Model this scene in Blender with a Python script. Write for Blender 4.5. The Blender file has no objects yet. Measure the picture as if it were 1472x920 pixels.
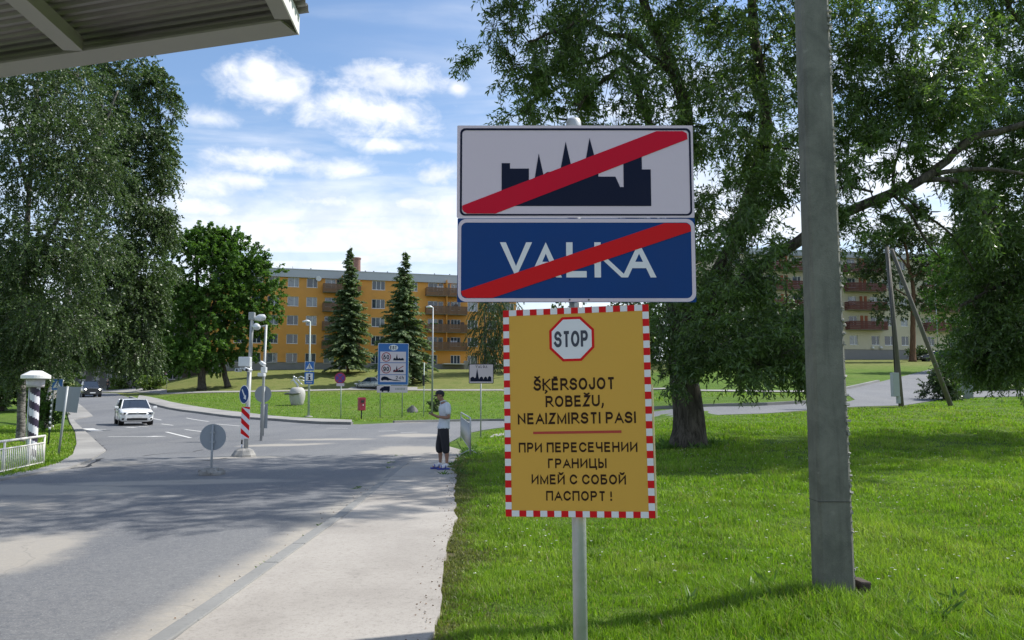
import bpy, bmesh, math, random
import numpy as np
from mathutils import Vector, Matrix, Euler
from mathutils.geometry import delaunay_2d_cdt

random.seed(7)
RNG = np.random.default_rng(11)
SC = bpy.context.scene
COL = SC.collection
R = math.radians
PI = math.pi

# ------------------------------------------------------------------ camera
CAM_Z = 1.70
PITCH = R(5.36)
FPX = 1150.0
cam_data = bpy.data.cameras.new('camera')
cam_data.sensor_width = 36.0
cam_data.lens = FPX / 1472.0 * 36.0
cam_data.clip_start = 0.05
cam_data.clip_end = 3000.0
cam = bpy.data.objects.new('camera', cam_data)
cam.location = (0, 0, CAM_Z)
cam.rotation_euler = (PI / 2 + PITCH, 0, 0)
COL.objects.link(cam)
SC.camera = cam

# ------------------------------------------------------------------ light
SUN_AZ = math.atan2(0.945, 0.327)      # measured from +Y towards +X
SUN_EL = R(50)
SUN_DIR = Vector((math.sin(SUN_AZ) * math.cos(SUN_EL), math.cos(SUN_AZ) * math.cos(SUN_EL), math.sin(SUN_EL)))
sun_data = bpy.data.lights.new('sun', 'SUN')
sun_data.energy = 5.0
sun_data.angle = R(0.53)
sun_data.color = (1.0, 0.955, 0.88)
sun = bpy.data.objects.new('sun', sun_data)
sun.rotation_euler = (-SUN_DIR).to_track_quat('-Z', 'Y').to_euler()
sun.location = (30, 5, 40)
COL.objects.link(sun)

SC.view_settings.view_transform = 'Standard'
SC.view_settings.look = 'None'
SC.view_settings.gamma = 1.0
SC.view_settings.exposure = 0.30
SC.cycles.max_bounces = 8
SC.cycles.transparent_max_bounces = 8


def ray(px, py):
    """direction in the world of a picture point (photograph pixels), scaled to y = 1"""
    r = (px - 736.0) / FPX
    u = (460.0 - py) / FPX
    d = (r, math.cos(PITCH) - u * math.sin(PITCH), math.sin(PITCH) + u * math.cos(PITCH))
    return (d[0] / d[1], 1.0, d[2] / d[1])


def P(px, py, Y):
    d = ray(px, py)
    return Vector((d[0] * Y, Y, CAM_Z + d[2] * Y))


def onz(px, py, z):
    d = ray(px, py)
    return P(px, py, (z - CAM_Z) / d[2])


# ------------------------------------------------------------------ world
world = bpy.data.worlds.new('World')
SC.world = world
world.use_nodes = True
nt = world.node_tree
nt.nodes.clear()


class NT:
    """tiny helper to write node trees"""
    def __init__(s, tree): s.t = tree

    def n(s, typ, **kw):
        nd = s.t.nodes.new(typ)
        for k, v in kw.items():
            if k.startswith('i_'):
                key = k[2:]
                key = int(key) if key.isdigit() else key
                s.set(nd.inputs[key], v)
            else:
                setattr(nd, k, v)
        return nd

    def set(s, sock, v):
        if hasattr(v, 'is_output') or isinstance(v, bpy.types.NodeSocket):
            s.t.links.new(v, sock)
        else:
            sock.default_value = v

    def m(s, op, a, b=0.0, c=0.0, clamp=False):
        nd = s.t.nodes.new('ShaderNodeMath'); nd.operation = op; nd.use_clamp = clamp
        s.set(nd.inputs[0], a); s.set(nd.inputs[1], b)
        if len(nd.inputs) > 2: s.set(nd.inputs[2], c)
        return nd.outputs[0]

    def mix(s, fac, a, b, mode='MIX'):
        nd = s.t.nodes.new('ShaderNodeMix'); nd.data_type = 'RGBA'; nd.blend_type = mode
        s.set(nd.inputs[0], fac); s.set(nd.inputs[6], a); s.set(nd.inputs[7], b)
        return nd.outputs[2]

    def noise(s, vec, scale, detail=4, rough=0.55, dist=0.0):
        nd = s.t.nodes.new('ShaderNodeTexNoise')
        if vec is not None: s.t.links.new(vec, nd.inputs['Vector'])
        nd.inputs['Scale'].default_value = scale; nd.inputs['Detail'].default_value = detail
        nd.inputs['Roughness'].default_value = rough; nd.inputs['Distortion'].default_value = dist
        return nd.outputs['Fac']

    def ramp(s, v, lo, hi, a=0.0, b=1.0):
        nd = s.t.nodes.new('ShaderNodeMapRange'); nd.interpolation_type = 'SMOOTHSTEP'
        s.set(nd.inputs[0], v); s.set(nd.inputs[1], lo); s.set(nd.inputs[2], hi); s.set(nd.inputs[3], a); s.set(nd.inputs[4], b)
        return nd.outputs[0]


def rgba(c): return (c[0], c[1], c[2], 1.0)


W = NT(nt)
geo = W.n('ShaderNodeTexCoord').outputs['Generated']
sep = W.n('ShaderNodeSeparateXYZ', i_0=geo)
dx, dy, dz = sep.outputs
sky = W.n('ShaderNodeTexSky')
sky.sky_type = 'NISHITA'
sky.sun_disc = False
sky.sun_elevation = SUN_EL
sky.sun_rotation = SUN_AZ
sky.air_density = 1.0
sky.dust_density = 0.6
sky.ozone_density = 1.6
az = W.m('ARCTAN2', dx, dy)
el = W.m('ARCSINE', dz)


def angles(px, py):
    d = ray(px, py)
    v = Vector(d).normalized()
    return math.atan2(v.x, v.y), math.asin(v.z)


uv = W.n('ShaderNodeCombineXYZ', i_0=az, i_1=W.m('MULTIPLY', el, 1.5), i_2=0.3).outputs[0]
puff = W.noise(uv, 9.0, 9, 0.60, 0.25)
fine = W.noise(uv, 26.0, 6, 0.6, 0.4)


def cloud(px, py, rx, ry, sharp=0.95, amp=2.1):
    a0, e0 = angles(px, py)
    a1, _ = angles(px + rx, py)
    _, e1 = angles(px, py - ry)
    u = W.m('DIVIDE', W.m('SUBTRACT', az, a0), a1 - a0)
    v = W.m('DIVIDE', W.m('SUBTRACT', el, e0), e1 - e0)
    d = W.m('SQRT', W.m('ADD', W.m('MULTIPLY', u, u), W.m('MULTIPLY', v, v)))
    base = W.m('SUBTRACT', 1.0, d)
    s = W.m('ADD', base, W.m('MULTIPLY', W.m('SUBTRACT', W.m('ADD', W.m('MULTIPLY', puff, 0.62), W.m('MULTIPLY', fine, 0.38)), 0.5), amp * 1.6))
    return W.ramp(s, 0.0, sharp)


cl = None
for c in [(400, 132, 105, 56), (470, 150, 150, 46), (560, 162, 115, 44), (575, 120, 100, 36), (380, 108, 50, 32, 0.8, 1.6), (300, 170, 90, 24, 1.5), (660, 128, 30, 19, 1.2, 1.5),
          (375, 232, 100, 36, 1.1), (500, 245, 150, 26, 1.5), (600, 292, 70, 22, 0.9), (630, 250, 50, 26, 1.0), (300, 300, 90, 22, 1.2), (460, 290, 120, 22, 1.1), (280, 365, 60, 30, 1.1), (350, 260, 130, 24, 1.3), (560, 210, 90, 16, 1.2), (430, 335, 140, 26, 1.2), (300, 265, 100, 40, 1.6), (560, 330, 120, 40, 1.4), (420, 290, 180, 40, 1.7)]:
    m_ = cloud(*c)
    cl = m_ if cl is None else W.m('MAXIMUM', cl, m_)
# high thin streaks and haze towards the horizon, projected on a plane so that they go on all round
zz = W.m('MAXIMUM', dz, 0.03)
pl = W.n('ShaderNodeCombineXYZ', i_0=W.m('DIVIDE', W.m('MULTIPLY', dx, 0.75), zz), i_1=W.m('DIVIDE', W.m('MULTIPLY', dy, 1.6), zz), i_2=4.2).outputs[0]
rot = W.n('ShaderNodeVectorRotate', i_Angle=R(14)); W.t.links.new(pl, rot.inputs['Vector'])
streak = W.noise(rot.outputs[0], 0.8, 6, 0.52, 0.5)
patch = W.noise(rot.outputs[0], 0.22, 3, 0.5, 0.2)
low = W.ramp(el, R(30), R(10))
high = W.ramp(el, R(15), R(34), 0.0, 0.085)
sthr = W.m('SUBTRACT', W.m('ADD', 0.465, high), W.m('MULTIPLY', W.m('SUBTRACT', patch, 0.5), 0.55))
st = W.m('MULTIPLY', W.ramp(W.m('SUBTRACT', streak, sthr), -0.15, 0.17), W.m('ADD', 0.40, W.m('MULTIPLY', low, 0.45)))
veil = W.m('MULTIPLY', W.ramp(el, R(20), R(1)), 0.78)
cover = W.m('MAXIMUM', W.m('MAXIMUM', cl, st), veil, clamp=True)
shade = W.ramp(W.noise(uv, 14.0, 6, 0.6, 0.3), 0.35, 0.65)
ccol = W.mix(shade, rgba((8.2, 8.7, 9.7)), rgba((10.6, 10.7, 11.1)))
skyc = W.mix(1.0, sky.outputs[0], rgba((1.52, 1.62, 1.70)), 'MULTIPLY')
bg = W.n('ShaderNodeBackground', i_0=W.mix(cover, skyc, ccol), i_1=0.092)
W.n('ShaderNodeOutputWorld', i_0=bg.outputs[0])

# ------------------------------------------------------------------ terrain
_pr = {
    'left': ([-50, 0, 50, 85, 150, 300, 900], [0, 0, 0, 1.4, 3.3, 7, 10]),
    'mid': ([-50, 0, 57, 70, 98, 112, 118, 160, 900], [0, 0, 0.03, .85, 2.4, 4.9, 5.5, 6, 12]),
    'right': ([-50, 0, 8, 20, 38, 75, 118, 200, 900], [0, 0, 0.02, .33, 1.15, 3.8, 6.95, 9, 14]),
}
_ys = np.arange(-60, 900, 0.5)
_tab = {}
for k, (a, b) in _pr.items():
    v = np.interp(_ys, a, b)
    ker = np.hanning(17); ker /= ker.sum()
    vp = np.pad(v, 8, mode='edge')
    _tab[k] = np.convolve(vp, ker, mode='valid')


def H(x, y):
    x = np.asarray(x, float); y = np.asarray(y, float)
    u = np.clip(x / np.maximum(y, 6.0), -1, 1)
    l = np.interp(y, _ys, _tab['left']); m = np.interp(y, _ys, _tab['mid']); r = np.interp(y, _ys, _tab['right'])
    s = np.clip((u + 0.50) / 0.16, 0, 1); s = s * s * (3 - 2 * s)
    t = np.clip((u - 0.02) / 0.22, 0, 1); t = t * t * (3 - 2 * t)
    return (l * (1 - s) + m * s) * (1 - t) + r * t


def Hs(x, y): return float(H(x, y))


def G(px, py, lift=0.0):
    """where the sight line of a photograph pixel meets the ground"""
    d = ray(px, py)
    ys = np.concatenate([np.arange(1.5, 60, 0.05), np.arange(60, 500, 0.2)])
    z = CAM_Z + d[2] * ys
    below = z <= H(d[0] * ys, ys) + lift
    i = int(np.argmax(below)) if below.any() else len(ys) - 1
    y = float(ys[i])
    return Vector((d[0] * y, y, Hs(d[0] * y, y)))


# ------------------------------------------------------------------ materials
_mats = {}


def new_mat(name):
    m = bpy.data.materials.new(name); m.use_nodes = True
    m.node_tree.nodes.clear()
    return m, NT(m.node_tree)


def mat(name, col, rough=0.6, metal=0.0, var=0.12, scale=6.0, bump=0.0, bscale=40.0, spec=0.5, coat=0.0, dirt=0.0):
    if name in _mats: return _mats[name]
    m, t = new_mat(name)
    tc = t.n('ShaderNodeTexCoord').outputs['Object']
    nz = t.noise(tc, scale, 5, 0.6)
    d = [c * (1 - var) for c in col]; l = [min(1, c * (1 + var)) for c in col]
    c = t.mix(nz, rgba(d), rgba(l))
    if dirt:
        n2 = t.ramp(t.noise(tc, scale * 0.4, 6, 0.7), 0.45, 0.75, 0, dirt)
        c = t.mix(n2, c, rgba((0.16, 0.14, 0.11)))
    b = t.n('ShaderNodeBsdfPrincipled', i_0=c, i_Roughness=t.ramp(nz, 0.2, 0.8, max(0.02, rough - 0.08), min(1, rough + 0.08)), i_Metallic=metal)
    b.inputs['Specular IOR Level'].default_value = spec
    b.inputs['Coat Weight'].default_value = coat
    if bump:
        bp = t.n('ShaderNodeBump', i_Strength=bump, i_Distance=0.02, i_Height=t.noise(tc, bscale, 4, 0.6))
        t.set(b.inputs['Normal'], bp.outputs[0])
    t.n('ShaderNodeOutputMaterial', i_0=b.outputs[0])
    _mats[name] = m
    return m


def leaf_mat(name, c0, c1, c2, trans=0.35, rough=0.45, spec=0.5, tcol=None):
    m, t = new_mat(name)
    g = t.n('ShaderNodeNewGeometry')
    rnd = g.outputs['Random Per Island']
    tc = t.n('ShaderNodeTexCoord').outputs['Object']
    nz = t.ramp(t.noise(tc, 0.45, 3, 0.6), 0.3, 0.7)
    c = t.mix(rnd, rgba(c0), rgba(c1))
    c = t.mix(t.m('MULTIPLY', nz, 0.55), c, rgba(c2))
    b = t.n('ShaderNodeBsdfPrincipled', i_0=c, i_Roughness=rough)
    b.inputs['Specular IOR Level'].default_value = spec
    tr = t.n('ShaderNodeBsdfTranslucent', i_0=t.mix(1.0, c, rgba(tcol or (1.15, 1.35, 0.55)), 'MULTIPLY'))
    mx = t.n('ShaderNodeMixShader', i_0=trans, i_1=b.outputs[0], i_2=tr.outputs[0])
    t.n('ShaderNodeOutputMaterial', i_0=mx.outputs[0])
    return m


def world_xy(t):
    return t.n('ShaderNodeNewGeometry').outputs['Position']


# asphalt -------------------------------------------------------------
def make_asphalt():
    m, t = new_mat('asphalt')
    p = world_xy(t)
    big = t.noise(p, 0.16, 4, 0.6, 0.6)
    mid = t.noise(p, 1.1, 5, 0.6, 0.3)
    agg = t.noise(p, 60.0, 4, 0.85)
    mp = t.n('ShaderNodeMapping', i_Vector=p); mp.inputs['Scale'].default_value = (1.0, 0.06, 1.0); mp.inputs['Rotation'].default_value = (0, 0, R(4))
    lane = t.noise(mp.outputs[0], 0.75, 3, 0.5, 0.2)
    c = t.mix(t.ramp(big, 0.35, 0.65), rgba((0.085, 0.091, 0.105)), rgba((0.122, 0.128, 0.139)))
    c = t.mix(t.ramp(lane, 0.35, 0.7, 0, 0.5), c, rgba((0.165, 0.167, 0.168)))
    c = t.mix(t.ramp(mid, 0.5, 0.8, 0, 0.35), c, rgba((0.088, 0.094, 0.104)))
    # pale stones of the aggregate
    c = t.mix(t.ramp(agg, 0.54, 0.66, 0, 0.75), c, rgba((0.36, 0.36, 0.35)))
    c = t.mix(t.ramp(agg, 0.48, 0.34, 0, 0.8), c, rgba((0.045, 0.05, 0.057)))
    # sand swept to the sides: bands around given lines
    sp = t.n('ShaderNodeSeparateXYZ', i_0=p)
    x, y = sp.outputs[0], sp.outputs[1]
    sn = t.noise(p, 0.9, 6, 0.68)
    sf = t.noise(p, 14.0, 5, 0.7)
    edge = t.m('ADD', t.m('ADD', x, 2.42), t.m('MULTIPLY', t.m('SUBTRACT', sn, 0.5), 0.5))     # 0 at the kerb
    s1 = t.m('MULTIPLY', t.ramp(edge, -0.55, -0.12), t.ramp(y, 24.0, 17.0))
    s1 = t.m('MULTIPLY', s1, t.ramp(sf, 0.2, 0.55, 0.65, 1.0))
    yl = t.m('ADD', t.m('MULTIPLY', t.m('SUBTRACT', sn, 0.5), 1.1), 0.0)
    # left side of the carriageway
    el_ = t.m('ADD', t.m('SUBTRACT', -7.0, x), yl)
    s2 = t.m('MULTIPLY', t.ramp(el_, -0.6, 0.8, 0, 0.8), t.ramp(y, 14.2, 12.5))

    def blob(cx, cy, rx, ry, ang=0.0):
        ca, sa = math.cos(ang), math.sin(ang)
        ux = t.m('SUBTRACT', x, cx); uy = t.m('SUBTRACT', y, cy)
        a = t.m('DIVIDE', t.m('ADD', t.m('MULTIPLY', ux, ca), t.m('MULTIPLY', uy, sa)), rx)
        b = t.m('DIVIDE', t.m('SUBTRACT', t.m('MULTIPLY', uy, ca), t.m('MULTIPLY', ux, sa)), ry)
        d = t.m('SQRT', t.m('ADD', t.m('MULTIPLY', a, a), t.m('MULTIPLY', b, b)))
        return t.ramp(t.m('ADD', d, t.m('MULTIPLY', t.m('SUBTRACT', sn, 0.5), 1.3)), 1.05, 0.55)
    s = t.m('MAXIMUM', s1, s2)
    for bl in SAND_BLOBS:
        s = t.m('MAXIMUM', s, t.m('MULTIPLY', blob(*bl), 0.85))
    sand = t.mix(t.noise(p, 45.0, 4, 0.7), rgba((0.26, 0.235, 0.195)), rgba((0.44, 0.405, 0.35)))
    c = t.mix(s, c, sand)
    # hairline cracks
    v = t.n('ShaderNodeTexVoronoi', feature='DISTANCE_TO_EDGE'); v.inputs['Scale'].default_value = 0.22
    wv = t.n('ShaderNodeVectorMath', operation='ADD'); t.set(wv.inputs[0], p)
    nz = t.n('ShaderNodeTexNoise'); t.set(nz.inputs['Vector'], p); nz.inputs['Scale'].default_value = 0.7; nz.inputs['Detail'].default_value = 8
    sc_ = t.n('ShaderNodeVectorMath', operation='SCALE'); t.set(sc_.inputs[0], nz.outputs['Color']); sc_.inputs['Scale'].default_value = 2.2
    t.set(wv.inputs[1], sc_.outputs[0]); t.set(v.inputs['Vector'], wv.outputs[0])
    ck = t.m('MULTIPLY', t.ramp(v.outputs['Distance'], 0.006, 0.0025), t.ramp(mid, 0.35, 0.5, 0.1, 0.6))
    c = t.mix(t.m('MULTIPLY', ck, 0.35), c, rgba((0.05, 0.052, 0.056)))
    c = t.mix(t.ramp(t.noise(p, 13.0, 6, 0.8), 0.35, 0.65, 0.0, 0.35), c, rgba((0.24, 0.24, 0.235)))
    b = t.n('ShaderNodeBsdfPrincipled', i_0=c, i_Roughness=t.ramp(agg, 0.3, 0.7, 0.72, 0.92))
    bp = t.n('ShaderNodeBump', i_Strength=0.35, i_Distance=0.006, i_Height=agg)
    t.set(b.inputs['Normal'], bp.outputs[0])
    t.n('ShaderNodeOutputMaterial', i_0=b.outputs[0])
    return m


def make_walk(name, base, light, dark, spots=0.5):
    m, t = new_mat(name)
    p = world_xy(t)
    big = t.noise(p, 0.35, 5, 0.6, 0.4)
    mid = t.noise(p, 2.6, 6, 0.65, 0.3)
    agg = t.noise(p, 55.0, 5, 0.85)
    c = t.mix(t.ramp(big, 0.3, 0.7), rgba(base), rgba(light))
    c = t.mix(t.ramp(mid, 0.55, 0.78, 0, 0.35), c, rgba(dark))
    c = t.mix(t.ramp(t.noise(p, 16.0, 6, 0.8), 0.5, 0.3, 0, 0.55), c, rgba(dark))
    c = t.mix(t.ramp(agg, 0.5, 0.3, 0, spots), c, rgba(dark))
    c = t.mix(t.ramp(agg, 0.6, 0.75, 0, spots), c, rgba([v * 1.3 for v in light]))
    b = t.n('ShaderNodeBsdfPrincipled', i_0=c, i_Roughness=0.9)
    bp = t.n('ShaderNodeBump', i_Strength=0.4, i_Distance=0.006, i_Height=t.m('ADD', agg, mid))
    t.set(b.inputs['Normal'], bp.outputs[0])
    t.n('ShaderNodeOutputMaterial', i_0=b.outputs[0])
    return m


def make_grass_ground():
    m, t = new_mat('lawn_ground')
    p = world_xy(t)
    big = t.noise(p, 0.09, 5, 0.65, 0.5)
    mid = t.noise(p, 0.9, 6, 0.7, 0.3)
    fin = t.noise(p, 22.0, 5, 0.75)
    c = t.mix(t.ramp(mid, 0.3, 0.7), rgba((0.07, 0.14, 0.016)), rgba((0.13, 0.215, 0.028)))
    c = t.mix(t.ramp(big, 0.45, 0.72, 0, 0.5), c, rgba((0.17, 0.19, 0.055)))
    sp = t.n('ShaderNodeSeparateXYZ', i_0=p)
    dry = t.m('MULTIPLY', t.ramp(sp.outputs[1], 80.0, 100.0), t.ramp(mid, 0.2, 0.7, 0.35, 0.9))
    c = t.mix(dry, c, rgba((0.21, 0.205, 0.075)))
    c = t.mix(t.ramp(fin, 0.3, 0.7, 0.35, 0.0), c, rgba((0.03, 0.055, 0.01)))
    # bare strip along the footway edge
    bare = t.m('MULTIPLY', t.ramp(t.m('ADD', sp.outputs[0], t.m('MULTIPLY', t.m('SUBTRACT', mid, 0.5), 0.35)), -0.35, -0.55), t.ramp(sp.outputs[0], -1.6, -1.3))
    bare = t.m('MULTIPLY', bare, t.ramp(sp.outputs[1], 26, 20))
    c = t.mix(t.m('MULTIPLY', bare, 0.8), c, rgba((0.19, 0.155, 0.10)))
    b = t.n('ShaderNodeBsdfPrincipled', i_0=c, i_Roughness=0.95)
    b.inputs['Specular IOR Level'].default_value = 0.15
    bp = t.n('ShaderNodeBump', i_Strength=1.0, i_Distance=0.08, i_Height=t.noise(p, 9.0, 6, 0.8))
    t.set(b.inputs['Normal'], bp.outputs[0])
    t.n('ShaderNodeOutputMaterial', i_0=b.outputs[0])
    return m


def make_concrete(name, a, b_, streak=True, scale=3.0):
    m, t = new_mat(name)
    tc = t.n('ShaderNodeTexCoord').outputs['Object']
    big = t.noise(tc, scale, 6, 0.7, 0.4)
    mp = t.n('ShaderNodeMapping', i_Vector=tc); mp.inputs['Scale'].default_value = (9, 9, 0.7)
    stn = t.noise(mp.outputs[0], 1.3, 5, 0.6)
    fin = t.noise(tc, 90.0, 4, 0.7)
    c = t.mix(t.ramp(big, 0.3, 0.7), rgba(a), rgba([v * 1.03 for v in b_]))
    if streak:
        c = t.mix(t.ramp(stn, 0.5, 0.75, 0, 0.5), c, rgba([v * 0.6 for v in a]))
    c = t.mix(t.ramp(fin, 0.58, 0.75, 0, 0.5), c, rgba([v * 1.5 for v in b_]))
    c = t.mix(t.ramp(fin, 0.4, 0.25, 0, 0.6), c, rgba([v * 0.5 for v in a]))
    # pale lichen spots
    v = t.n('ShaderNodeTexVoronoi'); v.inputs['Scale'].default_value = 5.0; t.set(v.inputs['Vector'], tc)
    c = t.mix(t.m('MULTIPLY', t.ramp(v.outputs['Distance'], 0.16, 0.05, 0, 0.4), t.ramp(big, 0.5, 0.6)), c, rgba((0.42, 0.43, 0.38)))
    b = t.n('ShaderNodeBsdfPrincipled', i_0=c, i_Roughness=0.88)
    bp = t.n('ShaderNodeBump', i_Strength=0.6, i_Distance=0.01, i_Height=t.m('ADD', fin, big))
    t.set(b.inputs['Normal'], bp.outputs[0])
    t.n('ShaderNodeOutputMaterial', i_0=b.outputs[0])
    return m


def make_bark(name, a, b_, sc=7.0, birch=False):
    m, t = new_mat(name)
    tc = t.n('ShaderNodeTexCoord').outputs['Object']
    mp = t.n('ShaderNodeMapping', i_Vector=tc); mp.inputs['Scale'].default_value = (1, 1, 3.5 if birch else 0.18)
    n = t.noise(mp.outputs[0], sc, 7, 0.75, 0.8)
    c = t.mix(t.ramp(n, 0.35, 0.65), rgba(a), rgba(b_))
    b = t.n('ShaderNodeBsdfPrincipled', i_0=c, i_Roughness=0.95)
    b.inputs['Specular IOR Level'].default_value = 0.2
    bp = t.n('ShaderNodeBump', i_Strength=1.0, i_Distance=0.05, i_Height=n)
    t.set(b.inputs['Normal'], bp.outputs[0])
    t.n('ShaderNodeOutputMaterial', i_0=b.outputs[0])
    return m


# ------------------------------------------------------------------ object helpers
def obj(name, me, material=None, parent=None, loc=None, rot=None):
    o = bpy.data.objects.new(name, me)
    if material is not None and me is not None and len(me.materials) == 0:
        for mm in (material if isinstance(material, (list, tuple)) else [material]):
            me.materials.append(mm)
    COL.objects.link(o)
    if parent is not None: o.parent = parent
    if loc is not None: o.location = loc
    if rot is not None: o.rotation_euler = rot
    return o


def thing(name, label, cat, loc=(0, 0, 0), rz=0.0, group=None):
    o = bpy.data.objects.new(name, None)
    o.empty_display_size = 0.2
    COL.objects.link(o)
    o.location = loc; o.rotation_euler = (0, 0, rz)
    o['label'] = label; o['category'] = cat
    if group: o['group'] = group
    return o


def tag(o, label, cat, group=None, kind=None):
    o['label'] = label; o['category'] = cat
    if group: o['group'] = group
    if kind: o['kind'] = kind
    return o


def copy_tree(root, loc, rz, label, group=None, scale=None):
    r = root.copy(); COL.objects.link(r)
    r.location = loc; r.rotation_euler = (0, 0, rz)
    r['label'] = label
    if group: r['group'] = group
    if scale: r.scale = (scale,) * 3 if not isinstance(scale, (tuple, list)) else scale
    for ch in list(root.children):
        c = ch.copy(); COL.objects.link(c); c.parent = r
        for g in list(ch.children):
            d = g.copy(); COL.objects.link(d); d.parent = c
    return r


class MB:
    """collects faces in one mesh"""
    def __init__(s): s.v = []; s.f = []; s.mi = []; s.sm = []

    def add(s, vs, fs, mi=0, smooth=False):
        k = len(s.v)
        s.v += [tuple(v) for v in vs]
        s.f += [tuple(i + k for i in f) for f in fs]
        s.mi += [mi] * len(fs); s.sm += [smooth] * len(fs)
        return s

    def box(s, c, size, mi=0, rot=None, taper=1.0):
        hx, hy, hz = size[0] / 2, size[1] / 2, size[2] / 2
        vs = []
        for z in (-1, 1):
            k = taper if z > 0 else 1.0
            for x, y in ((-1, -1), (1, -1), (1, 1), (-1, 1)):
                v = Vector((x * hx * k, y * hy * k, z * hz))
                if rot is not None: v = rot @ v
                vs.append(v + Vector(c))
        return s.add(vs, [(0, 3, 2, 1), (4, 5, 6, 7), (0, 1, 5, 4), (1, 2, 6, 5), (2, 3, 7, 6), (3, 0, 4, 7)], mi)

    def bbox(s, c, size, b=0.01, mi=0, rot=None):
        """box with its vertical edges and top/bottom rims bevelled"""
        bm = bmesh.new()
        bmesh.ops.create_cube(bm, size=1.0)
        for v in bm.verts: v.co = Vector((v.co.x * size[0], v.co.y * size[1], v.co.z * size[2]))
        bmesh.ops.bevel(bm, geom=list(bm.edges), offset=b, segments=2, affect='EDGES', profile=0.6)
        vs = [((rot @ v.co) if rot is not None else v.co) + Vector(c) for v in bm.verts]
        s.add(vs, [[v.index for v in f.verts] for f in bm.faces], mi)
        bm.free()
        return s

    def tube(s, pts, radii, n=10, mi=0, cap=True, smooth=True):
        pts = [Vector(p) for p in pts]
        if not isinstance(radii, (list, tuple)): radii = [radii] * len(pts)
        vs = []; fs = []
        up = None
        for i, p in enumerate(pts):
            a = pts[max(i - 1, 0)]; b = pts[min(i + 1, len(pts) - 1)]
            t = (b - a).normalized()
            if up is None:
                up = Vector((0, 0, 1)) if abs(t.z) < 0.9 else Vector((1, 0, 0))
            x = t.cross(up).normalized(); y = x.cross(t).normalized(); up = y
            for k in range(n):
                an = 2 * PI * k / n
                vs.append(p + (x * math.cos(an) + y * math.sin(an)) * radii[i])
        for i in range(len(pts) - 1):
            for k in range(n):
                k2 = (k + 1) % n
                fs.append((i * n + k, i * n + k2, (i + 1) * n + k2, (i + 1) * n + k))
        s.add(vs, fs, mi, smooth)
        if cap:
            k = len(s.v) - len(vs)
            s.f.append(tuple(k + i for i in reversed(range(n)))); s.mi.append(mi); s.sm.append(False)
            s.f.append(tuple(k + (len(pts) - 1) * n + i for i in range(n))); s.mi.append(mi); s.sm.append(False)
        return s

    def lathe(s, c, prof, n=20, mi=0, smooth=True, axis='Z', sx=1.0, sy=1.0):
        vs = []; fs = []
        for r, h in prof:
            for k in range(n):
                a = 2 * PI * k / n
                if axis == 'Z': vs.append((c[0] + r * sx * math.cos(a), c[1] + r * sy * math.sin(a), c[2] + h))
                elif axis == 'Y': vs.append((c[0] + r * math.cos(a), c[1] + h, c[2] + r * math.sin(a)))
                else: vs.append((c[0] + h, c[1] + r * math.cos(a), c[2] + r * math.sin(a)))
        for i in range(len(prof) - 1):
            for k in range(n):
                k2 = (k + 1) % n
                fs.append((i * n + k, i * n + k2, (i + 1) * n + k2, (i + 1) * n + k))
        s.add(vs, fs, mi, smooth)
        k = len(s.v) - len(vs)
        s.f.append(tuple(k + i for i in range(n))); s.mi.append(mi); s.sm.append(False)
        s.f.append(tuple(k + (len(prof) - 1) * n + i for i in range(n))); s.mi.append(mi); s.sm.append(False)
        return s

    def prism(s, poly, d0, d1, fr, mi=0):
        """poly in the (u, v) plane of frame fr(u, v, w), thick from w = d0 to d1"""
        n = len(poly)
        vs = [fr(u, v, d0) for u, v in poly] + [fr(u, v, d1) for u, v in poly]
        fs = [tuple(reversed(range(n))), tuple(range(n, 2 * n))] + [(i, (i + 1) % n, n + (i + 1) % n, n + i) for i in range(n)]
        return s.add(vs, fs, mi)

    def mesh(s, name):
        me = bpy.data.meshes.new(name)
        me.from_pydata(s.v, [], s.f)
        me.polygons.foreach_set('material_index', s.mi)
        me.polygons.foreach_set('use_smooth', s.sm)
        me.update()
        bm = bmesh.new(); bm.from_mesh(me)
        bmesh.ops.recalc_face_normals(bm, faces=bm.faces)
        bm.to_mesh(me); bm.free()
        return me

    def build(s, name, material, parent=None, loc=None, rot=None):
        return obj(name, s.mesh(name), material, parent, loc, rot)


def np_mesh(name, verts, nper, mi=None, faces=None):
    """verts (N*nper,3): N faces of nper corners each"""
    me = bpy.data.meshes.new(name)
    n = len(verts)
    me.vertices.add(n); me.vertices.foreach_set('co', np.ascontiguousarray(verts, dtype=np.float32).ravel())
    if faces is None:
        idx = np.arange(n, dtype=np.int32)
    else:
        idx = faces.astype(np.int32).ravel()
    nf = len(idx) // nper
    me.loops.add(len(idx)); me.loops.foreach_set('vertex_index', idx)
    me.polygons.add(nf)
    me.polygons.foreach_set('loop_start', np.arange(0, len(idx), nper, dtype=np.int32))
    me.polygons.foreach_set('loop_total', np.full(nf, nper, dtype=np.int32))
    if mi is not None: me.polygons.foreach_set('material_index', mi.astype(np.int32))
    me.update(calc_edges=True)
    return me


XZ = lambda o=(0, 0, 0): (lambda u, v, w: Vector((o[0] + u, o[1] - w, o[2] + v)))   # faces -Y
# ------------------------------------------------------------------ ground and pavements
def gxy(px, py):
    g = G(px, py); return (g.x, g.y)


SAND_BLOBS = []
for (px, py, rx, ry, a) in [(405, 640, 1.9, 0.75, 0.5), (350, 658, 1.3, 0.5, 0.1), (470, 632, 2.2, 0.7, 0.2), (590, 648, 1.6, 2.6, 0.0), (600, 626, 1.8, 1.6, 0.0), (245, 694, 2.6, 0.6, 0.15),
                            (60, 705, 3.0, 1.0, -0.2), (152, 668, 1.0, 1.0, 0.0), (545, 608, 3.0, 1.0, 0.0), (0, 800, 0.9, 1.6, 0.0)]:
    g = G(px, py); SAND_BLOBS.append((g.x, g.y, rx, ry, a))

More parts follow.
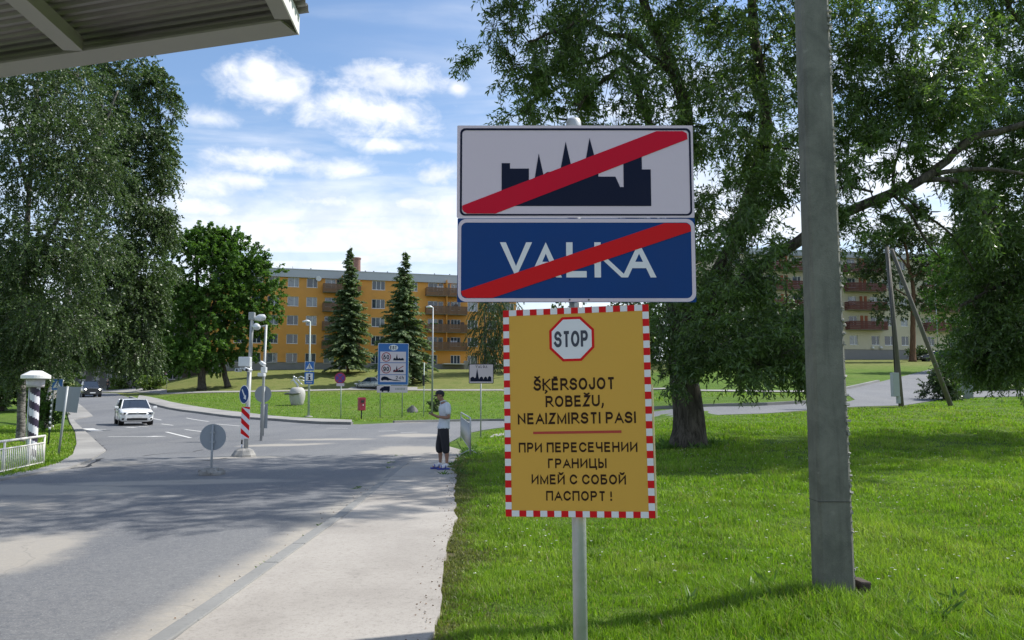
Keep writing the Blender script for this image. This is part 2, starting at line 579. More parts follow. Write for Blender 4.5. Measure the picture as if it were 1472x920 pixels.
M_ASPH = make_asphalt()
M_WALK = make_walk('pale_footway', (0.28, 0.258, 0.232), (0.39, 0.365, 0.33), (0.15, 0.135, 0.12), 0.6)
M_PATH = make_walk('worn_asphalt', (0.22, 0.215, 0.205), (0.33, 0.32, 0.30), (0.14, 0.135, 0.13), 0.4)
M_KERB = make_walk('kerb_concrete', (0.185, 0.187, 0.182), (0.26, 0.26, 0.25), (0.15, 0.15, 0.145), 0.4)
M_LAWN = make_grass_ground()
M_PAINT = mat('road_paint', (0.60, 0.60, 0.58), 0.8, var=0.3, scale=25, bump=0.3)
M_DARKCRACK = mat('crack_filler', (0.03, 0.032, 0.036), 0.85, var=0.3)

# the ground, one sheet to the horizon
na = 240
rads = list(np.concatenate([np.arange(0.6, 12, 0.6), np.arange(12, 60, 1.25), np.arange(60, 140, 2.0), np.geomspace(140, 1500, 30)]))
vs = [(0.0, 0.0, 0.0)]
for r_ in rads:
    for k in range(na):
        a = 2 * PI * k / na
        vs.append((r_ * math.sin(a), r_ * math.cos(a), 0.0))
vs = np.array(vs); vs[:, 2] = H(vs[:, 0], vs[:, 1])
fs = [(0, 1 + (k + 1) % na, 1 + k) for k in range(na)]
for i in range(len(rads) - 1):
    for k in range(na):
        a = 1 + i * na + k; b = 1 + i * na + (k + 1) % na
        fs.append((a, b, b + na, a + na))
me = bpy.data.meshes.new('ground'); me.from_pydata(vs.tolist(), [], fs); me.update()
me.polygons.foreach_set('use_smooth', [True] * len(fs))
g_ = obj('ground', me, M_LAWN); g_['kind'] = 'structure'


def densify(poly, step):
    out = []
    n = len(poly)
    for i in range(n):
        a = Vector(poly[i]); b = Vector(poly[(i + 1) % n])
        k = max(1, int((b - a).length / step))
        for j in range(k): out.append(tuple(a.lerp(b, j / k)))
    return out


def smooth_line(pts, it=2):
    for _ in range(it):
        o = [pts[0]]
        for a, b in zip(pts[:-1], pts[1:]):
            o.append((a[0] * .75 + b[0] * .25, a[1] * .75 + b[1] * .25)); o.append((a[0] * .25 + b[0] * .75, a[1] * .25 + b[1] * .75))
        o.append(pts[-1]); pts = o
    return pts


def sheet(name, poly, lift, material, cell=2.0, skirt=0.0, parent=None, structure=True, jag=0.0):
    poly = densify(poly, min(cell, 1.5))
    if jag:
        poly = [(x + random.uniform(-jag, jag), y + random.uniform(-jag, jag)) for x, y in poly]
    P2 = np.array(poly)
    x0, y0 = P2.min(0); x1, y1 = P2.max(0)
    inner = []
    yy = y0 + cell / 2
    while yy < y1:
        # scanline crossings
        xs = []
        for i in range(len(poly)):
            (ax, ay), (bx, by) = poly[i], poly[(i + 1) % len(poly)]
            if (ay > yy) != (by > yy): xs.append(ax + (yy - ay) / (by - ay) * (bx - ax))
        xs.sort()
        for a, b in zip(xs[0::2], xs[1::2]):
            x = a + cell * .6
            while x < b - cell * .4:
                inner.append((x + random.uniform(-.01, .01), yy)); x += cell
        yy += cell
    allp = [Vector(p) for p in poly + inner]
    r = delaunay_2d_cdt(allp, [], [list(range(len(poly)))], 1, 1e-5)
    vv = [(v.x, v.y) for v in r[0]]; ff = [tuple(f) for f in r[2]]
    A = np.array(vv); z = H(A[:, 0], A[:, 1]) + (lift(A[:, 0], A[:, 1]) if callable(lift) else lift)
    v3 = [(a[0], a[1], float(zz)) for a, zz in zip(vv, z)]
    if skirt:
        edges = {}
        for f in ff:
            for i in range(len(f)):
                e = (f[i], f[(i + 1) % len(f)])
                if (e[1], e[0]) in edges: del edges[(e[1], e[0])]
                else: edges[e] = 1
        m2 = {}
        for e in list(edges):
            for q in e:
                if q not in m2:
                    m2[q] = len(v3); v3.append((v3[q][0], v3[q][1], v3[q][2] - skirt))
            ff.append((e[1], e[0], m2[e[0]], m2[e[1]]))
    me = bpy.data.meshes.new(name); me.from_pydata(v3, [], ff); me.update()
    bm = bmesh.new(); bm.from_mesh(me); bmesh.ops.recalc_face_normals(bm, faces=bm.faces)
    if sum(f.normal.z for f in bm.faces) < 0: bmesh.ops.reverse_faces(bm, faces=bm.faces)
    bm.to_mesh(me); bm.free()
    o = obj(name, me, material, parent)
    if structure: o['kind'] = 'structure'
    return o


flift = lambda a, b: (lambda x, y: a + (b - a) * np.clip((np.asarray(y) - 25) / 40, 0, 1))

# carriageways: one asphalt sheet
near_kerb = [(-2.30, -14), (-2.30, 5), (-2.25, 11), (-2.1, 15), (-1.9, 18.5), (-1.75, 21.0), (-1.7, 23.0)]
jn = [gxy(*p) for p in [(640, 640), (668, 624), (700, 617.5), (735, 613.5), (830, 608.5), (940, 603.5), (1080, 596), (1150, 591), (1211, 585.5), (1300, 583)]]
drive_low = [gxy(*p) for p in [(1368, 572), (1472, 570), (1700, 562)]]
drive_up = [gxy(*p) for p in [(1700, 553), (1472, 560), (1400, 563), (1345, 560)]]
driveL = [gxy(*p) for p in [(1352, 531), (1338, 531), (1300, 541), (1258, 551), (1230, 557), (1212, 561)]]
forkR = [gxy(*p) for p in [(1222, 570), (1229, 575), (1220, 577.5), (1161, 580), (1080, 584.5), (940, 592), (820, 600), (760, 603.5), (720, 605.5)]]
farL = [gxy(*p) for p in [(650, 606.5), (600, 607.5), (560, 608.5), (507, 611), (453, 610), (380, 604), (300, 596.5), (252, 591), (222, 583.5), (196, 575), (176, 569)]]
farT = [gxy(*p) for p in [(168, 565.5), (140, 564.5)]]
left_far = [(-52, 140), (-62, 140)]
leftk = [gxy(*p) for p in [(98, 569), (104, 575), (111, 580), (122, 589), (133, 599), (106, 604.5), (122, 621), (152, 649), (130, 663), (101, 674), (0, 692)]]
leftn = [(-13.5, 12.0), (-15, -14)]
road_poly = smooth_line(near_kerb, 1) + smooth_line(jn, 1) + drive_low + drive_up + driveL + forkR + smooth_line(farL, 1) + farT + left_far + leftk + leftn
sheet('road', road_poly, flift(0.006, 0.03), M_ASPH, 1.6)

def densify_open(line, step):
    out = [tuple(line[0])]
    for a, b in zip(line[:-1], line[1:]):
        a = Vector(a); b = Vector(b); k = max(1, int((b - a).length / step))
        for j in range(1, k + 1): out.append(tuple(a.lerp(b, j / k)))
    return out



# near footway with its kerb stones
walkR = [(-0.52, -14), (-0.52, 3), (-0.55, 5), (-0.60, 7), (-0.70, 9), (-0.78, 11), (-0.95, 13.5), (-1.15, 16.5), (-1.35, 19.5), (-1.35, 22), (-1.6, 25)]
walkL = [(-2.62, 20.6), (-2.56, 18.5), (-2.38, 15), (-2.30, 11), (-2.28, 5), (-2.28, -14)]
walkR = densify_open(smooth_line(walkR, 1), 0.22)
walkR = [(x_ + .018 * math.sin(y_ * 1.3) + .010 * math.sin(y_ * 4.1 + 1) + random.uniform(-.014, .014), y_) for x_, y_ in walkR]
sheet('footway', walkR + [gxy(640, 641), (-2.45, 22.5)] + walkL, lambda x, y: 0.058 * np.clip((21 - y) / 6, 0.2, 1), M_WALK, 0.6, skirt=0.06, jag=0.018)
kb = sheet('kerb', [(-2.425, -13), (-2.425, -12.2), (-2.275, -12.2), (-2.275, -13)], 0.03, M_KERB, skirt=0.1)


def kerb_curve(y): return float(np.interp(y, [-13, 5, 11, 15, 18.5, 20], [-2.35, -2.35, -2.35, -2.44, -2.6, -2.63]))


stone = MB().bbox((0, 0, 0), (0.14, 0.992, 0.13), 0.008).mesh('kerb_stone'); stone.materials.append(M_KERB)
y = -10.0
while y < 19.6:
    a, b = kerb_curve(y), kerb_curve(y + 1.0)
    sink = 0.0 if y < 11 else min(0.045, (y - 11) * 0.006)
    o = obj('kerb_stone', stone, None, kb, loc=((a + b) / 2 + random.uniform(-.008, .008), y + .5, 0.014 - sink + random.uniform(-.004, .004)), rot=(random.uniform(-.004, .004), 0, -math.atan2(b - a, 1)))
    y += 1.0

# left footway and lawn beyond its kerb
lw_out = [gxy(*p) for p in [(0, 692), (101, 674), (130, 663), (152, 649), (122, 621), (106, 604.5), (133, 599), (122, 589), (111, 580), (104, 575), (98, 569)]]
lw_in = [gxy(*p) for p in [(88, 569), (92, 580), (95, 592), (99, 604), (108, 622), (110, 640), (104, 656), (84, 668), (50, 678), (0, 687)]]
sheet('left_footway', [(-12.6, 12.0)] + lw_out + lw_in + [(-13.6, 12.0)], flift(0.05, 0.1), M_PATH, 1.2, skirt=0.1)
# the strip of footway on the far side of the bend, with its kerb
fs_out = [gxy(*p) for p in [(197, 575), (222, 583), (252, 590.3), (300, 596), (380, 603.5), (453, 609.5), (505, 610.5)]]
fs_in = [gxy(*p) for p in [(506, 606.8), (465, 605), (380, 598.7), (300, 589.8), (252, 582), (223, 574), (200, 570)]]
sheet('far_footway', smooth_line(fs_out, 1) + smooth_line(fs_in, 1), 0.15, M_PATH, 2.0, skirt=0.13)
sheet('side_footway', [gxy(140, 563.8), gxy(200, 565), gxy(240, 566), gxy(240, 561.5), gxy(180, 560), gxy(140, 560)], 0.12, M_PATH, 3.0, skirt=0.12)


def strip(name, line, width, height, material, lift=0.0):
    """a kerb along a line: a box section that follows the ground"""
    line = densify_open(line, 1.5)
    m = MB(); rows = []
    n = len(line)
    for i, p in enumerate(line):
        a = Vector(line[max(0, i - 1)]); b = Vector(line[min(n - 1, i + 1)])
        t = (b - a).normalized(); nn = Vector((-t.y, t.x)) * width / 2
        z = Hs(*p) + lift
        rows.append([(p[0] - nn.x, p[1] - nn.y, z - 0.1), (p[0] - nn.x, p[1] - nn.y, z + height), (p[0] + nn.x, p[1] + nn.y, z + height), (p[0] + nn.x, p[1] + nn.y, z - 0.1)])
    vs = [v for r in rows for v in r]
    fs = []
    for i in range(n - 1):
        for k in range(3): fs.append((i * 4 + k, i * 4 + k + 1, i * 4 + k + 5, i * 4 + k + 4))
    fs += [(0, 1, 2, 3), (n * 4 - 4, n * 4 - 3, n * 4 - 2, n * 4 - 1)]
    m.add(vs, fs)
    o = m.build(name, material); o['kind'] = 'structure'
    return o


strip('far_kerb', smooth_line([gxy(*p) for p in [(187, 572), (196, 575), (222, 583.5), (252, 590.8), (300, 596.4), (380, 604), (453, 610), (506, 611)]], 1), 0.22, 0.17, M_KERB)
strip('lawn_kerb', smooth_line([gxy(*p) for p in [(566, 608.3), (600, 607.5), (650, 606.3), (720, 605.3), (820, 599.7), (940, 591.7), (1080, 584.2), (1161, 579.7)]], 1), 0.22, 0.15, M_KERB)
strip('drive_kerb', smooth_line([gxy(*p) for p in [(1211, 561), (1232, 556.5), (1258, 550.5), (1262, 549.5)]], 1), 0.25, 0.16, M_KERB)

# thin path across the far lawn, where the silver car stands
pth = [(230, 566.5), (330, 563.5), (400, 562.5), (505, 560.2), (560, 560.5), (640, 561.3), (720, 561), (860, 560.5), (1000, 562), (1100, 563.5), (1211, 563.5)]
pt_lo = [gxy(x, yy + 0.9) for x, yy in pth]; pt_hi = [gxy(x, yy - 1.1) for x, yy in pth]
sheet('garden_path', pt_lo + pt_hi[::-1], 0.05, M_PATH, 3.0)
sheet('parking_bay', [gxy(495, 561.2), gxy(505, 557), gxy(600, 557), gxy(600, 561.6)], 0.07, M_PATH, 3.0)
# steps of worn ground near the town sign
sheet('worn_patch', [gxy(700, 630), gxy(722, 626), gxy(735, 623), gxy(735, 621), gxy(712, 624)], 0.012, M_PATH, 1.0, jag=.05)

# road markings: one object each
def dash(px0, py0, px1, py1, w=0.14):
    a = G(px0, py0); b = G(px1, py1)
    t = Vector((b.x - a.x, b.y - a.y)).normalized(); n = Vector((-t.y, t.x)) * w / 2
    o = sheet('road_marking', [(a.x - n.x, a.y - n.y), (b.x - n.x, b.y - n.y), (b.x + n.x, b.y + n.y), (a.x + n.x, a.y + n.y)], flift(0.012, 0.037), M_PAINT, 1.5)
    return o


for d in [(239, 621.5, 274, 630), (266, 618, 290, 621), (232, 610, 249, 612), (544, 620.5, 571, 619.8), (576, 622.6, 600, 621.8), (126, 616.5, 140, 620.5, 0.5), (137, 618, 152, 617.6, 0.3),
          (181, 614.8, 196, 615.2, 0.3), (199, 614.0, 214, 613.5, 0.25), (214, 601, 232, 604.5), (268, 601.5, 300, 606.5), (310, 610, 345, 613), (470, 616, 500, 616.5)]:
    dash(*d)
# a worn arrow in the lane
ga = G(190, 628)
for dx_, dy_, ww in [((-0.9, 0.9), (0.0, 0.0), 0.12)]:
    pass
sheet('road_marking', [(ga.x - 1.0, ga.y - .05), (ga.x + .7, ga.y - .05), (ga.x + .7, ga.y - .3), (ga.x + 1.4, ga.y + .06), (ga.x + .7, ga.y + .42), (ga.x + .7, ga.y + .12), (ga.x - 1.0, ga.y + .12)], 0.012, M_PAINT, 1.5)


def crack(name, pts, w=0.03):
    ln = densify_open([gxy(*p) for p in pts], 0.4)
    up, dn = [], []
    for i, p in enumerate(ln):
        a = Vector(ln[max(0, i - 1)]); b = Vector(ln[min(len(ln) - 1, i + 1)])
        t = (b - a).normalized(); n = Vector((-t.y, t.x))
        j = random.uniform(-.05, .05); ww = w * random.uniform(.25, 1.2)
        up.append((p[0] + n.x * (j + ww), p[1] + n.y * (j + ww))); dn.append((p[0] + n.x * (j - ww), p[1] + n.y * (j - ww)))
    o = sheet(name, up + dn[::-1], 0.010, M_DARKCRACK, 5.0)
    return o


crack('road_crack', [(204, 656), (238, 652), (275, 650.5), (292, 647)], 0.035)
crack('road_crack', [(264, 636), (284, 634.5)], 0.035)
crack('road_crack', [(182, 670), (214, 667), (232, 663)], 0.03)
crack('road_crack', [(262, 664), (300, 662.5), (328, 659)], 0.035)
crack('road_crack', [(110, 582), (122, 592), (134, 600)], 0.06)
crack('road_crack', [(106, 605), (121, 622), (140, 636), (151, 648)], 0.06)
crack('road_crack', [(90, 603), (107, 603), (131, 600)], 0.05)
crack('road_crack', [(100, 674), (122, 672), (147, 659)], 0.05)
crack('road_crack', [(556, 630), (575, 627)], 0.03)
crack('road_crack', [(630, 628.5), (652, 627)], 0.03)
crack('road_crack', [(490, 613), (525, 613)], 0.05)

# ------------------------------------------------------------------ trees
def unit(a): return a / np.maximum(np.linalg.norm(a, axis=-1, keepdims=True), 1e-9)


def leaves_mesh(name, base, dirs, length, width, up=None, mi=None):
    """one diamond leaf per row, folded a little along its midrib"""
    N = len(base)
    d = unit(dirs)
    rnd = unit(RNG.normal(size=(N, 3)))
    if up is not None: rnd = unit(rnd * 0.9 + np.array(up) * 1.0)
    side = unit(np.cross(d, rnd)); nrm = np.cross(side, d)
    L = length * RNG.uniform(0.65, 1.25, (N, 1)); Wd = width * RNG.uniform(0.7, 1.25, (N, 1))
    a = base; c = base + d * L - nrm * L * 0.12
    b = base + d * L * 0.45 + side * Wd * 0.5 + nrm * Wd * 0.12
    e = base + d * L * 0.45 - side * Wd * 0.5 + nrm * Wd * 0.12
    V = np.stack([a, b, c, e], 1).reshape(-1, 3)
    return np_mesh(name, V, 4)


def rand_ball(n, hollow=0.0):
    v = unit(RNG.normal(size=(n, 3)))
    r = RNG.uniform(hollow ** 3, 1, (n, 1)) ** (1 / 3)
    return v * r


class Tree:
    """skeleton of limbs, boughs grown from it towards the leaf masses, twigs and leaves on them; all coordinates local to the base"""
    def __init__(s, base):
        s.base = np.array(base, float)
        s.nodes = []; s.rad = []; s.mb = MB(); s.twb = []; s.twd = []; s.seg = []

    def limb(s, pts, r0, r1, n=10, wob=0.0, flare=0.0):
        pts = [Vector(p) - Vector(s.base) for p in pts]
        # Catmull-Rom through the points
        q = [pts[0]] + pts + [pts[-1]]
        out = []
        for i in range(1, len(q) - 2):
            k = max(3, int((q[i + 1] - q[i]).length / 0.5))
            k = min(k, 10)
            for j in range(k):
                t = j / k
                a, b, c, d = q[i - 1], q[i], q[i + 1], q[i + 2]
                out.append(0.5 * ((2 * b) + (-a + c) * t + (2 * a - 5 * b + 4 * c - d) * t * t + (-a + 3 * b - 3 * c + d) * t ** 3))
        out.append(pts[-1])
        m = len(out)
        rr = []
        for i, p in enumerate(out):
            t = i / (m - 1)
            r = r0 + (r1 - r0) * t ** 0.85
            if flare: r *= 1 + flare * math.exp(-max(0, p.z) / 0.35)
            if wob and 0 < i < m - 1: out[i] = p + Vector([random.uniform(-wob, wob) for _ in range(3)])
            rr.append(r)
        s.mb.tube(out, rr, n)
        for p, r in zip(out, rr): s.nodes.append(tuple(p)); s.rad.append(r)

    def grow(s, blobs, leaves_per_twig=14, twig_len=0.6, droop=0.6, leaf_gap=None, bough_r=0.035, min_nodes=0, twig_r=0.006, up=0.0, clump=16, tight=0.30):
        """blobs: (centre, (rx, ry, rz), twigs)"""
        for c, rr, ntw in blobs:
            c = np.array(c, float) - s.base; rr = np.array(rr, float)
            nb = max(3, int(ntw / 14))
            targets = c + rand_ball(nb, 0.3) * rr * 0.8
            nod = np.array(s.nodes)
            order = np.argsort([np.min(np.linalg.norm(nod - t, axis=1)) for t in targets])
            bt = []
            for i in order:
                t = targets[i]
                nod = np.array(s.nodes)
                dist = np.linalg.norm(nod - t, axis=1) + np.where(nod[:, 2] > t[2] + 0.8, 0.6, 0)
                k = int(np.argmin(dist)); a = nod[k]
                L = np.linalg.norm(t - a)
                if L < 0.15: bt.append(t); continue
                side = unit(RNG.normal(size=3)) * L * 0.10
                mid1 = a + (t - a) * 0.33 + side + np.array([0, 0, L * 0.10]); mid2 = a + (t - a) * 0.7 - side * .5 + np.array([0, 0, L * 0.10])
                r0 = min(s.rad[k] * 0.75, bough_r * (0.5 + L * 0.35)); r1 = max(twig_r, r0 * 0.35)
                s.mb.tube([a, mid1, mid2, t], [r0, r0 * .75 + r1 * .25, (r0 + r1) / 2, r1], 5, cap=False)
                for q, r in ((mid1, r0 * .8), (mid2, (r0 + r1) / 2), (t, r1)): s.nodes.append(tuple(q)); s.rad.append(r)
                bt += [t, mid2]
            bt = np.array(bt)
            # twigs start on the boughs or in the blob, pointing outwards, bending down
            nc = max(2, int(ntw / clump)); cc = rand_ball(nc, 0.25)
            st = c + (cc[RNG.integers(0, nc, ntw)] * 0.92 + rand_ball(ntw, 0.0) * tight) * rr
            near = bt[np.argmin(np.linalg.norm(st[:, None] - bt[None], axis=2), axis=1)]
            dirs = unit(unit(st - near) * 0.7 + unit((st - c) / rr) * 0.5 + RNG.normal(size=st.shape) * 0.35 + np.array([0, 0, up]))
            s.twb.append(st); s.twd.append(dirs)
            s.seg.append(np.stack([near, st], 1)[RNG.random(ntw) < 0.35])
        st = np.concatenate(s.twb); d = np.concatenate(s.twd); s.twb = []; s.twd = []
        N = len(st); K = leaves_per_twig
        L = twig_len * RNG.uniform(0.6, 1.3, (N, 1))
        t = (np.arange(K) + 0.5) / K
        pos = st[:, None, :] + d[:, None, :] * (L[:, :, None] * t[None, :, None]) + np.array([0, 0, -1.0]) * (L[:, :, None] * droop * (t ** 2)[None, :, None])
        tang = unit(d[:, None, :] + np.array([0, 0, -1.0]) * (2 * droop * t)[None, :, None])
        end = st + d * L + np.array([0, 0, -1.0]) * L * droop
        mid = st + d * L * .5 + np.array([0, 0, -1.0]) * L * droop * .25
        s.tw = np.stack([st, mid, end], 1)
        sd = unit(RNG.normal(size=pos.shape))
        s.lp = pos.reshape(-1, 3); s.lt = tang.reshape(-1, 3); s.lsd = sd.reshape(-1, 3)
        return s

    def twig_mesh(s, r):
        """thin three-sided twigs"""
        a = np.concatenate([s.tw[:, 0], s.tw[:, 1]] + [q[:, 0] for q in s.seg]); b = np.concatenate([s.tw[:, 1], s.tw[:, 2]] + [q[:, 1] for q in s.seg])
        d = unit(b - a); x = unit(np.cross(d, unit(RNG.normal(size=d.shape)))) * r
        V = np.stack([a - x, a + x, b + x * .5, b - x * .5], 1).reshape(-1, 3)
        return np_mesh('twigs', V, 4)

    def finish(s, name, label, m_bark, m_leaf, leaf_len, leaf_w, spread=0.7, hang=0.3, group=None, up=None, twigr=0.005, lab_cat='tree', rz=0):
        t = thing(name, label, lab_cat, tuple(s.base), rz, group)
        me = s.mb.mesh('trunk')
        # twigs go with the wood
        tk = obj('trunk', me, m_bark, t)
        tw = obj('twigs', s.twig_mesh(twigr), m_bark, tk); tw['kind'] = 'stuff'
        dirs = unit(s.lt * (1 - spread) + s.lsd * spread + np.array([0, 0, -hang]))
        cr = obj('crown', leaves_mesh('crown', s.lp, dirs, leaf_len, leaf_w, up), m_leaf, t); cr['kind'] = 'stuff'
        return t


BARK_DARK = make_bark('willow_bark', (0.035, 0.03, 0.024), (0.13, 0.115, 0.095), 9)
BARK_BIRCH = make_bark('birch_bark', (0.05, 0.045, 0.04), (0.30, 0.285, 0.265), 4, True)
BARK_PINE = make_bark('pine_bark', (0.08, 0.05, 0.035), (0.20, 0.115, 0.07), 9)
L_WILLOW = leaf_mat('willow_leaf', (0.045, 0.090, 0.028), (0.16, 0.235, 0.085), (0.17, 0.26, 0.07), 0.44, 0.34, 0.6)
L_BIRCH = leaf_mat('birch_leaf', (0.028, 0.056, 0.018), (0.095, 0.142, 0.05), (0.10, 0.16, 0.048), 0.28, 0.45, 0.4)
L_MAPLE = leaf_mat('maple_leaf', (0.045, 0.10, 0.022), (0.10, 0.19, 0.042), (0.125, 0.215, 0.05), 0.40, 0.6, 0.25)
L_DARK = leaf_mat('dark_leaf', (0.03, 0.06, 0.02), (0.08, 0.125, 0.04), (0.09, 0.14, 0.045), 0.25, 0.4, 0.55)
L_SPRUCE = leaf_mat('spruce_needle', (0.06, 0.10, 0.06), (0.19, 0.25, 0.13), (0.21, 0.28, 0.12), 0.3, 0.6, 0.3)
L_LIGHT = leaf_mat('light_leaf', (0.08, 0.14, 0.025), (0.15, 0.22, 0.045), (0.17, 0.24, 0.05), 0.4, 0.5)


def blob(px, py, Y, rx, rz, ry, tw):
    """a leaf mass centred on a sight line at depth Y; rx, rz in photograph pixels, ry in metres"""
    c = P(px, py, Y); k = Y / FPX
    return (tuple(c), (rx * k, ry, rz * k), tw)


# --- the willow behind the signs
bz = G(990, 643)
WY = 21.0
wb = P(990, 643, WY); wb.z = Hs(wb.x, WY) - 0.1
T = Tree(wb)
w = lambda px, py, dY=0.0: P(px, py, WY + dY)
T.limb([wb, w(990, 600), w(984, 550), w(981, 505)], 0.42, 0.36, 16, 0.02, flare=0.40)
T.limb([w(981, 505), w(972, 430, .3), w(968, 350, .5), w(972, 280, .3), w(984, 200), w(985, 160, -.3), w(970, 105, -.4), w(950, 60, -.6), w(928, 10, -.6), w(910, -80, -.8), w(905, -200, -.8), w(900, -330, -1)], 0.29, 0.06, 12, 0.03)
T.limb([w(985, 505), w(1010, 440, .5), w(1045, 370, .6), w(1082, 270, .4), w(1100, 195, .2), w(1098, 140, 0), w(1085, 60, 0.4), w(1080, -40, .6), w(1075, -160, 1), w(1090, -260, 1.2)], 0.27, 0.06, 10, 0.03)
T.limb([w(983, 300), w(950, 230, -.8), w(918, 130, -1.2), w(900, 100, -1.4), w(878, 108, -1.8), w(850, 130, -2.1), w(830, 160, -2.5)], 0.13, 0.03, 8, 0.03)
T.limb([w(972, 110, -.4), w(930, 75, -1.2), w(900, 52, -1.6), w(870, 50, -2), w(840, 30, -2.4), w(800, 45, -3), w(760, 60, -3.2)], 0.10, 0.025, 8, 0.03)
T.limb([w(925, 100, -1.1), w(890, 75, -1), w(860, 85, -1), w(800, 100, -1.4), w(740, 115, -1.6)], 0.07, 0.02, 7, 0.03)
T.limb([w(1000, 470), w(1050, 420, -1), w(1090, 385, -1.6), w(1150, 345, -2), w(1216, 304, -2.2), w(1282, 277, -2.4), w(1325, 259, -2.5), w(1360, 230, -2.5), w(1395, 200, -2.6), w(1455, 183, -2.8), w(1540, 160, -3)], 0.17, 0.07, 10, 0.04)
T.limb([w(1282, 277, -2.4), w(1305, 300, -2.6), w(1330, 345, -2.4), w(1352, 372, -2.2)], 0.05, 0.015, 6, 0.02)
for ax, ay, bx_, by_ in ((1240, 295, 1256, 330), (1256, 288, 1240, 250), (1300, 268, 1318, 236), (1262, 284, 1232, 318), (1310, 264, 1292, 312), (1340, 250, 1352, 288), (1230, 300, 1216, 262), (1275, 280, 1300, 330), (1366, 226, 1350, 196), (1385, 212, 1404, 244)):
    T.limb([w(ax, ay, -2.4), w((ax + bx_) / 2 + random.uniform(-6, 6), (ay + by_) / 2, -2.3), w(bx_, by_, -2.2 + random.uniform(-.4, .4))], 0.022, 0.006, 5, 0.015)
T.limb([w(1290, 274, -2.4), w(1320, 300, -2.2), w(1370, 340, -2), w(1400, 390, -2)], 0.045, 0.015, 6, 0.02)
T.limb([w(1325, 259, -2.5), w(1380, 262, -2.4), w(1410, 300, -2.4), w(1440, 340, -2.5)], 0.07, 0.03, 6, 0.02)
T.limb([w(1345, 250, -2.5), w(1400, 243, -2.4), w(1470, 250, -2.4)], 0.07, 0.04, 6, 0.02)
T.limb([w(1284, 276, -2.4), w(1286, 240, -2.4), w(1296, 200, -2.5)], 0.05, 0.02, 6, 0.02)
T.limb([w(1120, 360, -1.8), w(1180, 330, -2), w(1200, 272, -2), w(1255, 276, -2.4)], 0.05, 0.03, 6, 0.02)
T.limb([w(968, 370, .5), w(930, 300, .9), w(880, 240, 1.2), w(840, 180, 1.5), w(800, 170, 1.6)], 0.10, 0.03, 7, 0.03)
T.limb([w(975, 470), w(1010, 440, -1), w(1080, 400, -1.6), w(1130, 410, -2)], 0.10, 0.03, 7, 0.03)
WB = [
    # left lobes against the sky
    blob(715, 35, 18.2, 42, 40, 1.0, 75), blob(690, 70, 18, 26, 16, .6, 22), blob(780, 60, 18.5, 62, 58, 1.5, 230), blob(745, 110, 18.4, 48, 30, 1.0, 70),
    blob(790, 145, 19, 60, 34, 1.3, 140), blob(752, 165, 19, 42, 20, .9, 50), blob(860, 40, 19, 60, 55, 1.8, 190), blob(870, 150, 19.5, 62, 45, 1.8, 190),
    blob(830, 100, 20, 55, 40, 1.8, 110), blob(930, 80, 19, 45, 70, 1.8, 110), blob(1000, 60, 20, 60, 75, 2.2, 260), blob(1030, 170, 20, 70, 60, 2.2, 280),
    blob(950, 190, 20, 50, 50, 2.0, 150), blob(1090, 60, 20.5, 70, 80, 2.2, 280), blob(1120, 190, 20, 55, 60, 2, 190),
    # middle and right of the signs
    blob(1040, 290, 20, 60, 60, 2.0, 300), blob(1110, 290, 20, 55, 45, 1.8, 110), blob(1045, 385, 19.6, 65, 55, 2.0, 330), blob(1120, 380, 19, 50, 40, 1.6, 70),
    blob(960, 360, 21, 60, 90, 2.0, 180), blob(955, 470, 20, 45, 45, 1.6, 130), blob(1030, 470, 19.2, 60, 50, 1.8, 300), blob(1105, 500, 18.6, 62, 45, 1.4, 280), blob(1060, 525, 18.6, 50, 28, 1.2, 140),
    blob(1145, 465, 18.8, 40, 38, 1.2, 110), blob(960, 540, 19.4, 40, 30, 1.0, 60), blob(1150, 530, 18.4, 34, 26, 1.0, 70),
    blob(1200, 60, 19.5, 70, 70, 2.0, 270), blob(1220, 160, 19.5, 60, 50, 1.8, 170), blob(1195, 250, 18.6, 24, 36, 1.2, 50), blob(1290, 50, 19, 60, 60, 1.8, 190),
    blob(1300, 150, 19, 62, 50, 1.8, 240), blob(1200, 345, 18.8, 34, 40, 1.1, 60), blob(1370, 130, 18.6, 55, 55, 1.8, 210), blob(1380, 60, 19, 40, 26, 1.2, 60),
    blob(1350, 180, 18.6, 50, 24, 1.4, 70), blob(1415, 310, 18.5, 34, 30, 1.2, 50), blob(1245, 318, 18.6, 26, 22, .8, 34), blob(1240, 225, 18.6, 34, 34, .8, 48), blob(1300, 222, 18.6, 40, 24, .8, 60), blob(1330, 318, 18.7, 30, 24, .7, 26), blob(1370, 280, 18.7, 30, 24, .8, 40), blob(1275, 255, 18.6, 24, 16, .6, 14), blob(1110, 240, 20, 50, 40, 1.5, 60),
    # above the frame: carries the shade on the road
    blob(800, -110, 19, 110, 90, 2.6, 330), blob(960, -130, 20, 120, 100, 3.0, 400), blob(1120, -120, 20, 110, 100, 3.0, 380), blob(900, -300, 20, 130, 90, 3.0, 330), blob(1080, -290, 21, 120, 90, 3, 300),
    blob(980, 0, 24, 180, 90, 2.2, 260), blob(1100, 180, 24, 120, 90, 2.0, 220), blob(900, 250, 24, 90, 80, 1.6, 130), blob(1250, -80, 19, 90, 70, 2.2, 200), blob(740, -40, 18, 50, 40, 1.5, 80),
]
WB = [(c, q, int(n * (1.05 if c[0] < 2.2 and c[2] < 10.5 else (1.8 if c[0] > 7.3 else 1.3) if c[2] < 10.5 else 1.7))) for c, q, n in WB]
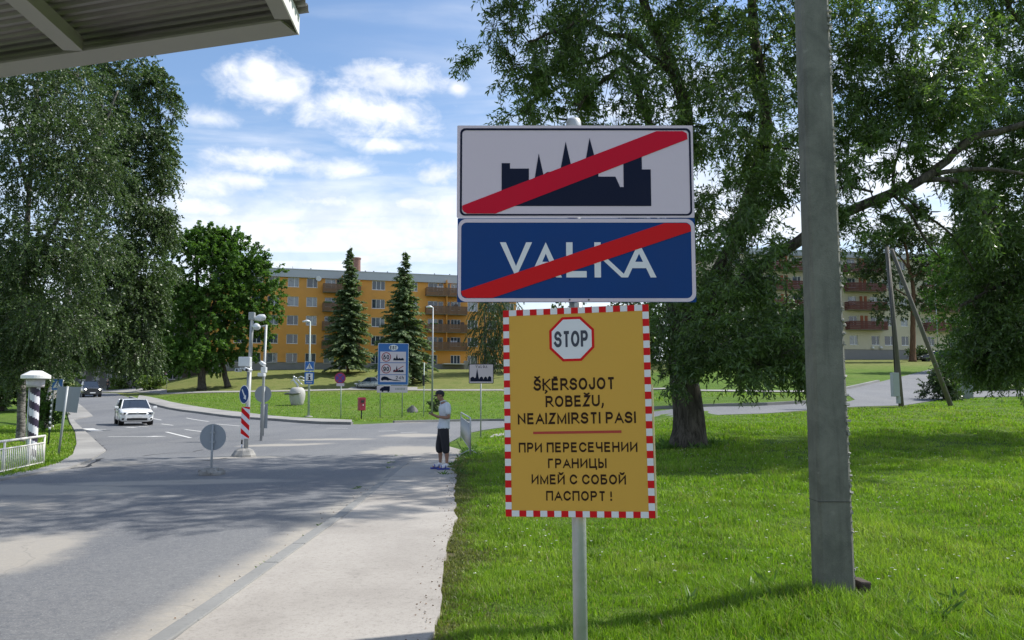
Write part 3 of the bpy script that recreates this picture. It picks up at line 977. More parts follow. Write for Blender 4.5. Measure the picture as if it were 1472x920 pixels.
for (x_, y_, z_, rx_, ry_, rz_, n_) in ((1.5, 14.6, 12.8, 2.0, 1.6, 1.3, 300), (4.6, 14.8, 13.0, 2.0, 1.7, 1.3, 320), (3.0, 17.0, 14.0, 2.4, 1.8, 1.5, 330), (7.2, 15.6, 13.2, 2.0, 1.8, 1.3, 300), (-0.3, 16.6, 12.9, 1.3, 1.5, 1.0, 150), (6.0, 18.2, 15.0, 2.4, 2.0, 1.6, 330), (9.5, 17.5, 13.8, 2.0, 2.0, 1.4, 240), (7.6, 20.0, 15.2, 2.2, 2.2, 1.4, 300), (8.4, 23.0, 16.0, 2.2, 2.2, 1.4, 260), (5.2, 22.0, 16.5, 2.2, 2.2, 1.4, 260), (2.6, 20.5, 15.4, 2.2, 2.2, 1.4, 260), (0.8, 18.4, 14.2, 1.8, 1.8, 1.2, 260), (3.4, 24.0, 16.8, 2.4, 2.2, 1.4, 320)):  # unseen crown masses, added to shade the road and footway
    WB.append(((x_, y_, z_), (rx_, ry_, rz_), n_))
T.limb([w(910, -80, -.8), (1.9, 18.0, 12.6), (1.6, 16.2, 13.0), (1.6, 14.6, 13.0)], 0.12, 0.03, 7)
T.limb([w(905, -200, -.8), (3.0, 20.5, 14.6), (5.2, 21.6, 15.8), (7.6, 20.6, 15.0)], 0.12, 0.03, 7)
T.limb([w(1075, -100, .9), (5.4, 18.5, 13.2), (4.9, 16.6, 13.4), (4.6, 14.8, 13.2)], 0.12, 0.03, 7)
T.grow(WB, 13, 0.44, 0.25, bough_r=0.05, twig_r=0.007, clump=13, tight=0.27)
T.finish('willow_tree', 'large willow with fissured dark trunk behind the yellow board and town signs', BARK_DARK, L_WILLOW, 0.155, 0.043, 0.62, 0.30, twigr=0.004)
# small broken twigs below the long limb of the willow come with its boughs

# --- tree entering from the right edge, trunk outside the picture
RY = 24.0
rb = P(1640, 600, RY); rb.z = Hs(rb.x, RY) - .1
T = Tree(rb)
r = lambda px, py, dY=0.0: P(px, py, RY + dY)
T.limb([rb, r(1636, 480), r(1640, 380), r(1650, 260), r(1640, 120), r(1630, -20), r(1620, -180)], 0.5, 0.12, 12, 0.03, flare=.4)
T.limb([r(1630, -20), (17.0, 23.5, 15.0), (14.5, 23.5, 15.4), (12.5, 24.5, 15.8)], 0.14, 0.04, 8, 0.03)
T.limb([r(1640, 430), r(1580, 400, -.5), r(1500, 390, -1), r(1440, 410, -1.4), r(1380, 440, -1.6)], 0.16, 0.04, 8, 0.03)
T.limb([r(1645, 330), r(1560, 260, -.6), r(1500, 230, -1), r(1440, 220, -1.6)], 0.18, 0.05, 8, 0.03)
T.limb([r(1645, 230), r(1570, 140, -.6), r(1500, 60, -1), r(1450, 10, -1.6), r(1430, -60, -1.8)], 0.16, 0.04, 8, 0.03)
T.limb([r(1640, 500), r(1570, 510, -.5), r(1480, 480, -1.2), r(1430, 500, -1.6), r(1400, 520, -1.8)], 0.12, 0.03, 8, 0.03)
RB = [blob(1450, 30, 23, 50, 50, 1.8, 170), blob(1455, 130, 22.5, 50, 50, 2.0, 260), blob(1440, 210, 22.3, 52, 42, 1.8, 240), blob(1400, 250, 22.3, 40, 30, 1.2, 80),
      blob(1460, 300, 22.3, 55, 50, 2.0, 300), blob(1420, 350, 22.5, 48, 36, 1.5, 170), blob(1455, 400, 22.5, 55, 48, 1.8, 300), blob(1420, 430, 22.6, 40, 34, 1.3, 120),
      blob(1450, 480, 22.5, 50, 42, 1.7, 260), blob(1400, 500, 23, 35, 30, 1.1, 90), blob(1466, 524, 22.6, 46, 28, 1.4, 190), blob(1415, 518, 23, 36, 20, 1.0, 80), blob(1520, 300, 24, 90, 160, 2.6, 420), blob(1600, 100, 24, 150, 130, 3, 420),
      blob(1540, 460, 24, 90, 90, 2.4, 300), blob(1500, -100, 23, 130, 90, 2.8, 330), blob(1700, 300, 24, 130, 160, 3, 300), blob(1650, -180, 23, 130, 100, 2.8, 260), blob(1380, -60, 21, 60, 60, 2, 120)]
RB += [((13.5, 22.0, 14.6), (2.4, 2.2, 1.5), 300), ((16.5, 24.5, 16.0), (2.6, 2.4, 1.5), 320), ((19.0, 27.5, 17.0), (2.6, 2.4, 1.5), 300), ((14.5, 27.0, 17.4), (2.6, 2.4, 1.4), 300), ((17.5, 20.5, 14.6), (2.4, 2.2, 1.5), 280), ((21.5, 23.5, 15.5), (2.6, 2.4, 1.6), 280), ((11.5, 25.0, 16.4), (2.2, 2.2, 1.2), 220)]  # top masses out of view, added to widen the shade on the lawn
RB = [(c, q, int(n * 1.85)) for c, q, n in RB]
T.grow(RB, 14, 0.5, 0.36, bough_r=0.05, clump=14, tight=.28)
T.finish('willow_tree', 'dark leafy tree reaching in over the lawn from the edge of the picture', BARK_DARK, L_WILLOW, 0.155, 0.046, 0.62, 0.3, twigr=0.004)

# --- birches on the left
BY = 29.0
bb = P(30, 640, BY); bb.z = Hs(bb.x, BY) - .1
T = Tree(bb)
b = lambda px, py, dY=0.0: P(px, py, BY + dY)
T.limb([bb, b(32, 520), b(34, 400), b(42, 280), b(50, 160), b(60, 60), b(70, -60)], 0.15, 0.04, 10, 0.02, flare=.3)
T.limb([b(36, 400), b(80, 320, -.3), b(120, 240, -.6), b(150, 180, -.6), b(170, 130, -.6)], 0.10, 0.03, 7, 0.03)
T.limb([b(42, 280), b(20, 200, -.6), b(0, 140, -1)], 0.08, 0.03, 7, 0.03)
BB = [blob(30, 150, 28.5, 60, 45, 2, 150), blob(90, 140, 28, 70, 50, 2.2, 260), blob(20, 250, 28, 60, 60, 2, 200), blob(100, 240, 27.6, 70, 60, 2.2, 320), blob(30, 360, 27.8, 60, 60, 2.0, 240),
      blob(100, 350, 27.5, 65, 55, 2.2, 300), blob(30, 460, 28, 55, 45, 1.6, 150), blob(90, 450, 27.6, 60, 50, 1.6, 210), blob(-60, 200, 28, 90, 120, 2.5, 150), blob(-50, 400, 28, 90, 100, 2.5, 130), blob(5, 500, 28.5, 40, 50, 1.8, 110), blob(60, 30, 28, 90, 70, 2.2, 160),
      blob(25, 530, 28.2, 34, 26, 1, 40), blob(70, 520, 28.0, 34, 24, 1, 50)]
BB = [(c, q, int(n * 2.9)) for c, q, n in BB]
T.grow(BB, 16, 0.48, 0.55, bough_r=0.035, twig_r=.004, tight=.42)
T.finish('birch_tree', 'tall weeping birch with pale trunk behind the striped post', BARK_BIRCH, L_BIRCH, 0.085, 0.066, 0.7, 0.45, twigr=0.003)
BY = 40.0
bb = G(112, 607); bb.x = P(92, 600, BY).x - 1.0; bb.y = BY; bb.z = Hs(bb.x, BY) - .1
T = Tree(bb)
T.limb([bb, b(84, 520, 11), b(100, 400, 11), b(120, 300, 11), b(140, 200, 11), b(150, 110, 11), b(160, 50, 11)], 0.28, 0.05, 10, 0.02, flare=.3)
T.limb([b(105, 380, 11), b(140, 320, 10.5), b(170, 240, 10), b(200, 180, 10), b(222, 140, 10)], 0.11, 0.03, 7, 0.03)
T.limb([b(102, 400, 11), b(140, 380, 10), b(180, 350, 9.6), b(215, 330, 9.6)], 0.09, 0.03, 7, 0.03)
T.limb([b(98, 430, 11), b(130, 430, 9.6), b(170, 430, 9), b(200, 445, 9)], 0.08, 0.02, 7, 0.03)
BB = [blob(170, 150, 39, 45, 60, 2, 240), blob(215, 130, 38.5, 34, 28, 1.5, 140), blob(238, 150, 38.5, 16, 20, 1, 36), blob(205, 210, 38.5, 42, 40, 2, 250), blob(232, 240, 38.5, 18, 34, 1.2, 70), blob(160, 250, 38.6, 50, 50, 2.2, 260),
      blob(215, 300, 38.4, 28, 44, 1.6, 170), blob(235, 330, 38.4, 12, 30, 1.0, 40), blob(165, 340, 38.3, 50, 50, 2.2, 260), blob(212, 385, 38.4, 30, 40, 1.6, 170), blob(160, 420, 38, 52, 40, 2.2, 240),
      blob(210, 455, 38.2, 26, 34, 1.5, 120), blob(165, 480, 38, 40, 30, 2.0, 150), blob(125, 470, 38, 40, 40, 2.0, 130), blob(200, 505, 38.2, 26, 24, 1.4, 80), blob(150, 508, 38, 34, 16, 1.6, 80), blob(110, 492, 37.5, 26, 22, 1.3, 70),
      blob(80, 510, 37.5, 24, 20, 1.2, 50), blob(212, 505, 38.5, 20, 20, 1.2, 60), blob(215, 430, 38.5, 20, 24, 1.2, 60), blob(175, 80, 39, 50, 30, 2, 120), blob(120, 100, 39, 60, 50, 2, 140)]
BB = [(c, q, int(n * 2.6)) for c, q, n in BB]
T.grow(BB, 16, 0.55, 0.6, bough_r=0.04, twig_r=.004, tight=.42)
T.finish('birch_tree', 'tall birch with drooping twigs hanging over the far left road', BARK_BIRCH, L_BIRCH, 0.115, 0.09, 0.7, 0.45, twigr=0.0035)


# --- shrubs
def shrub(label, px, py, wpx, hpx, tw, lm, leaf=0.09, name='shrub', group=None, dY=0.0, lw=0.7):
    g = G(px, py); g.y += dY; g.x += dY * (px - 736) / FPX; g.z = Hs(g.x, g.y)
    k = g.y / FPX
    t = Tree((g.x, g.y, g.z - .05))
    hh = hpx * k; ww = wpx * k / 2
    for q in range(5):
        a = q * 1.3
        t.limb([(g.x, g.y, g.z - .05), (g.x + math.cos(a) * ww * .3, g.y + math.sin(a) * ww * .3, g.z + hh * .35), (g.x + math.cos(a) * ww * .55, g.y + math.sin(a) * ww * .5, g.z + hh * .7)], 0.035, 0.01, 5, 0.01)
    bl = []
    for q in range(5):
        a = q * 1.256 + 0.4
        bl.append(((g.x + math.cos(a) * ww * .45, g.y + math.sin(a) * ww * .4, g.z + hh * (0.35 + 0.25 * (q % 2))), (ww * .6, ww * .55, hh * .38), tw // 6))
    bl.append(((g.x, g.y, g.z + hh * .62), (ww * .6, ww * .55, hh * .38), tw // 6))
    t.grow(bl, 14, leaf * 4, 0.2, up=0.4)
    return t.finish(name, label, BARK_DARK, lm, leaf, leaf * lw, 0.7, 0.0, group, twigr=.004, lab_cat='shrub')


shrub('leafy green bush on the left lawn between striped post and sign back', 62, 622, 44, 66, 420, L_MAPLE, 0.10)
shrub('yellow green bush behind the far left road, beside the pedestrian', 172, 561, 22, 13, 160, L_LIGHT, 0.28)
shrub('yellow green flower bush near the small give way sign', 222, 561, 34, 17, 260, L_LIGHT, 0.28)
shrub('round dark bush under the leaning prop of the wooden pole', 1358, 577, 52, 52, 800, L_DARK, 0.10, dY=1)
shrub('broad dark bush behind the grey cabinet at the drive', 1430, 562, 100, 62, 1300, L_DARK, 0.14, dY=2)
shrub('low green bush at the foot of the cream apartment block', 1322, 518, 36, 14, 200, L_DARK, 0.28)
shrub('small dark bush beside the tall street lamp behind the man', 626, 592, 16, 18, 120, L_DARK, 0.12)


# --- broad trees across the junction
def broad(name, label, base, trunk_px, blobs, bark, lm, leaf, lw, tr=0.42, per=20, twl=0.8, hang=0.1, spread=.75, limbs=(), droop=.15):
    t = Tree(base)
    Yb = base[1]
    t.limb([base] + [P(a, b_, Yb + c) for a, b_, c in trunk_px], tr, tr * .35, 10, 0.04, flare=.35)
    for lb in limbs: t.limb([P(a, b_, Yb + c) for a, b_, c in lb], tr * .4, tr * .1, 7, 0.05)
    t.grow([blob(a, b_, Yb + c, d, e, f, int(n_ * 1.35)) for a, b_, c, d, e, f, n_ in blobs], per, twl, droop, bough_r=.09, twig_r=.015, clump=9, tight=.6)
    return t.finish(name, label, bark, lm, leaf, lw, spread, hang, twigr=0.01, up=(0, 0, 1))


gm = G(290, 561)
broad('maple_tree', 'broad green tree on the bank, thick trunk, left of the pair', tuple(gm),
      [(290, 520, 0), (288, 470, 0), (284, 420, .5), (282, 370, .5)],
      [(250, 400, 0, 36, 32, 3, 150), (285, 352, 0, 36, 26, 3, 170), (262, 345, 0, 20, 16, 2, 60), (310, 385, -1, 38, 32, 3, 170), (262, 440, -1, 40, 30, 3, 160), (300, 435, -1, 38, 32, 3, 160),
       (250, 490, 0, 28, 28, 3, 120), (285, 490, -2, 36, 28, 3, 170), (232, 395, 1, 14, 16, 2, 30), (298, 337, 0, 16, 12, 2, 50), (262, 520, 0, 28, 18, 3, 90), (300, 515, 0, 26, 16, 3, 70)],
      BARK_DARK, L_MAPLE, 0.34, 0.27, 0.5,
      limbs=[[(288, 480, 0), (262, 440, 0), (245, 405, 0)], [(288, 470, 0), (310, 430, 0), (318, 390, 0)]])
gm = G(319, 560)
broad('maple_tree', 'slimmer green tree on the bank, right of the pair by the lamp post', (gm.x, gm.y + 2, Hs(gm.x, gm.y + 2)),
      [(320, 520, 0), (322, 480, 0), (330, 430, .5), (335, 380, .5)],
      [(345, 385, 0, 30, 24, 3, 130), (362, 368, 0, 16, 20, 2, 55), (365, 400, 0, 34, 20, 2.6, 110), (385, 425, 0, 20, 20, 2, 55), (345, 425, 0, 36, 26, 3, 150), (372, 450, 0, 28, 22, 2.6, 95), (340, 465, 0, 34, 26, 3, 130),
       (330, 500, 0, 30, 18, 3, 90), (375, 486, 0, 14, 14, 2, 22), (330, 350, 0, 26, 18, 2.6, 90), (395, 405, 0, 10, 12, 1.6, 14), (388, 480, 0, 8, 8, 1.2, 8), (352, 505, 0, 16, 12, 2, 24)],
      BARK_DARK, L_MAPLE, 0.34, 0.27, 0.36,
      limbs=[[(322, 490, 0), (345, 470, 0), (372, 452, 0)], [(328, 440, 0), (355, 410, 0), (372, 395, 0)]])


# --- spruces in front of the orange block
def spruce(label, px_base, py_base, px_top, py_top, rpx, seed, nlev=34):
    rg = np.random.default_rng(seed)
    g = G(px_base, py_base)
    top = P(px_top, py_top, g.y)
    hgt = top.z - g.z; k = g.y / FPX; Rm = rpx * k
    t = thing('spruce_tree', label, 'tree', tuple(g), 0, 'spruces in front of the orange block')
    m = MB().tube([(0, 0, -.1), (0, 0, hgt * .5), (0, 0, hgt)], [0.24, 0.13, 0.015], 8)
    pos = []; dr = []
    for i in range(nlev):
        f = (i + .5) / nlev
        z0 = hgt * (0.07 + 0.91 * f)
        rr = Rm * (1 - f) ** 0.92 * (0.95 if f > .1 else .7) + 0.10
        nb = int(6 + 11 * (1 - f))
        for q in range(nb):
            a = rg.uniform(0, 2 * PI); L = rr * rg.uniform(.55, 1.22); z = z0 + rg.uniform(-.25, .25)
            dv = np.array([math.cos(a), math.sin(a), 0])
            rise = 0.30 * f + rg.uniform(-.12, .08)
            ns = max(6, int(L * 9))
            tt = (np.arange(ns) + .5) / ns
            cur = dv[None] * (tt * L)[:, None] + np.array([0, 0, 1.0]) * (rise * L * tt - 0.42 * L * tt ** 2 * (1 - f * .7) + 0.12 * L * np.maximum(0, tt - .7) * 2)[:, None]
            cur[:, 2] += z
            if L > .4: m.tube([cur[0], cur[ns // 2], cur[-1]], [0.035, .02, .008], 3, cap=False)
            sd = np.array([-dv[1], dv[0], 0])
            for s_ in (-1, 1):
                wl = (0.42 * (1 - tt) + .22) * min(1, L / 1.6 + .3)
                pos.append(cur); dr.append(unit(dv * .7 + sd * s_ * rg.uniform(.5, 1.1, (ns, 1)) + np.array([0, 0, -.45]) * rg.uniform(.2, 1.5, (ns, 1))) * wl[:, None])
            pos.append(cur); dr.append(np.tile(unit(dv * 1.0 + np.array([0, 0, -.5])), (ns, 1)) * .35)
    pos = np.concatenate(pos); dr = np.concatenate(dr)
    jit = rg.normal(size=pos.shape) * .07
    tr = obj('trunk', m.mesh('trunk'), BARK_PINE, t)
    L = np.linalg.norm(dr, axis=1)
    N = len(pos)
    d = unit(dr); side = unit(np.cross(d, unit(rg.normal(size=(N, 3)) * .4 + np.array([0, 0, 1.0]))))
    a = pos + jit; Wd = (0.10 + .08 * rg.random((N, 1)))
    V = np.stack([a, a + d * L[:, None] * .5 + side * Wd, a + d * L[:, None] * rg.uniform(.9, 1.5, (N, 1)), a + d * L[:, None] * .5 - side * Wd], 1).reshape(-1, 3)
    cr = obj('crown', np_mesh('crown', V, 4), L_SPRUCE, t); cr['kind'] = 'stuff'
    return t


spruce('tall spruce with rounded dark base, left of the two conifers', 500, 537, 500.5, 353, 42, 3, 38)
spruce('tall spruce behind the blue speed limit board', 580, 551, 572, 360, 50, 5, 40)

# --- more trees in the distance
g = G(697, 536)
broad('birch_tree', 'small weeping birch in front of the orange block beside the blue sign', tuple(g), [(697, 500, 0), (697, 465, 0), (697, 440, 0)],
      [(700, 440, 0, 22, 26, 2, 90), (714, 470, 0, 16, 34, 1.6, 90), (698, 495, -.5, 16, 26, 1.6, 80), (712, 510, 0, 14, 22, 1.6, 70), (735, 480, 0, 20, 40, 2, 90), (725, 430, 0, 26, 24, 2, 90), (690, 465, 0, 10, 20, 1, 30)],
      BARK_BIRCH, L_DARK, 0.30, 0.14, 0.22, per=18, twl=1.3, hang=1.3, spread=.35, droop=1.2)
gp = G(1312, 520)
broad('pine_tree', 'pine with bare trunk and flat crowns in front of the cream block', tuple(gp), [(1312, 470, 0), (1313, 420, 0), (1306, 380, 0), (1300, 340, 0)],
      [(1262, 350, 0, 28, 18, 2.4, 170), (1290, 335, 0, 38, 16, 2.4, 220), (1335, 345, 0, 40, 18, 2.4, 230), (1255, 385, 0, 24, 22, 2, 160), (1285, 400, -1, 22, 14, 2, 50), (1338, 385, 0, 26, 20, 2, 160), (1330, 425, 0, 22, 16, 2, 90),
       (1285, 440, -2, 20, 24, 2, 80), (1268, 455, -2, 16, 12, 2, 34), (1320, 320, 0, 26, 10, 2, 50), (1360, 360, 0, 18, 14, 2, 40), (1270, 370, 0, 18, 10, 2, 34)],
      BARK_PINE, L_DARK, 0.30, 0.16, 0.42, per=16, twl=.6, limbs=[[(1313, 430, 0), (1280, 410, 0), (1262, 390, 0)], [(1306, 385, 0), (1285, 360, 0), (1265, 352, 0)], [(1310, 400, 0), (1335, 380, 0), (1345, 350, 0)], [(1313, 450, 0), (1300, 440, -1), (1285, 440, -2)]])
gp = G(1390, 535)
broad('ash_tree', 'light green tree between pine and dark willow foliage on the right', tuple(gp), [(1388, 500, 0), (1385, 450, 0), (1385, 410, 0), (1380, 370, 0)],
      [(1370, 375, 0, 30, 20, 2, 170), (1400, 390, 0, 30, 24, 2, 170), (1360, 410, 0, 28, 22, 2, 170), (1395, 430, 0, 30, 26, 2, 110), (1365, 455, 0, 26, 24, 2, 100), (1395, 480, 0, 30, 24, 2, 100), (1370, 505, 0, 22, 20, 2, 60), (1415, 360, 0, 26, 20, 2, 60)],
      BARK_DARK, L_LIGHT if False else L_MAPLE, 0.24, 0.14, 0.25, per=16, twl=.8)
far_defs = [
    ('round dark tree beyond the maples at the far left corner', 205, 560, 120, [(206, 520, 0, 22, 26, 3, 90), (222, 500, 0, 20, 22, 3, 80), (190, 500, 0, 20, 30, 3, 80), (215, 470, 0, 18, 20, 3, 50)]),
    ('dark tree over the far road behind the black car', 120, 556, 130, [(118, 515, 0, 26, 24, 3, 90), (140, 500, 0, 26, 30, 3, 90), (98, 500, 0, 24, 34, 3, 80), (160, 510, 0, 18, 26, 3, 60)]),
    ('dark tree at the far left behind the birch twigs', 70, 560, 120, [(66, 520, 0, 30, 30, 3, 100), (40, 505, 0, 30, 40, 3, 100), (88, 500, 0, 26, 36, 3, 90)]),
    ('dark mass of a tree behind the pale birch trunk at the left edge', 0, 585, 62, [(10, 520, 0, 45, 36, 3, 170), (-20, 470, 0, 45, 46, 3, 160), (40, 470, 0, 40, 40, 3, 150), (0, 400, 0, 60, 50, 3, 170), (60, 540, 0, 26, 20, 2, 80)]),
    ('far tree beyond the lawn between yellow board and willow trunk', 860, 548, 112, [(850, 500, 0, 40, 40, 4, 150), (890, 480, 0, 36, 40, 4, 130), (820, 470, 0, 30, 40, 4, 100)]),
    ('small broad tree close before the left balconies of the cream block', 1112, 535, 95, [(1105, 480, 0, 34, 30, 3, 130), (1130, 505, 0, 26, 22, 3, 90), (1140, 465, 0, 20, 22, 3, 50), (1100, 440, 0, 26, 24, 3, 80)]),
    ('far tree in the gap right of the willow trunk', 935, 548, 110, [(935, 505, 0, 36, 36, 4, 140), (960, 470, 0, 36, 40, 4, 120), (910, 455, 0, 30, 40, 4, 80)]),
    ('far leafy tree standing left of the cream block', 1030, 545, 100, [(1030, 500, 0, 38, 36, 4, 140), (1060, 470, 0, 30, 36, 3, 90), (1005, 465, 0, 30, 40, 4, 110)]),
]
for lab, px, py, Y, bl in far_defs:
    g = P(px, py, Y); g.z = Hs(g.x, Y)
    broad('broadleaf_tree', lab, tuple(g), [(px, py - 35, 0), (px, py - 70, 0)], bl, BARK_DARK, L_DARK, 0.45, 0.36, 0.3, per=14, twl=1.2)
# ------------------------------------------------------------------ buildings
M_OCHRE = mat('ochre_render', (0.74, 0.345, 0.075), 0.85, var=0.12, scale=0.5, bump=0.2, dirt=.22)
M_CREAM = mat('cream_render', (0.58, 0.53, 0.40), 0.85, var=0.10, scale=0.5, bump=0.2, dirt=.22)
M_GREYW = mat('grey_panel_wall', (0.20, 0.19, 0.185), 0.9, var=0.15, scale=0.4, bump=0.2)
M_PLINTH = mat('plinth_render', (0.27, 0.26, 0.25), 0.9, var=0.12, scale=1.5, bump=0.2)
M_ROOFM = mat('grey_roof_sheet', (0.42, 0.44, 0.46), 0.45, 0.3, var=0.08, scale=2)
M_UPVC = mat('white_window_frame', (0.78, 0.78, 0.77), 0.4, var=0.03)
M_PLANK = mat('brown_balcony_boards', (0.20, 0.115, 0.065), 0.75, var=0.3, scale=3)
M_REDPL = mat('red_brown_balcony_boards', (0.13, 0.04, 0.03), 0.7, var=0.3, scale=3)
M_ORANGE = mat('orange_panel', (0.34, 0.11, 0.05), 0.8, var=0.1)
M_BRICK = mat('chimney_brick', (0.24, 0.13, 0.10), 0.9, var=0.35, scale=9, bump=0.5)
M_LEDGE = mat('white_ledge', (0.7, 0.7, 0.68), 0.6)
M_BLACK = mat('black_metal', (0.02, 0.02, 0.022), 0.5)


def make_glass(name, a, b_):
    m, t = new_mat(name)
    g = t.n('ShaderNodeObjectInfo').outputs['Random']
    tc = t.n('ShaderNodeTexCoord').outputs['Object']
    n = t.noise(tc, 2.2, 3, 0.5)
    c = t.mix(t.m('MULTIPLY', t.ramp(g, 0.4, 0.9), t.ramp(n, 0.3, 0.5, 0.4, 1.0)), rgba(a), rgba(b_))
    b = t.n('ShaderNodeBsdfPrincipled', i_0=c, i_Roughness=0.06)
    b.inputs['Specular IOR Level'].default_value = 0.9
    bp = t.n('ShaderNodeBump', i_Strength=0.06, i_Distance=0.05, i_Height=t.noise(tc, 1.4, 2, 0.5))
    t.set(b.inputs['Normal'], bp.outputs[0])
    t.n('ShaderNodeOutputMaterial', i_0=b.outputs[0])
    return m


M_GLASS = make_glass('window_glass', (0.035, 0.05, 0.07), (0.25, 0.28, 0.31))


def window_meshes(w_, h_, kind):
    """frame and pane meshes, centred, facing -y"""
    m = MB(); f = 0.07
    m.box((0, 0, h_ / 2 - f / 2), (w_, .07, f)); m.box((0, 0, -h_ / 2 + f / 2), (w_, .07, f))
    for s_ in (-1, 1): m.box((s_ * (w_ / 2 - f / 2), 0, 0), (f, .07, h_ - 2 * f))
    if kind >= 2:
        for q in range(1, kind):
            x = -w_ / 2 + w_ * (q / kind) + (0.1 * w_ if kind == 2 else 0)
            m.box((x, 0.001, 0), (f * 1.1, .066, h_ - 2 * f))
    m.box((0, -.07, -h_ / 2 - .03), (w_ + .1, .2, .04))
    fr = m.mesh('window'); fr.materials.append(M_UPVC)
    p = MB().box((0, .012, 0), (w_ - f, .012, h_ - f)).mesh('pane'); p.materials.append(M_GLASS)
    return fr, p


_wm = {}


class Facade:
    def __init__(s, name, label, A, B, z0, z1, wall_mat, group=None):
        A = Vector((A[0], A[1])); B = Vector((B[0], B[1]))
        s.A = A; s.d = (B - A).normalized(); s.L = (B - A).length
        s.rz = math.atan2(s.d.y, s.d.x); s.z0 = z0; s.z1 = z1; s.wall_mat = wall_mat
        s.t = thing(name, label, 'building', (A.x, A.y, z0), s.rz, group)
        s.open = []

    def hit(s, px, py):
        r_ = ray(px, py)
        # (r0*Y, Y) = A + s*d
        n = Vector((-s.d.y, s.d.x)); c = n.dot(s.A)
        Y = c / (n.x * r_[0] + n.y)
        p = Vector((r_[0] * Y, Y))
        return (p - s.A).dot(s.d), CAM_Z + r_[2] * Y - s.z0

    def window(s, x, z, w_, h_, kind=2, depth=0.13, wall=True):
        w_, h_ = round(w_, 2), round(h_, 2)
        if (w_, h_, kind) not in _wm: _wm[(w_, h_, kind)] = window_meshes(w_, h_, kind)
        fm, pm = _wm[(w_, h_, kind)]
        o = obj('window', fm, None, s.t, loc=(x, depth, z)); obj('pane', pm, None, o)
        if wall: s.open.append((x - w_ / 2, x + w_ / 2, z - h_ / 2, z + h_ / 2))
        return o

    def wall(s, depth=12.0, plinth=0.9, roof_mat=None, eave=0.35, fascia=1.0):
        H_ = s.z1 - s.z0
        xs = sorted(set([0, s.L] + [round(v, 3) for o in s.open for v in o[:2]]))
        m = MB()
        e = 0.16
        for a, b_ in zip(xs[:-1], xs[1:]):
            if b_ - a < 1e-3: continue
            mid = (a + b_) / 2
            cuts = sorted([(o[2], o[3]) for o in s.open if o[0] - 1e-3 < mid < o[1] + 1e-3])
            z = plinth
            for c0, c1 in cuts:
                if c0 > z: m.add([(a, 0, z), (b_, 0, z), (b_, 0, c0), (a, 0, c0)], [(0, 1, 2, 3)])
                z = max(z, c1)
            if z < H_: m.add([(a, 0, z), (b_, 0, z), (b_, 0, H_), (a, 0, H_)], [(0, 1, 2, 3)])
        for (a, b_, c0, c1) in s.open:
            m.add([(a, 0, c0), (a, e, c0), (a, e, c1), (a, 0, c1)], [(0, 1, 2, 3)])
            m.add([(b_, 0, c0), (b_, e, c0), (b_, e, c1), (b_, 0, c1)], [(0, 1, 2, 3)])
            m.add([(a, 0, c1), (b_, 0, c1), (b_, e, c1), (a, e, c1)], [(0, 1, 2, 3)])
            m.add([(a, 0, c0), (b_, 0, c0), (b_, e, c0), (a, e, c0)], [(0, 1, 2, 3)])
        L = s.L
        for x in (0, L): m.add([(x, 0, plinth), (x, depth, plinth), (x, depth, H_), (x, 0, H_)], [(0, 1, 2, 3)])
        m.add([(0, depth, plinth), (L, depth, plinth), (L, depth, H_), (0, depth, H_)], [(0, 1, 2, 3)])
        m.add([(0, .2, 0), (L, .2, 0), (L, .2, H_), (0, .2, H_)], [(0, 1, 2, 3)])       # inner face behind the openings
        me = bpy.data.meshes.new('wall'); me.from_pydata(m.v, [], m.f); me.update()
        obj('wall', me, s.wall_mat, s.t)
        MB().box((L / 2, depth / 2 + .03, plinth / 2 - 1.5), (L - .06, depth - .06, plinth + 3.0 - .004)).build('plinth', M_PLINTH, s.t)
        rm = MB()
        rm.box((L / 2, depth / 2, H_ + fascia / 2), (L + 2 * eave, depth + 2 * eave, fascia))
        rm.box((L / 2, depth / 2, H_ + fascia + .06), (L + 2 * eave + .12, depth + 2 * eave + .12, .12))
        rf = rm.build('roof', roof_mat or M_ROOFM, s.t)
        return rf

    def balcony(s, x0, x1, zf, mat_plank, h_=1.0, proj=1.15, planks=6, posts=()):
        """slab with boarded parapet, x0..x1, floor level zf"""
        m = MB().box(((x0 + x1) / 2, -proj / 2, zf - .08), (x1 - x0, proj, .16))
        o = m.build('balcony', M_PLINTH, s.t)
        b_ = MB(); ph = h_ / planks
        for q in range(planks):
            z = zf - .12 + (q + .5) * (h_ + .2) / planks
            b_.box(((x0 + x1) / 2, -proj - .03, z), (x1 - x0 + .04, .03, ph * 1.0))
            for xx in (x0, x1): b_.box((xx, -proj / 2, z), (.03, proj, ph * 1.0))
        b_.box(((x0 + x1) / 2, -proj - .02, zf + h_ + .11), (x1 - x0 + .08, .09, .05))
        k = b_.build('parapet_board', mat_plank, o); k['kind'] = 'stuff'
        return o


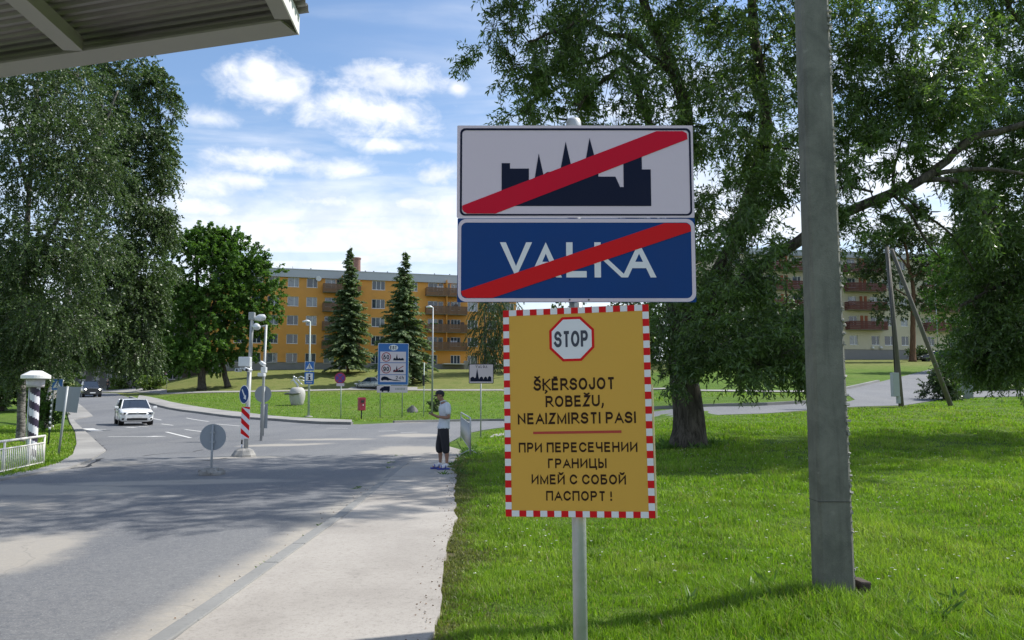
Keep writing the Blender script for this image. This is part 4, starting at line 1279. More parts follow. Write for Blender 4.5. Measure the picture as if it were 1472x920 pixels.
# --- orange five-storey block across the lawn
Yl = 117.5
A = P(300, 530, Yl - 3.0); B = P(742, 530, Yl + 9.5)
base_z = Hs(A.x * .5 + B.x * .5, Yl) - 0.25
OB = Facade('apartment_block', 'orange five storey apartment block with brown boarded balconies across the junction', (A.x, A.y), (B.x, B.y), base_z, 0, M_OCHRE)
_, zt = OB.hit(520, 402.5)
OB.z1 = base_z + zt
rows = []
for py in (405.5, 433, 460, 487, 514.3): rows.append(OB.hit(420, py)[1])
for px_, wpx, kind in [(318, 15, 2), (345, 15, 2), (368, 15, 2), (392, 15, 2), (420.5, 15, 2), (447.5, 14.5, 2), (543.5, 18.5, 3), (594, 11.5, 2), (679.5, 15.5, 3), (707, 15, 2), (732, 15, 2)]:
    x, _ = OB.hit(px_, 460)
    for z in rows: OB.window(x, z, wpx * .107, 1.42, kind)
for pa, pb, wins in [((463), (517), (474, 503)), ((611), (669.5), (622, 655))]:
    x0, x1 = OB.hit(pa, 460)[0], OB.hit(pb, 460)[0]
    for i, z in enumerate(rows):
        for j, pw in enumerate(wins):
            x, _ = OB.hit(pw, 460)
            OB.window(x, z, 1.55, 1.42, 3 if j else 2)
            if i < 4: OB.window(x + (1.25 if j == 0 else -1.25), z - .35, 0.8, 2.05, 1)
        if i < 4: OB.balcony(x0, x1, z - 1.28, M_PLANK)
    # a dividing wall between the two flats
    xm = (x0 + x1) / 2
    MB().box((xm, -.55, (rows[3] - 1.2 + rows[0] + 1.1) / 2), (.12, 1.06, rows[0] - rows[3] + 2.3)).build('divider', M_OCHRE, OB.t)
x, z = OB.hit(458, 401)
MB().lathe((x, -.35, z), [(.40, -.10), (.36, -.02), (.2, .06), (.03, .09)], 16, axis='Y').tube([(x, 0, z), (x, -.3, z)], .03, 6).build('satellite_dish', M_LEDGE, OB.t)
rf = OB.wall(12, 1.35, fascia=1.15)
Hh = OB.z1 - OB.z0
# things on the roof
cx, _ = OB.hit(516.5, 380)
ch = MB(); cz0 = Hh + 1.2
for q in range(14):
    ch.lathe((cx, 5, cz0 + q * .2), [(.66 - q * .003, .004), (.67 - q * .003, .19)], 14, 0, False)
ch.lathe((cx, 5, cz0 + 2.8), [(.72, .0), (.74, .1), (.70, .22)], 14)
ch.build('chimney', M_BRICK, rf)
vb, _ = OB.hit(429, 382)
MB().bbox((vb, 3, Hh + 1.45), (1.1, .8, .5), .05).build('vent_box', M_PLINTH, rf)
MB().tube([(vb - .8, 3, Hh + 1.2), (vb - .8, 3, Hh + 2.1)], .03, 6).build('aerial', M_BLACK, rf)
for px_ in (447, 526, 538, 558, 584, 626, 648):
    x, _ = OB.hit(px_, 390)
    MB().tube([(x, .8, Hh + 1.2), (x, .8, Hh + 1.5)], .05, 6).lathe((x, .8, Hh + 1.5), [(.12, 0), (.1, .08)], 8).build('roof_vent', M_BLACK, rf)
for px_ in (650, 720):
    x, _ = OB.hit(px_, 520)
    MB().box((x, -.8, 1.3), (3.2 if px_ == 650 else 2, 1.6, .12)).build('entrance_canopy', M_LEDGE, OB.t)
x, _ = OB.hit(669, 520)
MB().bbox((x, -1.0, .9), (.9, .4, 1.8), .03).build('entrance_post', M_PLINTH, OB.t)

# clutter on the balconies
for i_, (pp, row, kind_) in enumerate([(628, 0, 'a'), (655, 1, 'b'), (622, 2, 'c'), (648, 3, 'a'), (664, 2, 'b'), (470, 1, 'c'), (484, 3, 'a')]):
    x, _ = OB.hit(pp, 460); z_ = rows[row] - 1.2
    m = MB()
    if kind_ == 'a':
        for q in range(3): m.bbox((x + q * .38, -.5, z_ + .95), (.30, .03, .75), .01)
        m.build('drying_laundry', mat('laundry_white', (0.6, 0.6, 0.62), .9), OB.t)
    elif kind_ == 'b': m.bbox((x, -.4, z_ + .75), (.5, .4, 1.4), .03).build('balcony_cupboard', mat('cupboard_brown', (0.12, 0.08, 0.06), .7), OB.t)
    else: m.bbox((x, -1.25, z_ + 1.1), (1.2, .2, .18), .02).build('flower_box', mat('box_green', (0.06, 0.12, 0.03), .9, var=.5, scale=20), OB.t)

# --- cream block on the right
A = P(1035, 515, 113); B = P(1540, 515, 124)
bz = Hs(P(1240, 515, 117).x, 117) - 0.2
CB = Facade('apartment_block', 'cream five storey apartment block with dark red balconies behind the pine', (A.x, A.y), (B.x, B.y), bz, 0, M_CREAM)
_, zt = CB.hit(1240, 371.5)
CB.z1 = bz + zt
rows = [CB.hit(1240, py)[1] for py in (379.5, 406.5, 433, 461, 489)]
for px_, w_ in [(1060, 1.4), (1080, 1.4), (1206, 1.2), (1277, 1.7), (1299, 1.2), (1403, 1.5), (1423, 1.4), (1500, 1.5)]:
    x, _ = CB.hit(px_, 440)
    for z in rows: CB.window(x, z, w_, 1.42, 2)
for pa, pb in ((1096, 1160), (1214, 1268), (1324, 1378), (1440, 1490)):
    x0, x1 = CB.hit(pa, 440)[0], CB.hit(pb, 440)[0]
    xm = (x0 + x1) / 2
    for i, z in enumerate(rows):
        for s_ in (-1, 1):
            CB.window(xm + s_ * (x1 - x0) * .29, z, 1.35, 1.42, 2)
            if i < 4: MB().box((xm + s_ * .36, -.03, z - .3), (.44, .05, 2.1)).build('door_panel', M_ORANGE, CB.t)
        if i < 4: CB.balcony(x0, x1, z - 1.28, M_REDPL, planks=5)
CB.wall(12, 1.7, fascia=.75)
for px_ in (1254, 1266):
    x, _ = CB.hit(px_, 500)
    z = CB.hit(px_, 500)[1]
    MB().lathe((x, -.02, z), [(.24, -.06), (.2, -.2), (.05, -.25)], 12, axis='Y').build('wall_lamp', M_LEDGE, CB.t)

# --- grey block behind the birches
A = P(108, 540, 128); B = P(262, 540, 120)
bz = Hs(P(190, 540, 120).x, 120) - 0.5
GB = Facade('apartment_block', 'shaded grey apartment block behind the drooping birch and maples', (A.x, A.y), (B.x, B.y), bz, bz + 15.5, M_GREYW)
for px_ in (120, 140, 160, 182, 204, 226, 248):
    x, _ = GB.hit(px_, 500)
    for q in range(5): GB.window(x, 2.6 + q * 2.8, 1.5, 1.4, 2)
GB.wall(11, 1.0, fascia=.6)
# ------------------------------------------------------------------ lettering (own stroke letters)
def arc(cx, cy, rx, ry, a0, a1, n=10):
    return [(cx + rx * math.cos(R(a0 + (a1 - a0) * i / n)), cy + ry * math.sin(R(a0 + (a1 - a0) * i / n))) for i in range(n + 1)]


def glyphs():
    g = {}
    O = lambda w_: arc(w_ / 2, .5, w_ / 2, .5, 90, 450, 22)
    g['O'] = (.80, [O(.74)]); g['0'] = (.62, [arc(.28, .5, .28, .5, 90, 450, 20)])
    g['C'] = (.76, [arc(.38, .5, .37, .5, 42, 318, 18)])
    g['S'] = (.66, [arc(.31, .745, .27, .255, 30, 180, 8)[:-1] + arc(.31, .745, .29, .235, 180, 262, 5) + arc(.31, .265, .31, .265, 82, -40, 8) + arc(.31, .265, .31, .265, -48, -150, 7)])
    g['Š'] = (.66, g['S'][1] + [[(.14, 1.30), (.31, 1.14), (.48, 1.30)]])
    g['Z'] = (.62, [[(.02, 1), (.58, 1), (.0, 0), (.6, 0)]])
    g['Ž'] = (.62, g['Z'][1] + [[(.14, 1.30), (.31, 1.14), (.48, 1.30)]])
    g['K'] = (.70, [[(0, 0), (0, 1)], [(.62, 1), (.02, .42)], [(.2, .58), (.68, 0)]])
    g['Ķ'] = (.70, g['K'][1] + [[(.32, -.15), (.36, -.22), (.28, -.34)]])
    g['E'] = (.62, [[(.58, 1), (0, 1), (0, 0), (.6, 0)], [(0, .52), (.54, .52)]])
    g['Ē'] = (.62, g['E'][1] + [[(.1, 1.2), (.5, 1.2)]])
    bowl = lambda y0, y1, x: [(0, y1)] + arc(x - .22, (y0 + y1) / 2, .22, (y1 - y0) / 2, 90, -90, 8) + [(0, y0)]
    g['P'] = (.64, [[(0, 0), (0, 1)], bowl(.44, 1, .58)])
    g['R'] = (.70, [[(0, 0), (0, 1)], bowl(.46, 1, .60), [(.30, .46), (.66, 0)]])
    g['B'] = (.66, [[(0, 0), (0, 1)], bowl(.53, 1, .56), bowl(0, .53, .62)])
    g['J'] = (.52, [[(.46, 1), (.46, .28)] + arc(.23, .25, .23, .25, 0, -175, 8)])
    g['T'] = (.62, [[(0, 1), (.62, 1)], [(.31, 1), (.31, 0)]])
    g['U'] = (.70, [[(0, 1), (0, .32)] + arc(.33, .32, .33, .32, 180, 360, 10) + [(.66, 1)]])
    g['N'] = (.72, [[(0, 0), (0, 1), (.66, 0), (.66, 1)]])
    g['A'] = (.72, [[(0, 0), (.36, 1), (.72, 0)], [(.13, .32), (.59, .32)]])
    g['I'] = (.04, [[(0, 0), (0, 1)]])
    g['M'] = (.84, [[(0, 0), (0, 1), (.40, 0), (.80, 1), (.80, 0)]])
    g['V'] = (.70, [[(0, 1), (.35, 0), (.70, 1)]])
    g['L'] = (.56, [[(0, 1), (0, 0), (.54, 0)]])
    g['G'] = (.78, [arc(.38, .5, .38, .5, 42, 352, 18) + [(.75, .46), (.42, .46)]])
    g['h'] = (.52, [[(0, 1), (0, 0)], [(0, .48)] + arc(.23, .45, .23, .25, 150, 0, 7) + [(.46, 0)]])
    g['2'] = (.58, [arc(.28, .72, .27, .28, 165, -20, 10) + [(.0, 0), (.56, 0)]])
    g['4'] = (.60, [[(.44, 0), (.44, 1), (0, .28), (.58, .28)]])
    g['5'] = (.58, [[(.5, 1), (.1, 1), (.04, .54)] + arc(.27, .33, .28, .32, 130, -150, 12)])
    g['9'] = (.58, [arc(.28, .68, .27, .31, 0, 360, 16), [(.55, .68), (.54, .4)] + arc(.28, .32, .26, .32, 0, -140, 8)])
    g['!'] = (.06, [[(.03, .95), (.03, .48)], [(-.07, .03), (.13, .03)]])
    g[','] = (.10, [[(.06, .12), (.06, 0), (.0, -.2)]])
    g['i'] = (.2, [[(.0, .56), (.12, .56), (.12, 0)], [(-.02, 0), (.26, 0)]])
    # Cyrillic
    g['П'] = (.70, [[(0, 0), (0, 1), (.66, 1), (.66, 0)]]); g['Р'] = g['P']; g['С'] = g['C']; g['Е'] = g['E']; g['О'] = g['O']; g['А'] = g['A']; g['М'] = g['M']; g['Т'] = g['T']
    g['И'] = (.72, [[(0, 1), (0, 0), (.66, 1), (.66, 0)]])
    g['Й'] = (.72, g['И'][1] + [arc(.33, 1.30, .17, .14, 190, 350, 6)])
    g['Н'] = (.72, [[(0, 0), (0, 1)], [(.66, 0), (.66, 1)], [(0, .52), (.66, .52)]])
    g['Г'] = (.54, [[(0, 0), (0, 1), (.52, 1)]])
    g['Ч'] = (.66, [[(0, 1), (0, .66)] + arc(.22, .62, .22, .2, 180, 270, 5) + [(.60, .46)], [(.60, 1), (.60, 0)]])
    g['Ц'] = (.76, [[(0, 1), (0, 0), (.76, 0), (.76, -.2)], [(.64, 1), (.64, 0)]])
    g['Ы'] = (.86, [[(0, 0), (0, 1)], [(0, 0), (.26, 0)] + arc(.26, .28, .24, .28, -90, 90, 8) + [(0, .56)], [(.80, 0), (.80, 1)]])
    g['Б'] = (.66, [[(.56, 1), (0, 1), (0, 0), (.34, 0)] + arc(.34, .29, .26, .29, -90, 90, 8) + [(0, .58)]])
    return g


GL = glyphs()


def stroke_poly(pts, t, ext=False):
    """mitred band along a polyline"""
    pts = [Vector(p) for p in pts]
    closed = (pts[0] - pts[-1]).length < 1e-6
    if closed: pts = pts[:-1]
    n = len(pts); L = []; Rr = []
    if not closed and ext:
        for e_, f_ in ((0, 1), (-1, -2)):
            d_ = pts[e_] - pts[f_]
            if abs(d_.y) > abs(d_.x) * .6 and d_.length > 1e-6: pts[e_] = pts[e_] + d_.normalized() * t * .85
    for i in range(n):
        if closed: a, b, c = pts[i - 1], pts[i], pts[(i + 1) % n]
        else: a, b, c = pts[max(0, i - 1)], pts[i], pts[min(n - 1, i + 1)]
        d1 = (b - a).normalized() if (b - a).length > 1e-9 else (c - b).normalized()
        d2 = (c - b).normalized() if (c - b).length > 1e-9 else d1
        n1 = Vector((-d1.y, d1.x)); n2 = Vector((-d2.y, d2.x))
        m = (n1 + n2)
        if m.length < 1e-4: m = n1
        m.normalize(); k = min(1 / max(m.dot(n1), .3), 2.6)
        L.append(b + m * t / 2 * k); Rr.append(b - m * t / 2 * k)
    quads = []
    rng = range(n if closed else n - 1)
    for i in rng:
        j = (i + 1) % n
        quads.append([L[i], L[j], Rr[j], Rr[i]])
    return quads


def text_quads(txt, x0, x1, y0, y1, t=.20, gap=.13):
    """letters between x0..x1, cap height y0..y1; t is the stroke width over the cap height"""
    hh = y1 - y0; pen = 0; items = []
    for ch in txt:
        if ch == ' ': pen += .38; continue
        w_, st = GL[ch]
        for s_ in st: items.append([(p[0] + pen + t / 2, p[1]) for p in s_])
        pen += w_ + t + gap
    tot = pen - gap
    kx = (x1 - x0) / tot
    out = []
    for s_ in items:
        s2 = [(x * kx, (t / 2 + y * (1 - t)) * hh) for x, y in s_]
        lo = min(p[1] for p in s2) - t * hh / 2; hi = max(p[1] for p in s2) + t * hh / 2
        for q in stroke_poly(s2, t * hh, True): out.append([(p.x + x0, min(max(p.y, lo), hi) + y0) for p in q])
    return out


def add_quads(mb, quads, fr, w_, mi=0):
    for i, q in enumerate(quads):
        d = w_ + (i % 23) * 0.00004
        vs = [fr(p[0], p[1], d) for p in q]
        mb.add(vs, [(0, 1, 2, 3)], mi)
    return mb


def rrect(x0, y0, x1, y1, r_, n=6):
    o = []
    for cx, cy, a in ((x1 - r_, y0 + r_, -90), (x1 - r_, y1 - r_, 0), (x0 + r_, y1 - r_, 90), (x0 + r_, y0 + r_, 180)):
        o += arc(cx, cy, r_, r_, a, a + 90, n)
    return o


def circle(cx, cy, r_, n=28): return arc(cx, cy, r_, r_, 0, 360, n)[:-1]


# sign materials
M_SGREY = mat('sign_white_sheeting', (0.64, 0.55, 0.63), 0.55, var=0.03, scale=3, bump=0.05, spec=.2)
M_SWHITE = mat('sign_white', (0.70, 0.70, 0.74), 0.5, var=0.04, scale=5, spec=.25)
M_SBLUE = mat('sign_blue', (0.003, 0.042, 0.185), 0.5, var=0.10, scale=4, spec=.18)
M_SBLUE2 = mat('sign_blue_bright', (0.02, 0.13, 0.42), 0.4, var=0.06)
M_SRED = mat('sign_red', (0.56, 0.004, 0.028), 0.5, var=0.08, scale=4, spec=.15)
M_SRED2 = mat('sign_red_stripe', (0.60, 0.008, 0.012), 0.5, var=0.08, scale=4, spec=.15)
M_NAVY = mat('sign_navy', (0.004, 0.008, 0.030), 0.5, var=0.05, spec=.15)
M_YELL = mat('board_yellow', (0.62, 0.35, 0.06), 0.55, var=0.05, scale=3, bump=0.05, spec=.2)
M_BRTXT = mat('board_lettering', (0.03, 0.012, 0.006), 0.6, spec=.15)
M_GALV = mat('galvanised_steel', (0.42, 0.44, 0.45), 0.5, 0.55, var=0.15, scale=18, bump=0.1)
M_POLEG = mat('grey_post_paint', (0.33, 0.35, 0.36), 0.5, 0.2, var=0.12, scale=12)
M_SBACK = mat('sign_back_grey', (0.27, 0.30, 0.33), 0.55, 0.3, var=0.08, scale=5)
M_CONC = make_concrete('concrete_foot', (0.22, 0.215, 0.20), (0.33, 0.32, 0.30), False)


# ------------------------------------------------------------------ the big sign post in front
SY = 3.45
base = P(835.5, 800, SY); bx = base.x
tilt_top = P(824.5, 176, SY)
S = thing('sign_post', 'steel pole in front with crossed out town signs and yellow passport notice', 'road sign', (bx, SY, Hs(bx, SY)))
gz = Hs(bx, SY)
loc = lambda v: (v[0] - bx, v[1] - SY, v[2] - gz)
bot = (0, 0, -0.3)
topl = loc(tilt_top)
MB().tube([bot, (topl[0] * .98, .0, topl[2] - .01)], .030, 24).build('pole', M_GALV, S)
MB().lathe((topl[0], 0, topl[2] - .02), [(.033, -.03), (.034, .0), (.033, .022), (.027, .034), (.012, .038)], 24).build('pole_cap', M_GALV, S)


def panel_frame(pxl, pyt, pxr, pyb, Y):
    """frame in photograph pixels -> local panel frame: u right, v up, w towards the viewer"""
    a = P(pxl, pyb, Y); b_ = P(pxr, pyt, Y)
    return a, b_


# town end sign: white with silhouette
def town_panel(name, pl, pt, pr, pb, thick, edge_mat, Y):
    a, b_ = panel_frame(pl, pt, pr, pb, Y)
    w_ = b_.x - a.x; h_ = b_.z - a.z
    return a, w_, h_


FY = SY - .045
a = P(656.5, 313, FY); b_ = P(995.5, 180.5, FY)
Wp, Hp = b_.x - a.x, b_.z - a.z
o0 = loc(a)
fr = lambda u, v, w_: Vector((o0[0] + u, o0[1] - w_, o0[2] + v))
pn = MB().prism(rrect(0, 0, Wp, Hp, .004, 2), -.003, 0.001, fr, 0).build('town_end_panel', M_SGREY, S)
# picture coordinates of the crop (x 52..1128, y 60..485) mapped to the panel
cu = lambda x, y: ((x - 52) / (1128 - 52) * Wp, (1 - (y - 60) / (485 - 60)) * Hp)
# dark border line
bd = MB(); ro = rrect(*cu(66, 476), *cu(1118, 73), .022); ri = rrect(*cu(75, 468), *cu(1109, 83), .017)
n = len(ro)
bd.add([fr(u, v, .0022) for u, v in ro] + [fr(u, v, .0022) for u, v in ri], [(i, (i + 1) % n, n + (i + 1) % n, n + i) for i in range(n)])
bd.build('border_line', M_NAVY, pn)
sil = [(255, 432), (255, 235), (293, 235), (293, 260), (379, 260), (379, 318), (405, 306), (424, 190), (445, 288), (462, 276), (521, 273), (547, 135), (572, 250), (600, 262), (634, 240), (656, 118), (681, 215), (695, 262), (695, 297),
       (772, 297), (793, 345), (809, 345), (809, 205), (893, 205), (893, 264), (933, 264), (933, 432)]
MB().prism([cu(x, y) for x, y in sil][::-1], .0011, .0024, fr).build('town_silhouette', M_NAVY, pn)
stp = [(77, 430), (962, 87), (1082, 87), (1100, 97), (1103, 124), (228, 466), (100, 466), (84, 458), (77, 446)]
MB().prism([cu(x, y) for x, y in stp][::-1], .0011, .0036, fr).build('red_stripe', M_SRED, pn)
for u, v in ((.5, .955), (.5, .03)):
    pass

# blue name sign
a = P(657, 434.5, FY); b_ = P(998.5, 313.6, FY)
Wb, Hb = b_.x - a.x, b_.z - a.z
o1 = loc(a)
fr1 = lambda u, v, w_: Vector((o1[0] + u, o1[1] - w_, o1[2] + v))
bn = MB().prism(rrect(0, 0, Wb, Hb, .004, 2), -.003, .001, fr1).build('name_panel', M_SBLUE, S)
cb = lambda x, y: ((x - 54) / (1138 - 54) * Wb, (1 - (y - 488) / (878 - 488)) * Hb)
bd = MB(); ro = rrect(*cb(57, 876), *cb(1137, 492), .036, 8); ri = rrect(*cb(71, 860), *cb(1120, 509), .024, 8)
n = len(ro)
bd.add([fr1(u, v, .0022) for u, v in ro] + [fr1(u, v, .0022) for u, v in ri], [(i, (i + 1) % n, n + (i + 1) % n, n + i) for i in range(n)])
bd.build('border_line', M_SGREY, bn)
lt = MB()
for ch, x0, x1, t_ in (('V', 257, 385, .18), ('A', 393, 520, .18), ('L', 551, 658, .18), ('K', 679, 810, .18), ('A', 812, 950, .18)):
    (ux0, uy0) = cb(x0, 764); (ux1, uy1) = cb(x1, 601)
    add_quads(lt, text_quads(ch, ux0, ux1, uy0, uy1, t_), fr1, .0022)
lt.build('lettering', M_SWHITE, bn)
stp = [(72, 828), (1000, 512), (1098, 512), (1116, 522), (1119, 550), (215, 858), (98, 858), (78, 848)]
MB().prism([cb(x, y) for x, y in stp][::-1], .0026, .0046, fr1).build('red_stripe', M_SRED2, bn)
# rail with bolts behind the two panels
rl = MB().box((o1[0] + Wb / 2 + .0, .0, o1[2] + Hb * .5), (.5, .02, .03)).box((o1[0] + Wb / 2, .0, o0[2] + Hp * .5), (.5, .02, .03)).box((o1[0] + Wb / 2, -.03, o1[2] - .012), (.02, .03, .02))
rl.build('mounting_rail', M_GALV, S)
MB().lathe((o1[0] + Wb * .47, o1[1] - .003, o1[2] + .010), [(.0035, 0), (.0035, -.003), (.002, -.004)], 8, axis='Y').lathe((o1[0] + Wb * .55, o1[1] - .003, o1[2] + .010), [(.0035, 0), (.0035, -.003), (.002, -.004)], 8, axis='Y').build('rivet', M_BLACK, bn)

# yellow notice board, turned a little towards the road
tl, tr_, br, bl_ = P(723, 447.5, SY + .02), P(930.5, 438.5, SY - .105), P(940.5, 743.5, SY - .105), P(727, 741, SY + .02)
O = Vector(loc(bl_)); U = Vector(loc(br)) - O; V = Vector(loc(tl)) - O; TR = Vector(loc(tr_)) - O
O = O + Vector((0, -.03, 0))
Nn = U.cross(V).normalized()
if Nn.y > 0: Nn = -Nn


def fy(u, v, w_):
    """bilinear: u, v in 0..1 (v up), w towards the viewer"""
    return O + U * u * (1 - v) + V * (v * (1 - u)) + TR * (u * v) + Nn * w_


yb = MB().prism([(0, 0), (1, 0), (1, 1), (0, 1)], -.004, 0, fy).build('notice_board', M_YELL, S)
cy = lambda x, y: ((x - 45) / 577.0, 1 - (y - 45) / 825.0)
# red and white border squares
wh = MB(); sqs = []
bwx, bwy = 25 / 577.0, 25 / 825.0
for (u0, v0, u1, v1) in ((0, 0, 1, bwy), (0, 1 - bwy, 1, 1), (0, bwy, bwx, 1 - bwy), (1 - bwx, bwy, 1, 1 - bwy)):
    wh.prism([(u0 + .001, v0 + .001), (u1 - .001, v0 + .001), (u1 - .001, v1 - .001), (u0 + .001, v1 - .001)], .0004, .0009, fy)
nv = 29
for i in range(0, nv, 2):
    v0 = i / nv; v1 = (i + 1) / nv
    for u0 in (0, 1 - bwx): sqs.append([(u0 + .0005, v0), (u0 + bwx - .0005, v0), (u0 + bwx - .0005, v1), (u0 + .0005, v1)])
nu = 21
for i in range(2, nu - 1, 2):
    u0 = i / nu; u1 = (i + 1) / nu
    for v0 in (0, 1 - bwy): sqs.append([(u0, v0 + .0005), (u1, v0 + .0005), (u1, v0 + bwy - .0005), (u0, v0 + bwy - .0005)])
wh.build('white_border', M_SWHITE, yb)
for sq in sqs: MB().prism(sq, .0004, .0015, fy).build('red_square', M_SRED2, yb)
# octagon
cx_, cy_ = 320, 171


def octa(r_): return [cy(cx_ + r_ * math.cos(R(22.5 + 45 * i)), cy_ - r_ * math.sin(R(22.5 + 45 * i))) for i in range(8)]


og = MB().prism(octa(96)[::-1], .0004, .0010, fy).build('stop_octagon', M_SRED2, yb)
iw = MB().prism(octa(85)[::-1], .0011, .0018, fy).build('octagon_white', M_SWHITE, yb)
st = MB()
add_quads(st, text_quads('STOP', *(lambda p, q: (p[0], q[0], p[1], q[1]))(cy(252, 203), cy(385, 138)), .20, .16), fy, .0023)
st.build('stop_lettering', mat('stop_ink', (0.03, 0.035, 0.06), 0.5), yb)
for s_, x0, x1, ytop, ybot in [('ŠĶĒRSOJOT', 165, 484, 326, 374), ('ROBEŽU,', 211, 441, 395, 440), ('NEAIZMIRSTI PASI', 99, 562, 462, 507), ('ПРИ ПЕРЕСЕЧЕНИИ', 101, 565, 579, 618), ('ГРАНИЦЫ', 216, 446, 642, 680),
                             ('ИМЕЙ С СОБОЙ', 150, 518, 704, 743), ('ПАСПОРТ !', 206, 462, 768, 806)]:
    p, q = cy(x0, ybot), cy(x1, ytop)
    tx = add_quads(MB(), text_quads(s_, p[0], q[0], p[1], q[1], .205, .11), fy, .0008).build('lettering', M_BRTXT, yb)
p, q = cy(160, 546), cy(504, 536)
MB().prism([(p[0], p[1]), (q[0], p[1] + .002), (q[0], q[1] + .002), (p[0], q[1])], .0004, .0012, fy).build('red_line', mat('dark_red_line', (0.40, 0.03, 0.015), 0.5), yb)
MB().tube([(.0, .0, loc(bl_)[2] + .1), (.0, -.045, loc(bl_)[2] + .1)], .02, 8).tube([(.0, .0, loc(tl)[2] - .1), (.0, -.045, loc(tl)[2] - .1)], .02, 8).build('clamp', M_GALV, S)
# the board's wooden edge batten on its right
MB().prism([(1.002, .0), (1.012, .0), (1.012, .62), (1.002, .62)], -.012, .0, fy).build('edge_batten', mat('pale_batten', (0.62, 0.50, 0.28), 0.6), yb)

# ------------------------------------------------------------------ concrete pole on the lawn
g = G(1199, 866)
pb = Vector((g.x, g.y, g.z))
top = P(1166, 0, g.y); k = (top - pb)
ext = pb + k * 1.25
CPo = thing('concrete_pole', 'tall grey concrete utility pole standing in the near lawn', 'utility pole', tuple(pb))
NP = 26; m = MB(); rings = []
M_CPOLE = make_concrete('weathered_concrete', (0.115, 0.118, 0.10), (0.195, 0.195, 0.165), True)
for i in range(NP + 1):
    t_ = i / NP; c = Vector((0, 0, -.3)).lerp(ext - pb, t_)
    hw = .142 - .030 * t_; hd = .115 - .02 * t_
    ch_ = .022
    ring = [(-hw, -hd + ch_), (-hw + ch_, -hd), (hw - ch_, -hd), (hw, -hd + ch_), (hw, hd - ch_), (hw - ch_, hd), (-hw + ch_, hd), (-hw, hd - ch_)]
    rings.append([(c.x + x, c.y + y, c.z) for x, y in ring])
m.add([v for r_ in rings for v in r_], [(i * 8 + k_, i * 8 + (k_ + 1) % 8, (i + 1) * 8 + (k_ + 1) % 8, (i + 1) * 8 + k_) for i in range(NP) for k_ in range(8)])
sh = m.build('shaft', M_CPOLE, CPo)
# rough broken mortar along its right edge
rg_ = MB()
for i in range(420):
    t_ = random.random() ** .8 * .82
    c = Vector((0, 0, -.1)).lerp(ext - pb, t_)
    hw = .142 - .030 * t_
    sz = random.uniform(.006, .022)
    rot_ = Euler((random.random() * 3, random.random() * 3, random.random() * 3)).to_matrix()
    rg_.box((c.x + hw - .006, c.y + random.uniform(-.11, .02), c.z), (sz * .9, sz, sz * random.uniform(.8, 2.6)), 0, rot_)
o = rg_.build('mortar_lumps', mat('pale_mortar', (0.28, 0.28, 0.25), 0.9, var=.2, bump=.4), sh); o['kind'] = 'stuff'
MB().box((0 - .004, -.001, .82), (.272, .232, .004)).build('joint_band', mat('joint_dark', (0.05, 0.05, 0.045), .9), CPo)
gb = G(1231, 866)
bm_ = MB().bbox((0, 0, .05), (.10, .16, .24), .018)
tag(bm_.build('wooden_block', mat('old_wood', (0.055, 0.04, 0.03), .85, var=.4, scale=9, bump=.6, bscale=20), None, loc=(pb.x + .195, pb.y - .02, pb.z + .02), rot=(0.05, 0.08, .2)), 'short dark wooden block leaning at the foot of the concrete pole', 'block')


# ------------------------------------------------------------------ canopy roof at upper left
ZC = 4.75
M_CAN = mat('grey_white_painted_steel', (0.36, 0.34, 0.33), 0.5, .1, var=0.10, scale=5, bump=.1)
M_CANE = mat('white_edge_trim', (0.75, 0.74, 0.72), 0.5)
M_CORR = mat('galvanised_corrugated_sheet', (0.30, 0.28, 0.27), 0.42, .35, var=0.15, scale=4)
c1 = onz(428, 50, ZC); c0 = onz(0, 112, ZC); c2 = onz(405, 0, ZC)
dx_ = (c0 - c1); dx_.z = 0; dx_.normalize()
dy_ = (c2 - c1); dy_.z = 0; dy_.normalize()
CN = thing('canopy_roof', 'flat steel canopy with corrugated underside at the top left corner', 'canopy', tuple(c1))
LX, LY = 9.0, 6.0
pt = lambda a, b_, z=0.0: dx_ * a + dy_ * b_ + Vector((0, 0, z))


def beam(p0, p1, w_, h_, z, name, material, side):
    m = MB(); d = (p1 - p0).normalized(); s_ = Vector((-d.y, d.x, 0)) * w_ * side
    vs = [p0, p0 + s_, p1 + s_, p1]
    m.add([v + Vector((0, 0, z)) for v in vs] + [v + Vector((0, 0, z + h_)) for v in vs], [(0, 1, 2, 3), (4, 5, 6, 7), (0, 1, 5, 4), (1, 2, 6, 5), (2, 3, 7, 6), (3, 0, 4, 7)])
    return m.build(name, material, CN)


s1 = 1 if Vector((-dx_.y, dx_.x, 0)).dot(dy_) > 0 else -1
s2 = 1 if Vector((-dy_.y, dy_.x, 0)).dot(dx_) > 0 else -1
d38 = onz(330, 36, ZC + .02); depth_f = .30
beam(pt(0, 0), pt(LX, 0), .26, .02, .0, 'front_flange', M_CAN, s1)
beam(pt(0, 0), pt(LX, 0), .02, .17, .022, 'front_fascia', M_CAN, s1)
beam(pt(0, .275), pt(0, LY), .13, .15, .002, 'side_beam', M_CAN, s2)
beam(pt(-.012, -.01), pt(-.012, LY), .012, .17, .0, 'edge_trim', M_CANE, s2)
q = onz(140, 92, ZC) - c1
aa = q.dot(dx_)
for k_ in range(3):
    beam(pt(aa + k_ * 2.6, .275), pt(aa + k_ * 2.6, LY), .17, .12, .002, 'cross_beam', M_CAN, s2)
